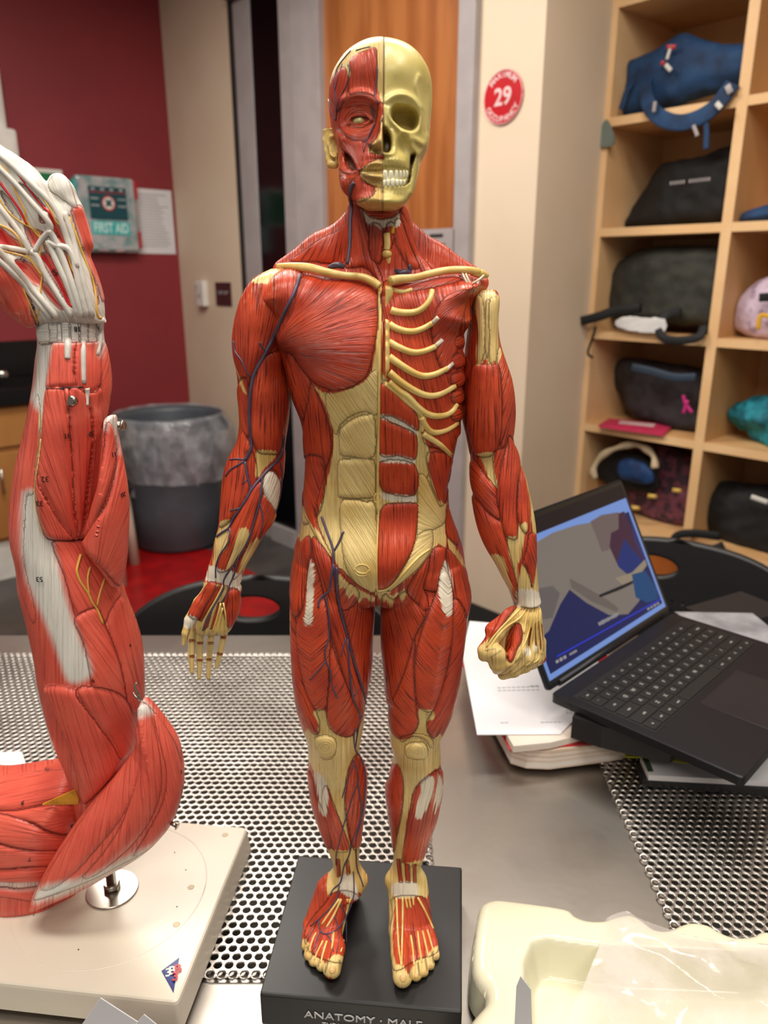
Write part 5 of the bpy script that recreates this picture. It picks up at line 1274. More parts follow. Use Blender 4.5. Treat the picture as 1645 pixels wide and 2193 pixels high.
# throat
bone('larynx', 'H', '735,1720 742,1800 738,1860', 7, -.1); rod('larynx', 'H', [(715, 1900), (738, 1895), (765, 1900)], [7, 9, 6], [.585, .582, .585], M['bone']); rod('larynx', 'H', [(745, 1900), (752, 1970), (740, 2060)], [8, 6, 4], [.584, .584, .586], M['bone'])
rod('jugular_notch_hollow', 'H', [(706, 1960), (712, 2060), (716, 2170)], [14, 14, 12], [.600, .598, .594], M['darkred'])
for i in range(8):
    y = 1970+i*23; c = PY(*HX((708, y)), .5865); 
    pts = [c+Vector((math.cos(a)*.0033, math.sin(a)*.004+0.002, 0)) for a in np.linspace(PI, 2*PI, 9)]
    link('trachea_ring', tube_mesh(pts, .0011, 8), mat('trachea_paint', (206, 120, 84), 0.3) if i == 0 else bpy.data.materials['trachea_paint'], FIG)
bone('thyroid_patch', 'H', '795,1665 790,1700 785,1730', 4, -.3, M['yellow'])
rod('vessel_stub', 'H', [(918, 1965), (930, 2010), (945, 2050)], [5.5, 5, 6], [.588, .586, .588], M['vein'], 12); rod('vessel_stub', 'H', [(800, 2030), (850, 2055), (900, 2050), (960, 2060)], [5, 7, 7, 5], [.584, .582, .584, .588], M['vein'], 12)
rod('vessel_stub', 'H', [(250, 2010), (320, 1990), (385, 2005)], [4, 7, 5], [.582, .580, .580], M['vein'], 12)
# ---------- veins
def vn(crop, pts, r, taper=(1, .8), bv=None, lift=.45):
    pts = [tuple(float(c) for c in q.split(',')) for q in pts.split()]
    return lay('vein', bv or BV, pts, r, M['vein'], FIG, lift, 3.0, 8, taper, crop=crop)
for p, r in (('415,180 392,260 342,370 292,480 242,570 202,650 162,740 147,850 142,950 147,1040 152,1110 140,1150 112,1198', 4.2), ('54,540 62,600 100,650 122,710 150,740', 2.0), ('195,545 212,580 232,592', 2.0)): vn('T', p, r)
for p, r in (('560,395 542,450 502,490 452,522 402,552 368,600', 2.4), ('505,476 450,470 400,477', 2.0), ('512,490 526,600 552,680 556,705', 2.6), ('800,300 795,380 778,440 745,492 682,552 642,600 602,650 557,712 522,780 472,850 422,920 397,990 345,1025 300,1060', 3.2),
             ('397,990 402,1060 372,1130 322,1200 292,1290 292,1370', 2.2), ('642,602 632,700 622,800 592,900 562,1000 522,1110 452,1230 382,1330 347,1400 352,1450 302,1540 242,1650 192,1770', 2.3), ('622,800 646,900 641,980 622,1080', 1.7),
             ('440,1268 432,1340 392,1430 372,1500 330,1560', 1.9), ('762,480 792,560 786,700 772,790 742,880', 1.8), ('402,862 450,848 490,832', 1.8), ('495,655 525,630', 1.3)): vn('LA', p, r)
for p, r in (('376,500 410,600 462,750 457,850 442,950 432,1040 398,1070 352,1115 350,1170', 2.9), ('536,610 502,690 467,750', 2.6), ('457,850 482,980 502,1150 552,1370 602,1550 662,1720 694,1870', 3.0), ('400,1078 432,1220 427,1380 397,1480 402,1560 442,1640 447,1730 486,1830', 2.0),
             ('402,1560 352,1630 285,1700', 1.6), ('550,1390 530,1460 515,1530', 1.7), ('560,1400 572,1600 592,1750 602,1850 652,1960 640,2050 618,2193', 2.4), ('660,1740 612,1820', 1.5), ('484,870 492,960 486,1060', 3.2)): vn('A', p, r)
for p, r in (('755,0 745,60 755,160 800,220 825,320 830,420 812,600 792,700 762,800 762,900 767,1020 792,1090 815,1160', 1.9), ('742,230 772,320 777,400 742,480 702,620 662,740 642,830 617,920 617,1000', 1.6), ('770,390 800,560 790,680 742,800 712,930 672,1010 652,1130 602,1170 572,1220', 1.9),
             ('752,260 702,370 660,510', 1.3), ('642,1150 622,1250 562,1330 492,1400 427,1450', 1.6), ('490,1410 502,1490 547,1510 622,1480 692,1380 742,1250 747,1150 742,1050', 1.7), ('632,1260 662,1320 690,1385 692,1500 690,1590 645,1660', 1.5),
             ('547,1510 582,1560 597,1640', 1.3), ('500,1490 472,1560 452,1620', 1.3), ('602,1370 627,1450 636,1560 620,1650', 1.2)): vn('L', p, r)
for p, r in (('470,1300 445,1340 432,1420 445,1500 432,1600 430,1750 425,1850 405,1985', 4.4), ('440,190 362,280 312,370 300,500 318,640 312,780', 1.7), ('412,310 430,340 402,480 342,590 312,700', 1.5), ('252,600 272,700 312,770', 1.5), ('480,190 540,172 600,158', 1.4), ('365,300 330,420 300,540', 1.2),
             ('662,330 655,450 640,560 660,640', 1.3), ('640,800 610,850 582,920 545,1040', 1.3)): vn('H', p, r)
# tendon cords on the feet and the closed hand
def td(crop, pts, r, mt=None):
    return lay('tendon', BV, [tuple(float(c) for c in q.split(',')) for q in pts.split()], r, mt or M['bone'], FIG, .1, 3.0, 8, (1, .8), crop=crop)
for p in ('1060,1240 1065,1400 1075,1600 1095,1740', '1105,1235 1105,1400 1100,1600 1098,1740', '1165,1520 1180,1620 1190,1740', '1215,1490 1230,1620 1245,1720', '1250,1485 1275,1590 1295,1680', '1285,1480 1310,1560 1330,1640', '1215,1240 1270,1340 1330,1470', '1125,1235 1140,1320', '1150,1235 1165,1320', '1180,1235 1185,1300',
          '640,1250 570,1350 510,1440', '655,1250 600,1370 545,1460', '700,1250 695,1340', '720,1250 680,1400 640,1600', '520,1560 480,1640 455,1700', '550,1560 520,1650 505,1720', '740,1290 700,1450 650,1640', '470,1500 440,1560 420,1640', '600,1500 585,1620'): td('L', p, 2.6)
for p in ('700,10 560,150 420,290 320,440', '760,10 690,120 560,200 440,320 330,480', '790,10 750,150 730,290', '830,10 800,200 740,400 640,600', '860,10 840,200 800,420 840,560 740,650', '880,10 870,180 880,400 905,560 820,620', '905,20 905,200 930,400 925,520'): td('RH', p, 2.6)
for p in ('350,1420 300,1520 230,1640 170,1760', '330,1560 300,1680 265,1780', '345,1600 320,1700 300,1790', '350,1560 370,1680 365,1770'): td('LA', p, 2.2)
bm_n = mat('toenail_paint', (226, 184, 120), .25)
for x, y, r_ in ((588, 1770, 17), (514, 1752, 10), (462, 1722, 10), (418, 1676, 9), (394, 1600, 8), (1108, 1832, 17), (1204, 1815, 10), (1262, 1798, 10), (1310, 1748, 10), (1350, 1668, 9)):
    hh = cast([sb.bvh], *K('L', [(x, y)])[0])
    if hh:
        bm = bmesh.new(); bmesh.ops.create_uvsphere(bm, u_segments=14, v_segments=8, radius=r_*1.5/3.4271*hh[2]/F_PX)
        for v in bm.verts: v.co.z *= .22
        bmesh.ops.transform(bm, matrix=Matrix.Translation(hh[0]) @ hh[1].to_track_quat('Z', 'Y').to_matrix().to_4x4(), verts=bm.verts); link('toenail', from_bm(bm, True), bm_n, FIG)
# ---------- plinth
PM = Matrix.Translation((-0.0135, 0.597, 0)) @ Matrix.Rotation(math.radians(-5.6), 4, 'Z')
box('plinth', (0, 0, (TZ+.007+ZP)/2), (0.182, 0.172, ZP-TZ-.007), M['plinth'], FIG, M=PM, bev=0.0028, seg=3)
bm = bmesh.new()
Tm = PM @ Matrix.Translation((0, -0.0868, 0)) @ Matrix.Rotation(PI/2, 4, 'X')
addtext(bm, 'ANATOMY · MALE', 0.0105, Tm @ Matrix.Translation((0.003, TZ+.0262, 0)) @ Matrix.Diagonal((1.25, 1, 1, 1)))
addtext(bm, 'THE MUSCULAR SYSTEM', 0.0055, Tm @ Matrix.Translation((0.003, TZ+.0165, 0)) @ Matrix.Diagonal((1.25, 1, 1, 1)))
link('lettering', from_bm(bm), mat('pale_grey_lettering', (196, 196, 196), 0.5), FIG)
# ================================================================= LARGE ARM MODEL
AF = flesh('coral_muscle_paint', (230, 100, 80), (220, 86, 68), (160, 48, 40), (232, 216, 172), (224, 206, 160), (226, 222, 212),
           (226, 222, 212), (206, 202, 192), (120, 40, 34), rough=0.33, fs=0.22, ls=0.006, lineamt=0.62, bump=0.0006, th=(0.32, 0.46), dark=(196, 26, 30), fray=9.0, wsoft=(-12.0, 9.0))
M['armwhite'] = mat('pale_tendon_paint', (222, 218, 208), 0.38, col2=(206, 202, 192), scale=60, bump=0.0004)
M['nerve'] = mat('yellow_nerve_paint', (232, 182, 84), 0.35)
M['artery'] = mat('bright_red_paint', (214, 20, 34), 0.3)
M['plastic_cream'] = mat('cream_base_plastic', (216, 207, 190), 0.3, col2=(208, 198, 180), scale=7)
M['wood'] = mat('orange_yellow_paint', (214, 150, 34), 0.5, col2=(180, 116, 24), scale=60)
M['screwmetal'] = mat('zinc_metal', (176, 170, 160), 0.28, 1.0)
M['numink'] = mat('black_marker_ink', (20, 16, 16), 0.5)
YA = .655
ARM = empty('arm_muscle_model', (-0.289, 0.647, TZ+.007), 'large red upside-down arm muscle model with white hand tendons on a cream base', 'anatomy model')
vm = Vol((-0.43, 0.585, 0.93), (-0.195, 0.735, 1.50), 0.0011)
vm.rows([(684, 82, 212, YA, .020), (700, 80, 218, YA, .021), (735, 84, 222, YA, .024), (770, 80, 231, YA, .028), (800, 78, 235, YA, .031), (832, 75, 235, YA, .034), (864, 70, 229, YA, .036), (896, 65, 223, YA, .038), (940, 55, 217, YA, .039),
         (991, 42, 212, YA, .041), (1055, 33, 204, YA, .042), (1103, 30, 194, YA, .043), (1151, 34, 200, YA, .044), (1199, 44, 228, YA, .045), (1250, 48, 254, YA, .046), (1295, 60, 268, YA, .047), (1343, 71, 287, YA, .048),
         (1390, 81, 300, YA, .049), (1438, 88, 305, YA, .049), (1480, 97, 304, YA, .048), (1535, 112, 296, YA, .047), (1579, 129, 289, YA, .046), (1613, 144, 285, YA, .044), (1655, 156, 280, YA, .040), (1700, 165, 270, YA, .036), (1760, 175, 250, YA, .03)], k=.004)
sm = Surf(vm, 2); del vm
s = sm
s.mus('F6', '315,110 400,98 660,82 672,200 672,400 668,600 640,800 600,950 556,1112 480,1122 330,1112 280,1030 250,900 240,760 250,600 290,430 310,250', ('f', 520, 1500), A=.0060, w=16)
s.mus('F6', '470,90 560,86 600,400 560,800 520,1100 480,1100 470,700', ('f', 520, 1500), A=.0066, w=12, g=.35)
s.mus('F6', '315,110 430,98 470,500 480,900 500,1118 400,1000 300,800 262,700 290,430', ('f', 560, 1400), A=.0066, w=14, g=.35)
s.mus('F5', '420,1590 600,1580 790,1570 775,1920 600,1935 450,1945 365,1945 385,1780', ('d', 0.02, 1), A=.0050, w=12)
s.mus('F5', '600,1585 760,1575 765,1925 600,1935', ('d', 0, 1), A=.0054, w=10, g=.5)
s.mus('F5', '780,1560 835,1640 860,1850 850,2050 800,2250 770,2100 775,1900', ('d', -.25, 1), A=.0035, w=12)
s.mus('F6', '240,160 265,200 270,420 240,600 225,800 180,820 165,1000 160,1250 215,1500 240,1640 200,1640 90,1250 90,900 150,500', ('d', -.12, 1), A=.0010, w=14, g=.15)
s.wh('F5', '290,1400 340,1600 420,1590 400,1700 368,1930 350,1980 340,2120 315,2120 245,2020 270,1930 290,1700', sub=2)
s.wh('F6', '165,800 235,800 242,900 262,1000 300,1100 350,1130 400,1350 450,1550 500,1700 560,1850 610,1990 560,2060 480,2070 430,2000 360,1800 260,1560 190,1400 150,1200 150,1000', sub=2)
s.tn('F5', '315,1590 395,1590 345,1800 350,2000 330,2190 318,2190 322,1900 325,1740', sub=2)
s.tn('F6', '262,60 300,100 282,380 262,500 240,800 230,800 240,600 262,400', sub=2)
s.mus('F6', '350,1135 480,1125 556,1115 640,1230 790,1430 800,1500 700,1680 640,1560 560,1700 500,1600 430,1350', ('d', .55, 1), A=.003, w=14)
s.mus('F6', '700,1690 800,1490 880,1640 950,1850 965,2100 950,2300 840,2200 800,1950', ('d', .25, 1), A=.004, w=16)
s.mus('F6', '500,1640 640,1570 700,1690 800,1950 845,2200 900,2500 750,2450 640,2180 600,2000 560,1800', ('d', .7, 1), A=.004, w=16, red=False)
s.mus('F7', '480,80 600,250 700,380 760,500 720,600 600,740 520,790 480,600 420,400 330,200 280,60', ('d', .28, 1), A=.004, w=16, red=False)
s.mus('F7', '480,80 640,60 780,130 850,300 850,420 760,520 690,400 580,240', ('d', .45, 1), A=.004, w=16, red=False)
# wrist band
s.wh('F5', '270,1390 830,1370 830,1560 720,1572 560,1580 400,1592 300,1590', sub=1)
s.mus('F5', '295,1430 400,1405 600,1385 740,1375 745,1565 560,1578 400,1590 310,1590', ('d', 1, -.06), A=.0022, w=5, red=False, g=.5)
for x in (400, 490, 560, 630, 690): s.mus('F5', '%d,1400 %d,1395 %d,1580 %d,1582' % (x, x+52, x+52, x), ('d', 1, 0), A=.0016, w=6, red=False, g=.15, sub=1)
s.wh('F5', '755,1370 800,1380 830,1600 790,1600 762,1695 750,1600', sub=1)
upper = sm.build('upper_arm_and_forearm', AF, ARM)
# hand
YH = .640
vh = Vol((-0.62, 0.585, 1.40), (-0.20, 0.70, 1.74), 0.0012)
def H5(x, y, Y=YH): return PY(*K('F5', [(x, y)])[0], Y)
vh.pillow(K('F5', '300,1440 250,1400 130,1290 50,1150 0,950 -200,700 -420,350 -300,-60 0,40 150,130 280,230 400,400 520,540 590,700 640,830 700,960 750,1100 790,1250 800,1400 780,1440'), YH, .015, .014, k=.006, tilt=(0.10, 0), sub=2)
vh.chain([H5(250, 1390), H5(140, 1260, .63), H5(0, 1040, .62), H5(-220, 800, .61)], [.007, .011, .016, .016], k=.006)       # thumb side bulk
vh.chain([H5(640, 800, .645), H5(560, 560, .645), H5(490, 400, .645), H5(460, 345, .645)], [.0085, .0092, .0090, .0082], k=.006)   # cut stump
for a in (((330, 600), (160, 380), (-60, 180), (-400, -60)), ((180, 800), (0, 560), (-250, 330), (-560, 120)), ((20, 900), (-180, 700), (-420, 520), (-700, 380)), ((400, 640), (260, 380), (80, 200), (-160, 20))):
    vh.chain([H5(*p, Y=.632) for p in a], [.0095, .0090, .0085, .0080], k=.004)
shd = Surf(vh, 2); del vh
s = shd
s.mask('wht', K('F5', '-2000,-900 1400,-900 1400,1900 -2000,1900'), sub=1)
s.fl = s.px*.5+s.py; s.fa = s.px-.55*s.py
s.mus('F5', '-80,900 -60,1150 40,1320 180,1450 290,1440 240,1300 180,1160 100,1030 0,920 -150,700 -400,800', ('d', .55, 1), A=.003, w=9)
for p, dr in (('120,940 200,950 270,985 330,1070 320,1140 260,1130 190,1060', .8), ('330,1100 400,1170 470,1290 495,1320 470,1325 400,1260 330,1160', .8), ('340,880 400,900 480,1040 540,1160 600,1290 545,1300 470,1180 400,1060 330,960 320,910', .6),
              ('470,860 520,880 560,960 590,1080 625,1250 600,1180 545,1060 500,960', .4), ('380,560 420,600 480,680 520,770 530,820 480,810 420,760 400,680', .4), ('190,670 240,690 330,720 335,750 290,830 265,850 230,790', .5), ('360,800 385,830 430,920 420,940 360,870 345,820', .5),
              ('0,690 60,740 150,800 210,870 205,892 100,870 30,850 -100,760', .6), ('185,1160 215,1190 300,1430 285,1440 250,1330', .4), ('70,625 110,640 155,700 155,735 110,700 75,660', .5), ('308,590 345,610 345,650 315,640', .5), ('500,570 520,600 530,660 510,630', .3), ('535,580 550,610 552,655 540,640', .3),
              ('640,700 680,800 720,950 760,1130 775,1260 760,1262 700,1000 660,830', .3), ('590,545 640,700 690,880 640,760 600,650', .3)):
    s.mus('F5', p, ('d', dr, 1), A=-.0022, w=5, g=.7)
s.mus('F5', '560,540 640,520 700,680 740,830 790,960 840,1200 800,1260 770,1150 700,1000 650,870 620,760 580,640', ('d', .3, 1), A=.001, w=8)
for p in ('388,548 420,580 440,640 440,680 400,640', '120,940 170,960 210,1010 150,1000', '330,900 360,920 460,1150 530,1290 500,1230 400,1040', '480,870 500,880 560,1010 600,1130 560,1080', '300,1110 400,1220 490,1320 460,1310 360,1200', '0,690 40,760 110,860 60,850 -20,780', '430,700 480,760 525,810 490,800'):
    s.mask('dk', K('F5', p))
for p in ('150,340 220,380 330,490 365,550 340,545 250,480 180,410', '0,400 60,450 130,560 160,620 120,600 40,500', ): s.mus('F5', p, ('d', .6, 1), A=-.005, w=6, red=False, g=.9)
s.mus('F5', '380,345 410,290 460,265 510,285 545,340 575,430 600,530 540,500 450,430 400,400', ('d', .4, 1), A=.002, w=10, red=False, g=.7)
hand = shd.build('hand', AF, ARM)
BA = [sm.bvh, shd.bvh]
def ta(name, crop, p, r, mt, taper=(1, 1), lift=.2, bv=None, maxjump=.03):
    return lay(name, bv or BA, [tuple(float(c) for c in q.split(',')) for q in p.split()], r, mt, ARM, lift, 4, 10, taper, crop=crop, maxjump=maxjump)
for p, r in (('450,1390 330,1250 190,1090 90,970 -40,850 -180,740', 7), ('560,1380 470,1230 360,1060 290,900 230,870 120,850 0,840', 6), ('270,880 340,760 400,690 350,600 230,470 110,330 -20,200', 6), ('620,1380 540,1150 460,980 390,820 370,790 440,830 540,850 600,1000', 7),
             ('680,1380 620,1150 570,900 520,760 440,560 330,430 200,300 50,160 -60,80', 6.5), ('640,1380 590,1200 510,980 440,800 380,700', 7), ('720,1380 660,1150 600,900 560,720 500,560', 6), ('240,880 180,760 60,600 -60,450', 6), ('400,1400 280,1250 170,1130 60,1010 -60,900', 6)):
    ta('tendon', 'F5', p, r, M['armwhite'])
for p, r in (('-30,90 110,200 230,330 330,450 400,560 440,640 500,700 525,820 560,1000 640,1120 690,1200', 2.0), ('-30,180 60,240 120,400 200,560 210,640 330,780 420,900 470,980 560,1080 650,1160', 2.0), ('-20,430 60,560 160,640 240,680 320,740 320,850 300,960 335,1050 320,1150 310,1300 290,1420', 1.9),
             ('-10,660 80,700 140,760 200,870 260,960 330,1060', 2.2), ('-20,860 60,880 160,900 230,930 270,980', 1.8), ('540,600 600,750 650,900 720,1080 745,1200 760,1380 800,1385', 2.4), ('480,860 470,900 480,960', 1.6), ('160,1080 190,1200 250,1330 290,1430', 1.8)): ta('nerve', 'F5', p, r, M['nerve'], lift=.5)
for p, r in (('-30,110 90,200 220,370 320,500 380,560 420,610', 2.6), ('-20,310 60,410 150,540 200,640 215,660', 2.6), ('310,900 380,970 470,1130 540,1290 580,1300', 2.4)): ta('artery', 'F5', p, r, M['artery'], lift=.2)
for p, r in (('540,1215 520,1290 515,1330 540,1400 590,1470 620,1540 650,1580 690,1680', 2.9), ('605,1300 588,1360 592,1440 600,1480', 2.3), ('702,1375 670,1470 650,1560', 2.3)): ta('nerve', 'F6', p, r, M['nerve'], (1, .8), .4)
ta('nerve', 'F6', '275,440 262,560 250,640 234,740 232,840 250,960 290,1080', 1.6, M['bone'], (1, .6), .1)
for cr_, p, r in (('F5', '532,1570 531,1640 529,1712', 8.5), ('F5', '655,1570 654,1740 658,1905', 6.5), ('F6', '586,98 586,160 586,215', 5.5), ('F5', '800,1400 790,1540 766,1680', 6)): ta('tendon', cr_, p, r, M['armwhite'], (1, .75), -.25)
# joint lines between the removable pieces
ta('seam', 'F5', '365,1948 450,1946 540,1940 640,1932 775,1925', 1.6, M['numink'], lift=-.3); ta('seam', 'F6', '315,1105 370,1118 440,1122 500,1118 556,1115', 1.3, M['numink'], lift=-.2)
# magnet disc
h = cast(BA, 154, 858); cyl('magnet_pin', h[0]+h[1]*-.003, h[0]+h[1]*.0026, .0046, .0042, M['screwmetal'], ARM, 24, bev=.0006)
# separate pieces
def piece(name, crop, poly, Yc, T, R, mt=AF, tilt=(0, 0), h=.0011, fib=('d', 0, 1), paint=None, A=.0025, w=14, extra=None):
    P = K(crop, poly); W = [PY(a, b, Yc) for a, b in P]
    lo = (min(p.x for p in W)-.014, Yc-T-.02-abs(tilt[0])*.12-abs(tilt[1])*.15, min(p.z for p in W)-.014); hi = (max(p.x for p in W)+.014, Yc+T+.02+abs(tilt[0])*.12+abs(tilt[1])*.15, max(p.z for p in W)+.014)
    v = Vol(lo, hi, h); v.pillow(P, Yc, T, R, k=.003, tilt=tilt)
    if extra: extra(v)
    q = Surf(v, 2); q.mus(crop, poly, fib, A=0, w=w)
    q.grv[:] = 0
    if paint: paint(q)
    o = q.build(name, mt, ARM); BA.append(q.bvh); return o
def pt1(q):
    q.wh('F6', '695,270 785,270 790,400 805,520 790,530 775,420 765,370 705,370', sub=1)
    q.mus('F6', '715,330 760,390 770,560 720,800 640,1000 562,1112 590,980 660,760 690,560', ('f', 600, 1300), A=.003, w=10)
    q.mus('F6', '775,420 800,500 840,680 860,880 855,1100 840,1280 800,1425 700,1320 565,1160 580,1100 700,900 760,700 780,560', ('f', 620, 1500), A=.004, w=14)
piece('forearm_extensor_piece', 'F6', '742,278 775,285 788,400 805,500 842,680 862,880 857,1100 842,1280 802,1428 690,1310 562,1170 556,1118 600,1010 640,880 670,700 690,540 708,380 716,300', .635, .030, .026, paint=pt1, tilt=(-.25, 0))
a = PY(222, 911, .645); b = PY(267, 911, .640); cyl('peg', a, b, .0033, .0033, M['screwmetal'], ARM, 16); cyl('peg', b-Vector((.003, 0, 0)), b, .0045, .0045, M['screwmetal'], ARM, 16, bev=.0006)
# shoulder body behind the deltoid, running out of the picture on the left
def pts_(q):
    q.mus('F7', '-260,620 -100,640 0,630 180,600 300,600 460,560 480,690 400,750 270,800 130,835 0,842 -260,840', ('d', 1, -.22), A=.0045, w=12)
    q.mus('F7', '300,560 340,545 440,525 470,560 470,600 300,590', ('d', 1, -.2), A=.003, w=6)
    q.mus('F7', '-260,850 0,845 130,838 270,812 540,790 560,830 440,980 300,960 160,900', ('f', 560, 860), A=.004, w=12)
    q.mus('F7', '-260,860 0,860 150,900 330,980 450,1000 420,1080 200,1080 0,1040 -260,950', ('f', 560, 1020), A=.004, w=12)
    q.mus('F7', '-260,960 0,1045 200,1082 400,1085 380,1180 200,1185 0,1200 -260,1190', ('f', 900, 1090), A=.004, w=12)
    q.mus('F7', '-260,1200 0,1202 200,1190 380,1185 360,1280 180,1285 0,1285 -260,1280', ('f', 900, 1150), A=.004, w=12)
    q.wh('F7', '-260,1288 0,1290 120,1300 240,1285 245,1310 120,1325 0,1312 -260,1310', sub=1)
    q.mus('F7', '-260,1320 0,1318 120,1330 260,1312 420,1300 560,1280 480,1340 230,1405 60,1385 -100,1370 -260,1360', ('d', 1, 0), A=.003, w=12)
    q.tend[:] = np.where((q.px > 90) & (q.px < 182) & (q.py > 1685) & (q.py < 1720) & (q.h <= 0.0001), 6, q.tend)
piece('shoulder_body', 'F7', '-260,620 -100,632 0,628 180,600 300,580 460,530 560,600 560,840 500,1050 440,1200 560,1270 480,1335 240,1405 60,1385 -20,1320 -260,1330', .665, .055, .045, paint=pts_, h=.0013)
pv = slab_poly([PY(*K('F7', [p])[0], .617) for p in ((270, 795), (380, 745), (480, 700), (500, 760), (498, 792), (380, 796))], (0, -1, 0), .002); link('cut_face', pv, M['wood'], ARM)
def pd(q):
    q.mus('F7', '885,160 950,200 1050,330 1110,430 1142,560 1148,690 1130,790 1090,905 1010,1015 900,1105 750,1185 600,1265 400,1345 228,1402 222,1370 260,1270 340,1120 440,970 550,820 650,710 750,600 852,445 856,330 870,240', ('f', 900, -300), A=.001, w=16)
    for p, fx in (('870,200 930,180 960,300 1000,480 1010,700 940,900 800,1080 600,1240 520,1250 640,1120 780,900 850,650 880,400', -200), ('860,300 890,420 870,640 780,860 640,1040 480,1220 330,1330 260,1310 400,1080 560,840 700,660 850,450', -200), ('960,230 1060,350 1140,560 1140,700 1080,900 960,1050 840,1120 940,950 1030,760 1040,560', -200)):
        q.mus('F7', p, ('f', 900, fx), A=.0035, w=18, g=.45)
    q.wh('F7', '870,140 900,140 960,215 940,235 905,240 865,260', sub=1)
    q.wh('F7', '215,1420 215,1350 330,1300 480,1275 620,1220 760,1150 930,1060 900,1130 750,1210 600,1290 400,1370', sub=1)
piece('deltoid_piece', 'F7', '885,155 950,200 1050,330 1110,430 1142,560 1148,690 1130,790 1090,905 1010,1015 900,1105 750,1185 600,1265 400,1345 228,1402 220,1370 255,1280 335,1130 435,970 545,820 645,710 745,600 852,445 856,330 870,240', .612, .032, .040, paint=pd, tilt=(.08, 0), h=.0011)
a = PY(298, 1500, .60); link('hook', tube_mesh(catmull([a, a+Vector((.001, -.003, .008)), a+Vector((-.002, -.002, .014)), a+Vector((-.0005, 0, .018))], False, 5), .0012, 8), M['screwmetal'], ARM)
link('hook', tube_mesh(catmull([a+Vector((.004, -.002, .002)), a+Vector((0, -.004, .005)), a+Vector((-.004, -.002, .009))], False, 5), .0010, 8), M['screwmetal'], ARM)
a = PY(366, 1762, .60); b = PY(379, 1770, .598); cyl('peg', a, b, .002, .002, M['screwmetal'], ARM, 12); cyl('peg', b, b+(b-a)*.12, .0034, .0034, M['screwmetal'], ARM, 12)
# pole, washer, base plate
zb = TZ+.037
c0 = PZ(241, 1906, zb); cyl('pole', c0+Vector((0, 0, .001)), Vector((c0.x, c0.y, .935)), .0052, .0052, M['screwmetal'], ARM, 20)
cyl('nut', c0+Vector((0, 0, .0022)), c0+Vector((0, 0, .010)), .0085, .0085, M['screwmetal'], ARM, 6, bev=.0005)
cyl('washer_plate', c0+Vector((0, 0, .0003)), c0+Vector((0, 0, .0022)), .0268, .0268, M['screwmetal'], ARM, 48, bev=.0004)
A0, A1, A2 = PZ(530, 1772, zb), PZ(380, 2146, zb), PZ(0, 2104, zb)
ux = (A2-A1); ux.normalize(); uy = (A0-A1); Lh = uy.length; uy.normalize()
BL = .32
B3 = A0+ux*BL; B2 = A1+ux*BL
def rounded(pts, r, n=5):
    out = []
    for i, p in enumerate(pts):
        a = (pts[i-1]-p).normalized(); b = (pts[(i+1) % len(pts)]-p).normalized()
        p0 = p+a*r; p1 = p+b*r
        for k in range(n+1):
            t = k/n; out.append(p0*(1-t)**2+p*2*t*(1-t)+p1*t*t)
    return out
top = rounded([A0, A1, B2, B3], .006)
cen = (A0+A1+B2+B3)/4
bm = bmesh.new(); rings = []
for sc_, z in ((1.022, TZ+.0069), (1.012, TZ+.020), (1.004, zb-.004), (0.999, zb-.0012), (0.988, zb), ):
    rings.append([bm.verts.new(Vector(((p.x-cen.x)*sc_+cen.x, (p.y-cen.y)*sc_+cen.y, z))) for p in top])
for r1, r2 in zip(rings, rings[1:]):
    for i in range(len(r1)): bm.faces.new((r1[i], r1[(i+1) % len(r1)], r2[(i+1) % len(r1)], r2[i]))
bm.faces.new(rings[0]); bm.faces.new(rings[-1])
link('base_plate', from_bm(bm, False), M['plastic_cream'], ARM)
bm = bmesh.new()
# shallow ring and small stains
me = tube_mesh([Vector((c0.x+.098*math.cos(t), c0.y+.098*math.sin(t), zb-.0008)) for t in [i*2*PI/64 for i in range(65)]], .0011, 6); link('moulded_ring', me, M['plastic_cream'], ARM)
for px, py in ((72, 1960), (60, 1955), (168, 2034), (379, 1942), (398, 1863), (374, 1826)):
    p = PZ(px, py, zb); cyl('scuff', p+Vector((0, 0, .0001)), p+Vector((0, 0, .0003)), .0008, .0008, M['numink'], ARM, 8)
for px, py in ((409, 1900), (378, 1980), (482, 1788)):
    p = PZ(px, py, zb); cyl('stain', p+Vector((0, 0, .0001)), p+Vector((0, 0, .0003)), .0035, .0030, mat('tan_stain', (214, 196, 160), .5), ARM, 12)
# maker's triangle mark with letters
LG = lambda x, y: PZ(x/2.9375, 1450+y/2.9375, zb+.0002)
lg = link('emblem', slab_poly([LG(1128, 1765), LG(1016, 1850), LG(1092, 1988)], (0, 0, 1), .0003), mat('emblem_blue', (24, 42, 120), .35), ARM)
bx_ = (LG(1128, 1800)-LG(1080, 1890)); 
xdir = (LG(1128, 1850)-LG(1040, 1870)); ydir = (LG(1128, 1765)-LG(1092, 1988))
def lgtext(t, px, py, size, mt, k):
    f_ = frame(LG(px, py)+Vector((0, 0, .0004+k*.00045)), xdir, ydir); link('letters', text_mesh(t, size, f_, .0002, bold=.0003), mt, lg)
lgtext('3', 1060, 1862, .0125, M['white'], 0); lgtext('B', 1084, 1852, .0125, M['white'], 1); lgtext('B', 1120, 1842, .0125, M['redplastic'], 2); lgtext('3', 1103, 1893, .0125, M['redplastic'], 3)
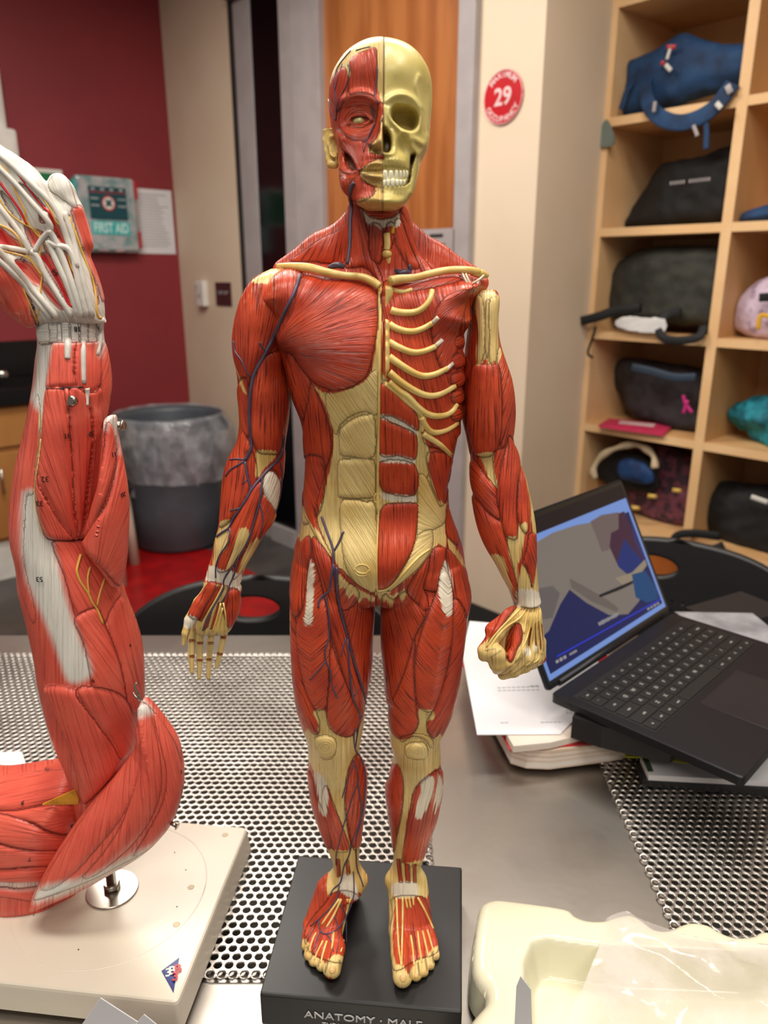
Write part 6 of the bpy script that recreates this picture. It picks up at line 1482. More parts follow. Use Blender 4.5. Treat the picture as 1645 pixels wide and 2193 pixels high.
# handwritten numbers
def number(t, crop, x, y, size, ang=180):
    px, py = K(crop, [(x, y)])[0]; h = cast(BA, px, py)
    if h is None: return
    n = h[1]; up = Vector((0, 0, 1)); xx = up.cross(n); xx.normalize(); yy = n.cross(xx)
    a = math.radians(ang); x_ = xx*math.cos(a)+yy*math.sin(a); y_ = -xx*math.sin(a)+yy*math.cos(a)
    sz = size*h[2]/F_PX
    link('number', text_mesh(t, sz, frame(h[0]+n*.0012, x_, y_), .0002), M['numink'], ARM)
for t, cr, x, y, sz, an in (('38', 'F5', 602, 1478, 15, 180), ('52', 'F5', 465, 1215, 15, 120), ('66', 'F5', 430, 1035, 15, 125), ('51', 'F5', 182, 930, 13, 130), ('67', 'F5', 257, 1300, 13, 110), ('39', 'F5', 445, 745, 13, 120), ('11', 'F5', 652, 845, 9, 110),
                        ('31', 'F6', 446, 415, 17, 180), ('30', 'F6', 606, 400, 17, 180), ('32', 'F6', 303, 705, 17, 180), ('33', 'F6', 270, 868, 17, 180), ('11', 'F6', 757, 540, 15, 180), ('20', 'F6', 820, 810, 15, 180), ('53', 'F6', 268, 1376, 16, 180), ('9', 'F6', 627, 2055, 13, 200),
                        ('7', 'F7', 186, 1142, 14, 180), ('9', 'F7', 147, 790, 14, 180), ('8', 'F7', 447, 932, 12, 180), ('2', 'F7', 1134, 595, 12, 180), ('4', 'F6', 870, 1822, 10, 180)): number(t, cr, x, y, sz, an)
# ================================================================= LAPTOP
ZL = 0.90
LA_, LB_, LD_ = PZ(1180, 1485, ZL), PZ(1440, 1312, ZL), PZ(1595, 1665, ZL)
ux = (LB_-LA_); LW = ux.length; ux.normalize(); up = Vector((0, 0, 1)); bk = up.cross(ux); LDp = (LD_-LA_).dot(-bk)
FLp = frame(LA_, ux, bk)
M['lapblack'] = mat('midnight_laptop_metal', (24, 25, 30), 0.38, 0.3, col2=(28, 29, 34), scale=4)
M['keycap'] = mat('black_keycap', (15, 15, 16), 0.5)
M['legend'] = mat('keycap_legend', (150, 150, 146), 0.5)
LAP = empty('laptop', FLp @ Vector((LW/2, -LDp/2, -0.014)), 'open black laptop showing a dissection video, resting on stacked papers', 'laptop')
def rbox(name, x0, x1, y0, y1, z0, z1, mt, parent, F=FLp, r=0.008, bev=0.0008):
    bm = bmesh.new(); c = rounded([Vector((x0, y0, 0)), Vector((x1, y0, 0)), Vector((x1, y1, 0)), Vector((x0, y1, 0))], r, 6)
    a = [bm.verts.new((p.x, p.y, z0)) for p in c]; cx_, cy_ = (x0+x1)/2, (y0+y1)/2; k = 1-bev/max(0.001, (x1-x0)/2)
    b = [bm.verts.new((p.x, p.y, z1-bev)) for p in c]; d = [bm.verts.new(((p.x-cx_)*k+cx_, (p.y-cy_)*k+cy_, z1)) for p in c]
    for r1, r2 in ((a, b), (b, d)):
        for i in range(len(c)): bm.faces.new((r1[i], r1[(i+1) % len(c)], r2[(i+1) % len(c)], r2[i]))
    bm.faces.new(a); bm.faces.new(d); bmesh.ops.transform(bm, matrix=F, verts=bm.verts)
    return link(name, from_bm(bm), mt, parent)
base = rbox('base', 0, LW, -LDp, 0, -0.013, 0, M['lapblack'], LAP, bev=0.0015)
rbox('keyboard_tray', 0.014, LW-0.014, -LDp*0.56, -LDp*0.10, 0.00005, 0.0003, M['keycap'], base, r=0.004, bev=0.0001)
rbox('trackpad', LW*0.33, LW*0.67, -LDp*0.965, -LDp*0.60, 0.00005, 0.0005, mat('trackpad_glass', (34, 34, 38), 0.3), base, r=0.005, bev=0.0002)
for y in (-.030, -.055): 
    box('port', (-0.0002, y, -0.007), (0.001, 0.009, 0.003), M['keycap'], base, M=FLp)
rowsK = [('esc', 'F1', 'F2', 'F3', 'F4', 'F5', 'F6', 'F7', 'F8', 'F9', 'F10', 'F11', 'F12', ' '), ('`', '1', '2', '3', '4', '5', '6', '7', '8', '9', '0', '-', '=', 'delete'), ('tab', 'Q', 'W', 'E', 'R', 'T', 'Y', 'U', 'I', 'O', 'P', '[', ']', '\\'),
         ('caps', 'A', 'S', 'D', 'F', 'G', 'H', 'J', 'K', 'L', ';', "'", 'return'), ('shift', 'Z', 'X', 'C', 'V', 'B', 'N', 'M', ',', '.', '/', 'shift'), ('fn', 'ctrl', 'opt', 'cmd', ' ', 'cmd', 'opt', '<', '^', '>')]
wid = [[1.0]*14, [1.0]*13+[1.5], [1.5]+[1.0]*13, [1.75]+[1.0]*11+[1.75], [2.25]+[1.0]*10+[2.25], [1, 1, 1, 1.25, 5, 1.25, 1, 1, 1, 1]]
kx0, kx1 = 0.017, LW-0.017; ky = -LDp*0.115; kp = LDp*0.44/6
lgm = bmesh.new(); proto = {}
for r, (names, ws) in enumerate(zip(rowsK, wid)):
    u = (kx1-kx0)/sum(ws); x = kx0
    for nm, w_ in zip(names, ws):
        W1 = round(w_*u-0.0026, 5); Hk = round(kp-0.0026, 5)
        if W1 not in proto:
            bm = bmesh.new(); bm_box(bm, (0, 0, 0), (W1, Hk, 0.0012), bev=0.0004, seg=1); proto[W1] = from_bm(bm); proto[W1].materials.append(M['keycap'])
        o = bpy.data.objects.new('key', proto[W1]); COL.objects.link(o); o.parent = base; o.matrix_parent_inverse = WM(base).inverted()
        o.matrix_basis = FLp @ Matrix.Translation((x+w_*u/2, ky-kp*(r+0.5), 0.0010))
        if nm.strip():
            sz = 0.0075 if len(nm) == 1 else 0.0042
            addtext(lgm, nm, sz, FLp @ Matrix.Translation((x+w_*u/2-(0 if len(nm) == 1 else 0.0), ky-kp*(r+0.5), 0.0018)), 0.0002)
        x += w_*u
link('key_legends', from_bm(lgm), M['legend'], base)
ph = math.radians(62); sdir = bk*math.cos(ph)+up*math.sin(ph); LH_ = LDp*0.93
FSn = frame(LA_+bk*0.004+up*0.001, ux, sdir)
lid = rbox('screen_lid', 0, LW, 0, LH_, -0.005, 0, M['lapblack'], LAP, F=FSn, bev=0.0006)
cyl('hinge', FSn @ Vector((0.03, 0.002, -0.002)), FSn @ Vector((LW-0.03, 0.002, -0.002)), 0.005, 0.005, M['lapblack'], LAP, 16)
gl = rbox('bezel_glass', 0.003, LW-0.003, 0.006, LH_-0.003, 0.0001, 0.0005, mat('black_bezel_glass', (10, 8, 10), 0.08, coat=0.5), lid, F=FSn, r=0.006, bev=0.0001)
scrn = FSn.to_3x3() @ Vector((0, 0, 1))
def scr(name, pts, k, col, e=0.9, parent=None):
    """patch of screen picture, uv in lid coordinates"""
    return link(name, slab_poly([FSn @ Vector((u_, v_, 0.0006+k*0.00012)) for u_, v_ in pts], scrn, 0.0001), mat(name+'_glow', tuple(c*0.15 for c in col), 0.3, emit=(col, e)), parent or gl)
def spx(pts):
    I = FSn.inverted(); out = []
    for a, b in K('LP', [tuple(float(c) for c in q.split(',')) for q in pts.split()]):
        q = I @ PP(a, b, FSn.translation, scrn); out.append((min(max(q.x, 0.012), LW-0.018), min(max(q.y, 0.018), LH_-0.03)))
    return out
disp = scr('display', [(0.009, 0.012), (LW-0.009, 0.012), (LW-0.009, LH_-0.034), (0.009, LH_-0.034)], 0, (112, 142, 205), 0.95)
scr('browser_bar', [(0.009, LH_-0.034), (LW-0.009, LH_-0.034), (LW-0.009, LH_-0.010), (0.009, LH_-0.010)], 0, (26, 16, 22), 0.8)
vid = scr('video_picture', [(0.016, 0.020), (LW-0.016, 0.020), (LW-0.016, LH_-0.058), (0.016, LH_-0.058)], 1, (26, 32, 84), 0.8, disp)
for nm, p, k, c_ in (('purple_backdrop', '820,310 880,285 960,480 990,560 900,640 780,600 740,470', 2, (66, 34, 58)), ('blue_sheet', '880,430 990,560 950,620 830,600', 3, (22, 44, 112)), ('blue_sheet', '940,300 1000,480 1010,600 930,440', 3, (50, 44, 100)),
                     ('pale_body', '380,470 500,400 620,360 700,345 760,380 800,470 850,580 920,640 960,600 1000,640 960,760 900,830 800,835 680,770 590,700 540,780 480,920 430,960 380,700', 4, (128, 118, 110)),
                     ('head', '700,340 760,305 850,290 850,380 810,400 800,490 760,500 740,440', 5, (112, 96, 94)), ('arm_shadow', '590,640 700,700 800,760 850,800 840,820 700,760 600,690', 5, (108, 98, 92)), ('arm_shadow', '400,700 500,680 540,720 500,850 440,860', 5, (104, 96, 94)),
                     ('hand', '830,640 920,610 990,540 1000,570 950,640 880,680', 6, (150, 136, 116)), ('glove', '920,620 990,600 1050,690 1060,750 1000,770 940,740', 7, (20, 70, 120)), ('scalpel', '745,728 860,680 925,652 925,668 860,700 750,742', 8, (20, 20, 30))):
    scr(nm, spx(p), k, c_, 0.8, vid)
for nm, p, c_ in (('progress_line', '520,1052 1075,745 1077,750 522,1058', (40, 56, 200)),): scr(nm, spx(p), 9, c_, 1.0, vid)
def sline(a, b, t, n, c_):
    (x1, y1), (x2, y2) = spx('%g,%g %g,%g' % (a+b))
    bm = bmesh.new(); random.seed(n)
    for i in range(n):
        f = i/n; bm_box(bm, (0, 0, 0), ((x2-x1)/n*0.72, t*(0.7+0.5*random.random()), 0.0001), M=FSn @ Matrix.Translation((x1+(x2-x1)*(f+0.4/n), y1+(y2-y1)*(f+0.4/n), 0.0019)))
    link('caption', from_bm(bm), mat('caption_glow', (30, 30, 30), 0.4, emit=((170, 165, 165), 0.7)), vid)
sline((742, 884), (848, 828), 0.0055, 11, 0); sline((515, 1085), (575, 1052), 0.005, 3, 0); sline((588, 1045), (628, 1022), 0.003, 5, 0); sline((1000, 806), (1066, 768), 0.004, 4, 0)

# ================================================================= PAPERS
def sheet(name, px, z, t, mt, label=None, cat=None, parent=None, group=None, crop='P'):
    pts = [PZ(a, b, z+t) for a, b in K(crop, px)]; pts = [Vector((p.x, p.y, z)) for p in pts]
    o = link(name, slab_poly(pts, (0, 0, 1), t), mt, parent)
    if label: tag(o, label, cat, group); center_origin(o)
    return o
def px_(s): return [tuple(float(c) for c in q.split(',')) for q in s.split()]
M['pages'] = mat('paper_block_edge', (222, 214, 206), 0.8, col2=(200, 180, 160), scale=3, stretch=(1, 1, 60), detail=3)
sheet('paper_pile', px_('1003,1425 1290,1405 1350,1500 1355,1582 1310,1592 1180,1608 1130,1606 1096,1596'), TZ+0.0072, .030, M['pages'], 'thick ragged pile of white papers under the laptop, lowest on the steel strip', 'papers')
sheet('folder', px_('983,1412 1300,1403 1445,1555 1300,1590 1092,1606'), TZ+0.0377, .0018, M['redplastic'], 'red folder showing as a thin red edge between the paper piles', 'folder')
sheet('paper_bundle', px_('1080,1520 1300,1480 1440,1510 1430,1545 1300,1560 1180,1590 1100,1598 1085,1572'), TZ+0.0400, .0100, M['pages'], 'thin bundle of white papers with orange-brown dividers on the red folder', 'papers')
tps = sheet('printed_sheet', px_('1006,1330 1075,1336 1212,1342 1330,1470 1246,1525 1200,1572 1022,1573 990,1400'), TZ+0.0505, .0012, M['paper'], 'white printed sheet on top of the pile beside the laptop, under the fist', 'paper')
b = bmesh.new()
for x0, y0, x1, y1, n in ((1065, 1473, 1158, 1470, 9), (1066, 1479, 1158, 1477, 9), (1135, 1469, 1155, 1468, 2), (1072, 1548, 1090, 1547, 2), (1158, 1547, 1204, 1546, 5), (1210, 1516, 1240, 1518, 3), (1210, 1521, 1240, 1524, 3), (1212, 1526, 1236, 1528, 3)):
    for i in range(n):
        f = (i+.4)/n; p = PZ(x0+(x1-x0)*f, y0+(y1-y0)*f, TZ+.0520); q = PZ(x0+(x1-x0)*(f+.3/n), y0+(y1-y0)*(f+.3/n), TZ+.0520); bm_box(b, p, ((q-p).length*2+.001, .0016, .0002))
pr = link('print', from_bm(b), M['ink'], tps)
for p in ('1160,1594 1215,1586 1235,1583 1235,1586 1200,1592 1160,1598', '1254,1580 1330,1566 1400,1553 1400,1557 1330,1571 1256,1585'): pass
sheet('laptop_case', px_('1226,1535 1290,1556 1440,1590 1540,1500 1420,1370 1260,1470'), TZ+0.0522, .0330, M['blackplastic'], 'flat black case lying between the papers and the laptop', 'case')
sheet('notebook', px_('1362,1633 1378,1668 1650,1690 1720,1560 1420,1540'), TZ+0.0070, .012, M['blackplastic'], 'black ring binder under the front corner of the laptop', 'binder')
sheet('printed_packet', px_('1372,1620 1386,1652 1390,1660 1655,1674 1700,1560 1420,1540'), TZ+0.0194, .008, M['paper'], 'white packet of pages lying on the black binder', 'papers')
sheet('green_divider', px_('1374,1620 1388,1652 1400,1652 1386,1618'), TZ+0.0276, .0006, mat('dark_green_card', (60, 84, 62), .6), 'dark green divider tab on the white packet', 'tab')
sheet('yellow_sheet', px_('1328,1592 1342,1621 1400,1622 1510,1640 1560,1560 1400,1540'), TZ+0.0284, .0012, mat('yellow_card', (206, 206, 28), .55), 'bright yellow sheet sticking out under the laptop', 'paper')
sheet('clear_sleeve', px_('1445,1310 1612,1313 1645,1340 1700,1400 1645,1400 1500,1345'), TZ+0.0620, .0006, film('clear_sleeve_film', (190, 190, 196), .45, .25), 'clear plastic sleeve lying behind the laptop keyboard', 'plastic sleeve')
box('sleeve_prop', tuple(PZ(1560, 1340, TZ+.035)+Vector((.02, .02, 0))), (.16, .10, .052), M['blackplastic'], None, rz=.5)
o = bpy.data.objects['sleeve_prop']; o.name = 'pencil_case'; tag(o, 'dark soft case under the clear plastic sleeve behind the laptop', 'case'); o.location.z -= 0.0; center_origin(o)

# ================================================================= CREAM TRAY AND PLASTIC FILM
ZT = 0.85
def hgrid(x0, x1, y0, y1, h, fn, mt, name, parent=None, snap=None):
    xs = np.arange(x0, x1, h); ys = np.arange(y0, y1, h); X, Y = np.meshgrid(xs, ys, indexing='ij'); Zv, keep = fn(X, Y)
    if snap is not None:
        d = sdpoly(X, Y, snap); gx, gy = np.gradient(d, h); o_ = (d < 0) & (d > -1.5*h); X = np.where(o_, X-d*gx, X); Y = np.where(o_, Y-d*gy, Y)
    n, m_ = X.shape; V = np.stack([X.ravel(), Y.ravel(), Zv.ravel()], 1); idx = np.arange(n*m_).reshape(n, m_)
    Q = np.stack([idx[:-1, :-1], idx[1:, :-1], idx[1:, 1:], idx[:-1, 1:]], -1).reshape(-1, 4)
    kq = (keep[:-1, :-1] & keep[1:, :-1] & keep[1:, 1:] & keep[:-1, 1:]).ravel(); Q = Q[kq]
    used = np.unique(Q); mp = -np.ones(n*m_, int); mp[used] = np.arange(len(used))
    me = mesh_from(V[used], mp[Q]); return link(name, me, mt, parent)
def wpoly(crop, s_, z, sub=3):
    P = [PZ(a, b, z) for a, b in K(crop, px_(s_))]; P = [(p.x, p.y) for p in P]
    return catmull(P, True, sub) if sub > 1 else P
outl = wpoly('BR', '150,850 170,800 230,775 320,780 600,820 660,860 720,880 800,880 860,862 930,850 1000,880 1060,925 1130,930 1200,900 1260,890 1340,905 1400,940 1470,965 1560,960 1620,935 1760,960 2100,1000 2300,1500 2300,2100 1500,2100 400,1900 40,1700 60,1500 130,1380 190,1310 190,1250 150,1200 125,1130 130,1000', ZT-.003)
rec = wpoly('BR', '440,1010 800,1030 1500,1060 1900,1100 1900,1900 700,1700 430,1400', ZT)
def ftray(X, Y):
    d = sdpoly(X, Y, outl); d2 = sdpoly(X, Y, rec)
    e = np.clip(d/.012, 0, 1); z = ZT-.012*(1-np.sqrt(np.maximum(0, 1-(1-e)**2)))
    t = np.clip((d2+.004)/.014, 0, 1); z = z-.038*t*t*(3-2*t)
    return z, d > -.0022*1.4
tray = empty('moulded_tray', PZ(1400, 2080, TZ+.007), 'glossy cream moulded plastic tray with wavy rim in the lower right corner', 'tray')
hgrid(.06, .48, .36, .70, .0022, ftray, mat('cream_tray_plastic', (226, 222, 196), .22, col2=(220, 216, 188), scale=4, coat=.3), 'tray_shell', tray, outl)
bm = bmesh.new(); r1 = [bm.verts.new((x, y, ZT-.0121)) for x, y in outl]; r2 = []
for i_, (x, y) in enumerate(outl):
    a_, b_ = outl[i_-1], outl[(i_+1) % len(outl)]; t_ = Vector((b_[0]-a_[0], b_[1]-a_[1], 0)).normalized(); n_ = Vector((t_.y, -t_.x, 0))
    if sdpoly(np.array([x+n_.x*.002]), np.array([y+n_.y*.002]), outl)[0] > 0: n_ = -n_
    r2.append(bm.verts.new((x+n_.x*.003, y+n_.y*.003, TZ+.0072)))
for i_ in range(len(outl)): bm.faces.new((r1[i_], r1[(i_+1) % len(outl)], r2[(i_+1) % len(outl)], r2[i_]))
link('tray_wall', from_bm(bm, True), bpy.data.materials['cream_tray_plastic'], tray)
fo = wpoly('BR', '815,872 900,838 940,845 1000,885 1120,930 1300,975 1500,1000 1660,1010 2000,1030 2200,1500 2200,2000 1200,1900 560,1700 615,1424 640,1330 690,1240 720,1160 752,1085 765,1060 800,950', ZT+.006, 2)
def ffilm(X, Y):
    d = sdpoly(X, Y, fo); nz = np.zeros(X.shape)
    for i in range(X.shape[0]):
        for j in range(X.shape[1]):
            if d[i, j] > -.003: nz[i, j] = mnoise.noise(Vector((X[i, j]*12, Y[i, j]*20, 0)))+.25*mnoise.noise(Vector((X[i, j]*40, Y[i, j]*30, 3)))
    e = np.clip(d/.03, 0, 1)
    return ZT+.004+.006*np.abs(nz)+.010*e*(.4+nz*.6), d > -.0028*1.4
bag = hgrid(.06, .46, .38, .66, .0028, ffilm, film('translucent_film', (228, 220, 216), .42, .08), 'plastic_film', None, fo)
tag(bag, 'crumpled translucent plastic film draped over the cream tray', 'plastic film'); center_origin(bag)
# small cards in front
def leaf(name, pts, mt, label, cat):
    o = link(name, slab_poly(pts, (0, -1, 0), .0008), mt); tag(o, label, cat); center_origin(o); return o
a = [PZ(1098, 2193+60, ZT+.004), PZ(1140, 2193+60, ZT+.004)]
leaf('folded_card', [Vector((PY(1096, 2300, .455).x, .455, ZT+.007)), Vector((PY(1138, 2300, .455).x, .455, ZT+.007)), PY(1137, 2118, .455), PY(1115, 2090, .455), PY(1106, 2112, .455)], M['paper'], 'folded white card standing at the front edge of the cream tray', 'card')
def standing(pts, Y, label):
    q = [PY(a, b, Y) for a, b in pts]; q += [Vector((q[-1].x, Y, TZ+.0006)), Vector((q[0].x, Y, TZ+.0006))]
    leaf('white_card', q, M['paper'], label, 'card')
standing([(150, 2230), (216, 2136), (300, 2190), (330, 2222)], .470, 'white card with a sharp upper corner standing before the arm base')
standing([(285, 2200), (309, 2171), (345, 2200)], .462, 'smaller white card corner right of the larger white card')
bm = bmesh.new(); bmesh.ops.create_uvsphere(bm, u_segments=32, v_segments=20, radius=1)
c = PZ(366, 2225, TZ+.03)
for v in bm.verts: v.co = Vector((v.co.x*.0175*(1+.12*v.co.y), v.co.y*.018, v.co.z*.0145))+Vector((c.x, c.y, TZ+.0155+.0))
o = link('kidney_model', from_bm(bm, True), mat('dark_brown_red_gloss', (88, 30, 26), .22, col2=(64, 20, 18), scale=40, coat=.4)); tag(o, 'glossy dark red-brown rounded model piece at the bottom edge by the arm base', 'model piece'); center_origin(o)
wb = rounded([PZ(-60, 1612, TZ+.03), PZ(46, 1608, TZ+.03), PZ(62, 1655, TZ+.03), PZ(-60, 1668, TZ+.03)], .004, 4)
wb = [Vector((p.x, p.y, TZ+.0072)) for p in wb]
o = link('white_box', slab_poly(wb, (0, 0, 1), .022), mat('white_box_plastic', (238, 236, 236), .45)); tag(o, 'small white box on the perforated panel at the left edge', 'box'); center_origin(o)
# pale post behind the arm model
p0 = PZ(262, 1256, 0); ps_ = empty('pale_stool', (p0.x, p0.y+.17, 0), 'stool with pale legs on the red floor behind the arm model', 'stool')
for dx, dy in ((0, 0), (-.26, .06), (-.03, .30), (-.29, .32)):
    link('leg', tube_mesh([p0+Vector((dx, dy+.0, .003)), p0+Vector((dx*.9-.012, dy*.9+.01, .43))], [.026, .020], 14), M['plastic_cream'], ps_)
cyl('seat', p0+Vector((-.145, .17, .43)), p0+Vector((-.145, .17, .465)), .18, .18, M['blackplastic'], ps_, 32, bev=.006)

# ================================================================= BAGS ON THE SHELVES
nF = Vector((-.737, -.676, 0)).normalized()
def cloth(name, c1, c2, bump=.004, scale=14, rough=.75): return mat(name, c1, rough, col2=c2, scale=scale, bump=bump, bscale=30)
def softbag(name, crop, poly, zf, T, R, mt, Yc=3.05, parent=None, amp=.010, fr_=9, h=.0075, tilt=-1.09, into=0.0, zmin=True):
    P = K(crop, px_(poly)); W = [PY(a, b, Yc) for a, b in catmull(P, True, 2)]
    ext = 1.15*(max(p.x for p in W)-min(p.x for p in W))*.5
    lo = (min(p.x for p in W)-.03, Yc-T-.04-ext, min(p.z for p in W)-.03); hi = (max(p.x for p in W)+.03, Yc+T+.04+ext, max(p.z for p in W)+.03)
    v = Vol(lo, hi, h); v.pillow(P, Yc, T, R, k=.004, tilt=(tilt, 0), sub=2)
    V, Q = v.mesh(2); Nn = normals(V, Q)
    d = np.array([mnoise.noise(Vector(p)*fr_)+.5*mnoise.noise(Vector(p)*fr_*2.7) for p in V.tolist()])
    V = V+Nn*(d*amp)[:, None]
    if zf is not None and zmin: V[:, 2] = np.maximum(V[:, 2], zf+.0012)
    # keep the soft goods inside their compartment
    I = np.array(MS.inverted()); L = (np.c_[V, np.ones(len(V))] @ I.T)[:, :3]
    s0, s1 = (.026, .490) if L[:, 0].mean() < .5 else (.534, 1.002)
    L[:, 0] = np.clip(L[:, 0], s0, s1); L[:, 1] = np.clip(L[:, 1], -.03, DEP-.018)
    if zf is not None: L[:, 2] = np.minimum(L[:, 2], zf+.352-.003)
    V = (np.c_[L, np.ones(len(L))] @ np.array(MS).T)[:, :3]
    return link(name, mesh_from(V, Q), mt, parent), BVHTree.FromPolygons([tuple(q) for q in V.tolist()], Q.tolist())
def SF(crop, x, y, off=.03):
    a, b = K(crop, [(x, y)])[0]; return PP(a, b, QP+nF*off, nF)
def band(name, crop, pts, wd, mt, parent, off=.03, th=.006, offs=None):
    P = px_(pts); W = [SF(crop, p[0], p[1], off if offs is None else offs[i]) for i, p in enumerate(P)]
    W = [Vector(q) for q in catmull(W, False, 6)]; bm = bmesh.new(); rs = []
    for i, p in enumerate(W):
        t = (W[min(i+1, len(W)-1)]-W[max(0, i-1)]).normalized(); sd = t.cross(nF)
        if sd.length < 1e-3: sd = R_
        sd = sd.normalized()*wd/2; nn = nF*th/2
        rs.append([bm.verts.new(q) for q in (p+sd+nn*.6, p+sd*.8+nn, p-sd*.8+nn, p-sd+nn*.6, p-sd-nn, p+sd-nn)])
    for a, b in zip(rs, rs[1:]):
        for k in range(6): bm.faces.new((a[k], a[(k+1) % 6], b[(k+1) % 6], b[k]))
    bm.faces.new(rs[0]); bm.faces.new(rs[-1])
    return link(name, from_bm(bm, True), mt, parent)
def bagroot(name, z, col, label, cat): return empty(name, MS @ Vector((.26+.51*col, .2, z)), label, cat)
M['navy'] = cloth('navy_nylon', (22, 62, 104), (14, 42, 76)); M['blackcloth'] = cloth('black_nylon', (20, 20, 22), (12, 12, 14)); M['khaki'] = cloth('dark_khaki_nylon', (54, 54, 46), (40, 40, 36))
r = bagroot('backpack', 2.013, 0, 'blue backpack with a long padded strap hanging over the shelf edge', 'backpack')
_, bv = softbag('bag_body', 'S1', '500,850 560,700 610,560 640,400 760,370 900,300 980,262 1060,310 1200,400 1290,430 1400,410 1430,600 1400,720 1200,760 900,830 650,850', 2.013, .10, .07, M['navy'], parent=r)
band('strap', 'S1', '740,560 715,680 745,800 830,890 960,930 1100,900 1230,820 1330,700 1380,630', .052, M['navy'], r, offs=[-.10, -.03, .02, .035, .04, .035, .03, .02, .012])
band('strap', 'S1', '640,620 580,680 550,770 530,830', .02, M['navy'], r, offs=[-.08, -.04, -.03, -.03]); band('webbing', 'S1', '1170,910 1180,1000 1175,1130', .018, M['navy'], r, off=.03)
band('buckle', 'S1', '1080,950 1100,1000 1110,1030', .012, M['steel_paint'], r, off=.045); band('reflective_tab', 'S1', '1255,780 1290,820', .016, M['white'], r, off=.05); band('reflective_tab', 'S1', '790,770 780,850', .012, M['steel_paint'], r, off=.05)
band('buckle', 'S1', '1330,690 1370,660', .03, M['steel_paint'], r, off=.03)
for p, w_, mt_ in (('915,340 895,400 880,450', .010, 'white'), ('870,490 910,535', .014, 'white'), ('880,355 945,355', .014, 'redplastic'), ('835,475 860,480', .014, 'redplastic')): band('zip_pull', 'S1', p, w_, M[mt_], r, off=-.03, th=.006)
r = bagroot('backpack', 1.63, 0, 'black backpack with pale lettering slumped on the second shelf', 'backpack')
softbag('bag_body', 'S1', '630,1700 700,1580 780,1450 860,1300 900,1220 1000,1205 1130,1195 1210,1150 1350,1140 1380,1400 1350,1640 1290,1700 900,1720', 1.63, .10, .06, M['blackcloth'], parent=r)
b = bmesh.new()
for i in range(13):
    if i != 5: bm_box(b, (0, 0, 0), (.006, .003, .011), M=Matrix.Translation(SF('S1', 910+i*24, 1388-i*2.7, -.055)) @ Matrix.Rotation(math.atan2(R_.y, R_.x), 4, 'Z'))
link('lettering', from_bm(b), M['steel_paint'], r)
r = bagroot('backpack', 1.247, 0, 'dark khaki backpack with straps spilling over the third shelf', 'backpack')
softbag('bag_body', 'S2', '490,400 485,150 520,50 620,-60 760,-100 1060,-100 1140,40 1130,350 1060,430 700,430', 1.247, .10, .05, M['khaki'], parent=r, Yc=3.02)
band('strap', 'S2', '620,320 450,340 330,380 215,410', .034, M['blackcloth'], r, offs=[.0, .02, .04, .05], th=.02); band('webbing', 'S2', '310,450 290,520 255,630 290,665', .009, M['blackcloth'], r, off=.05)
band('strap', 'S2', '1060,440 1020,520 900,545 780,530 745,450 800,370 900,350', .03, M['blackcloth'], r, offs=[-.0, .03, .04, .04, .02, -.01, -.04], th=.012)
ti, _ = softbag('tissue', 'S2', '480,420 560,380 640,385 740,390 730,480 600,490 500,470', 1.247, .016, .016, mat('white_tissue', (226, 224, 222), .8, bump=.004, bscale=60), Yc=2.93, h=.004, amp=.005, fr_=20); tag(ti, 'crumpled white tissue under the khaki backpack straps', 'tissue'); center_origin(ti)
r = bagroot('handbag', .873, 0, 'open dark grey bag with a pink ribbon on the fourth shelf', 'bag')
softbag('bag_body', 'S2', '620,1100 560,960 530,850 545,740 640,690 1000,720 1080,850 1070,1000 1050,1160 900,1150', .873, .10, .04, cloth('charcoal_cloth', (52, 50, 54), (34, 32, 36)), parent=r, Yc=3.05)
band('rim', 'S2', '560,730 700,760 850,800 1000,800', .03, mat('slate_blue_trim', (44, 60, 78), .6), r, off=-.015, th=.01)
band('ribbon', 'S2', '915,925 930,980 975,1045', .012, mat('pink_ribbon', (206, 40, 130), .5), r, off=.004); band('ribbon', 'S2', '945,960 915,1050', .012, bpy.data.materials['pink_ribbon'], r, off=.006)
nb_ = sheet('notebook', px_('330,1128 400,1082 850,1128 780,1190'), .8745, .010, mat('pink_cover', (206, 52, 92), .5), 'pink notebook with a pale label on the fourth shelf', 'notebook', crop='S2')
nbl = sheet('label_patch', px_('465,1118 480,1100 725,1122 708,1142'), .8852, .0006, M['signwhite'], None, None, None, crop='S2'); nbl.parent = nb_; nbl.matrix_parent_inverse = WM(nb_).inverted()
r = bagroot('tote_bag', .484, 0, 'floral plum tote bag with cream lining on the bottom shelf', 'bag')
softbag('bag_body', 'S2', '480,1560 620,1350 700,1270 940,1290 1010,1500 960,1740 760,1790 560,1760', .484, .10, .05, mat('floral_plum_cloth', (110, 58, 74), .6, col2=(58, 34, 48), scale=26, bump=.006, bscale=20, lo=.42, hi=.55), parent=r)
rim = [SF('S2', *p, o_) for p, o_ in (((310, 1500), .0), ((292, 1440), -.01), ((350, 1345), -.02), ((450, 1290), -.03), ((560, 1265), -.05), ((650, 1290), -.05), ((710, 1350), -.05), ((720, 1430), -.04))]
link('cream_lining', tube_mesh(catmull(rim, False, 6), [.010+.006*math.sin(i*.35)**2 for i in range(43)], 10), cloth('cream_lining_cloth', (206, 186, 154), (180, 160, 130)), r)
softbag('bag_opening', 'S2', '330,1500 360,1380 520,1310 660,1340 690,1460 640,1560 420,1570', .484, .05, .04, M['blackcloth'], parent=r, Yc=3.08)
softbag('blue_cloth', 'S2', '490,1440 540,1380 620,1370 680,1420 680,1500 600,1540 500,1520', None, .04, .035, cloth('blue_cloth', (20, 66, 120), (12, 40, 84)), Yc=2.99, h=.006, parent=r)
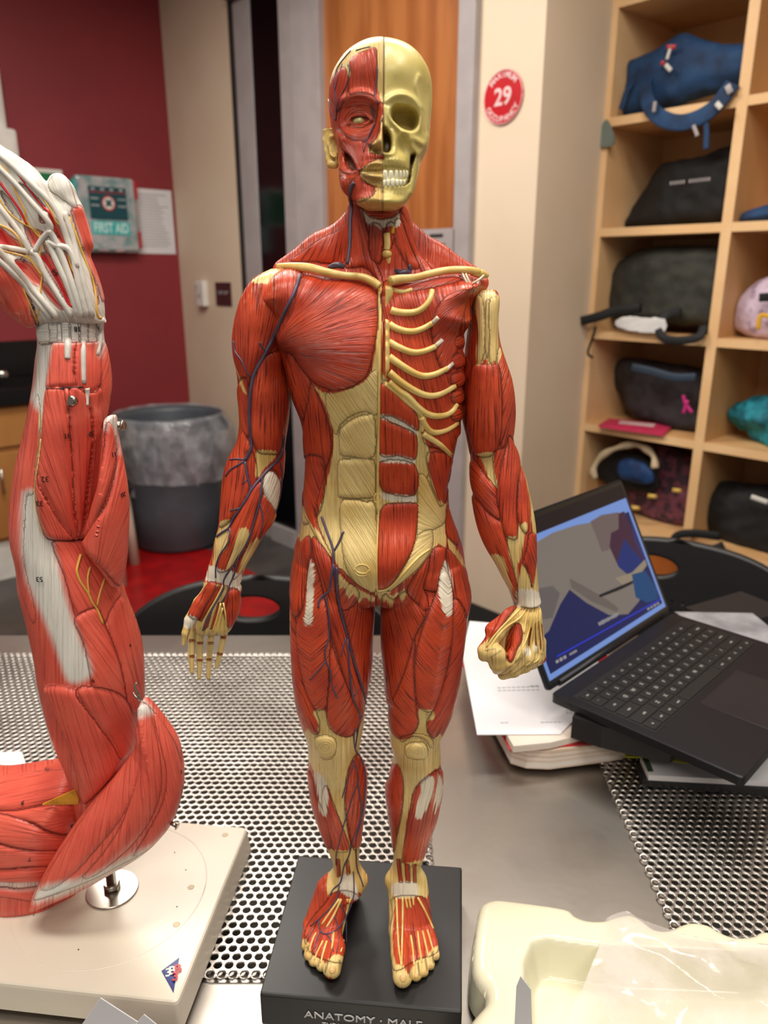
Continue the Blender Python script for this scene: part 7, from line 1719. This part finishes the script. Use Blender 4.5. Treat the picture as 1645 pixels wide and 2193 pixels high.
for p in ((870, 1580), (700, 1620), (580, 1700)):
    cyl('gold_charm', SF('S2', p[0]-25, p[1], -.02), SF('S2', p[0]+30, p[1]+5, -.02), .010, .008, mat('gold_print', (220, 180, 90), .35) if 'gold_print' not in bpy.data.materials else bpy.data.materials['gold_print'], r, 12)
r = bagroot('duffel_bag', .484, 1, 'black travel bag bulging from the lowest right compartment', 'bag')
softbag('bag_body', 'S2', '1110,1900 1120,1720 1240,1590 1500,1540 1750,1560 1780,2000 1500,2080 1250,1990', .484, .12, .07, M['blackcloth'], parent=r, Yc=2.72)
band('strap', 'S2', '1170,1900 1000,1880 880,1890 850,1950 930,2000 1080,2000 1190,1960', .03, M['blackcloth'], r, offs=[.0, .03, .04, .045, .045, .04, .01], th=.014); band('webbing', 'S2', '1240,2030 1270,2100 1260,2170', .009, M['blackcloth'], r, off=.04)
band('reflective_tab', 'S2', '1385,1625 1500,1665', .016, M['white'], r, off=.02)
r = bagroot('patterned_bag', 1.247, 1, 'lavender bag with yellow and black trims in the right column', 'bag')
softbag('bag_body', 'S2', '1355,400 1400,260 1500,120 1650,60 1800,60 1800,520 1420,530', 1.247, .10, .06, mat('lavender_print', (206, 186, 206), .6, col2=(150, 128, 150), scale=30, bump=.004, bscale=20, lo=.5, hi=.7), parent=r, Yc=2.70)
band('dark_pocket', 'S2', '1440,250 1520,245 1600,250', .028, M['blackcloth'], r, off=-.01); band('yellow_trim', 'S2', '1430,470 1445,380 1490,375 1540,410', .014, mat('yellow_cord', (226, 170, 20), .5), r, off=.03)
jk, _ = softbag('teal_jacket', 'S2', '1315,1090 1400,1010 1480,960 1620,900 1750,950 1750,1330 1500,1300 1390,1190', .873, .10, .05, cloth('teal_cloth', (28, 140, 158), (14, 92, 108), .01), Yc=2.70, amp=.02, fr_=16); tag(jk, 'bunched teal jacket in the right column of the shelving', 'jacket'); center_origin(jk)
dkc, _ = softbag('dark_cloth', 'S1', '1480,1640 1560,1590 1700,1560 1800,1600 1800,1680 1500,1680', 1.63, .06, .03, M['navy'], Yc=2.70, h=.006); tag(dkc, 'dark folded garment in the upper right compartment', 'garment'); center_origin(dkc)
tgp = [SF('S1', x, y, .008) for x, y in ((425, 905), (460, 960), (485, 1040), (475, 1100), (415, 1115), (355, 1095), (370, 1020), (395, 950))]
tg = link('hanging_tag', slab_poly([Vector(q) for q in catmull(tgp, True, 3)], nF, .006), mat('grey_green_plastic', (112, 124, 116), .25, coat=.3)); tag(tg, 'grey-green teardrop tag on the shelving edge below the top shelf', 'tag')
center_origin(tg)
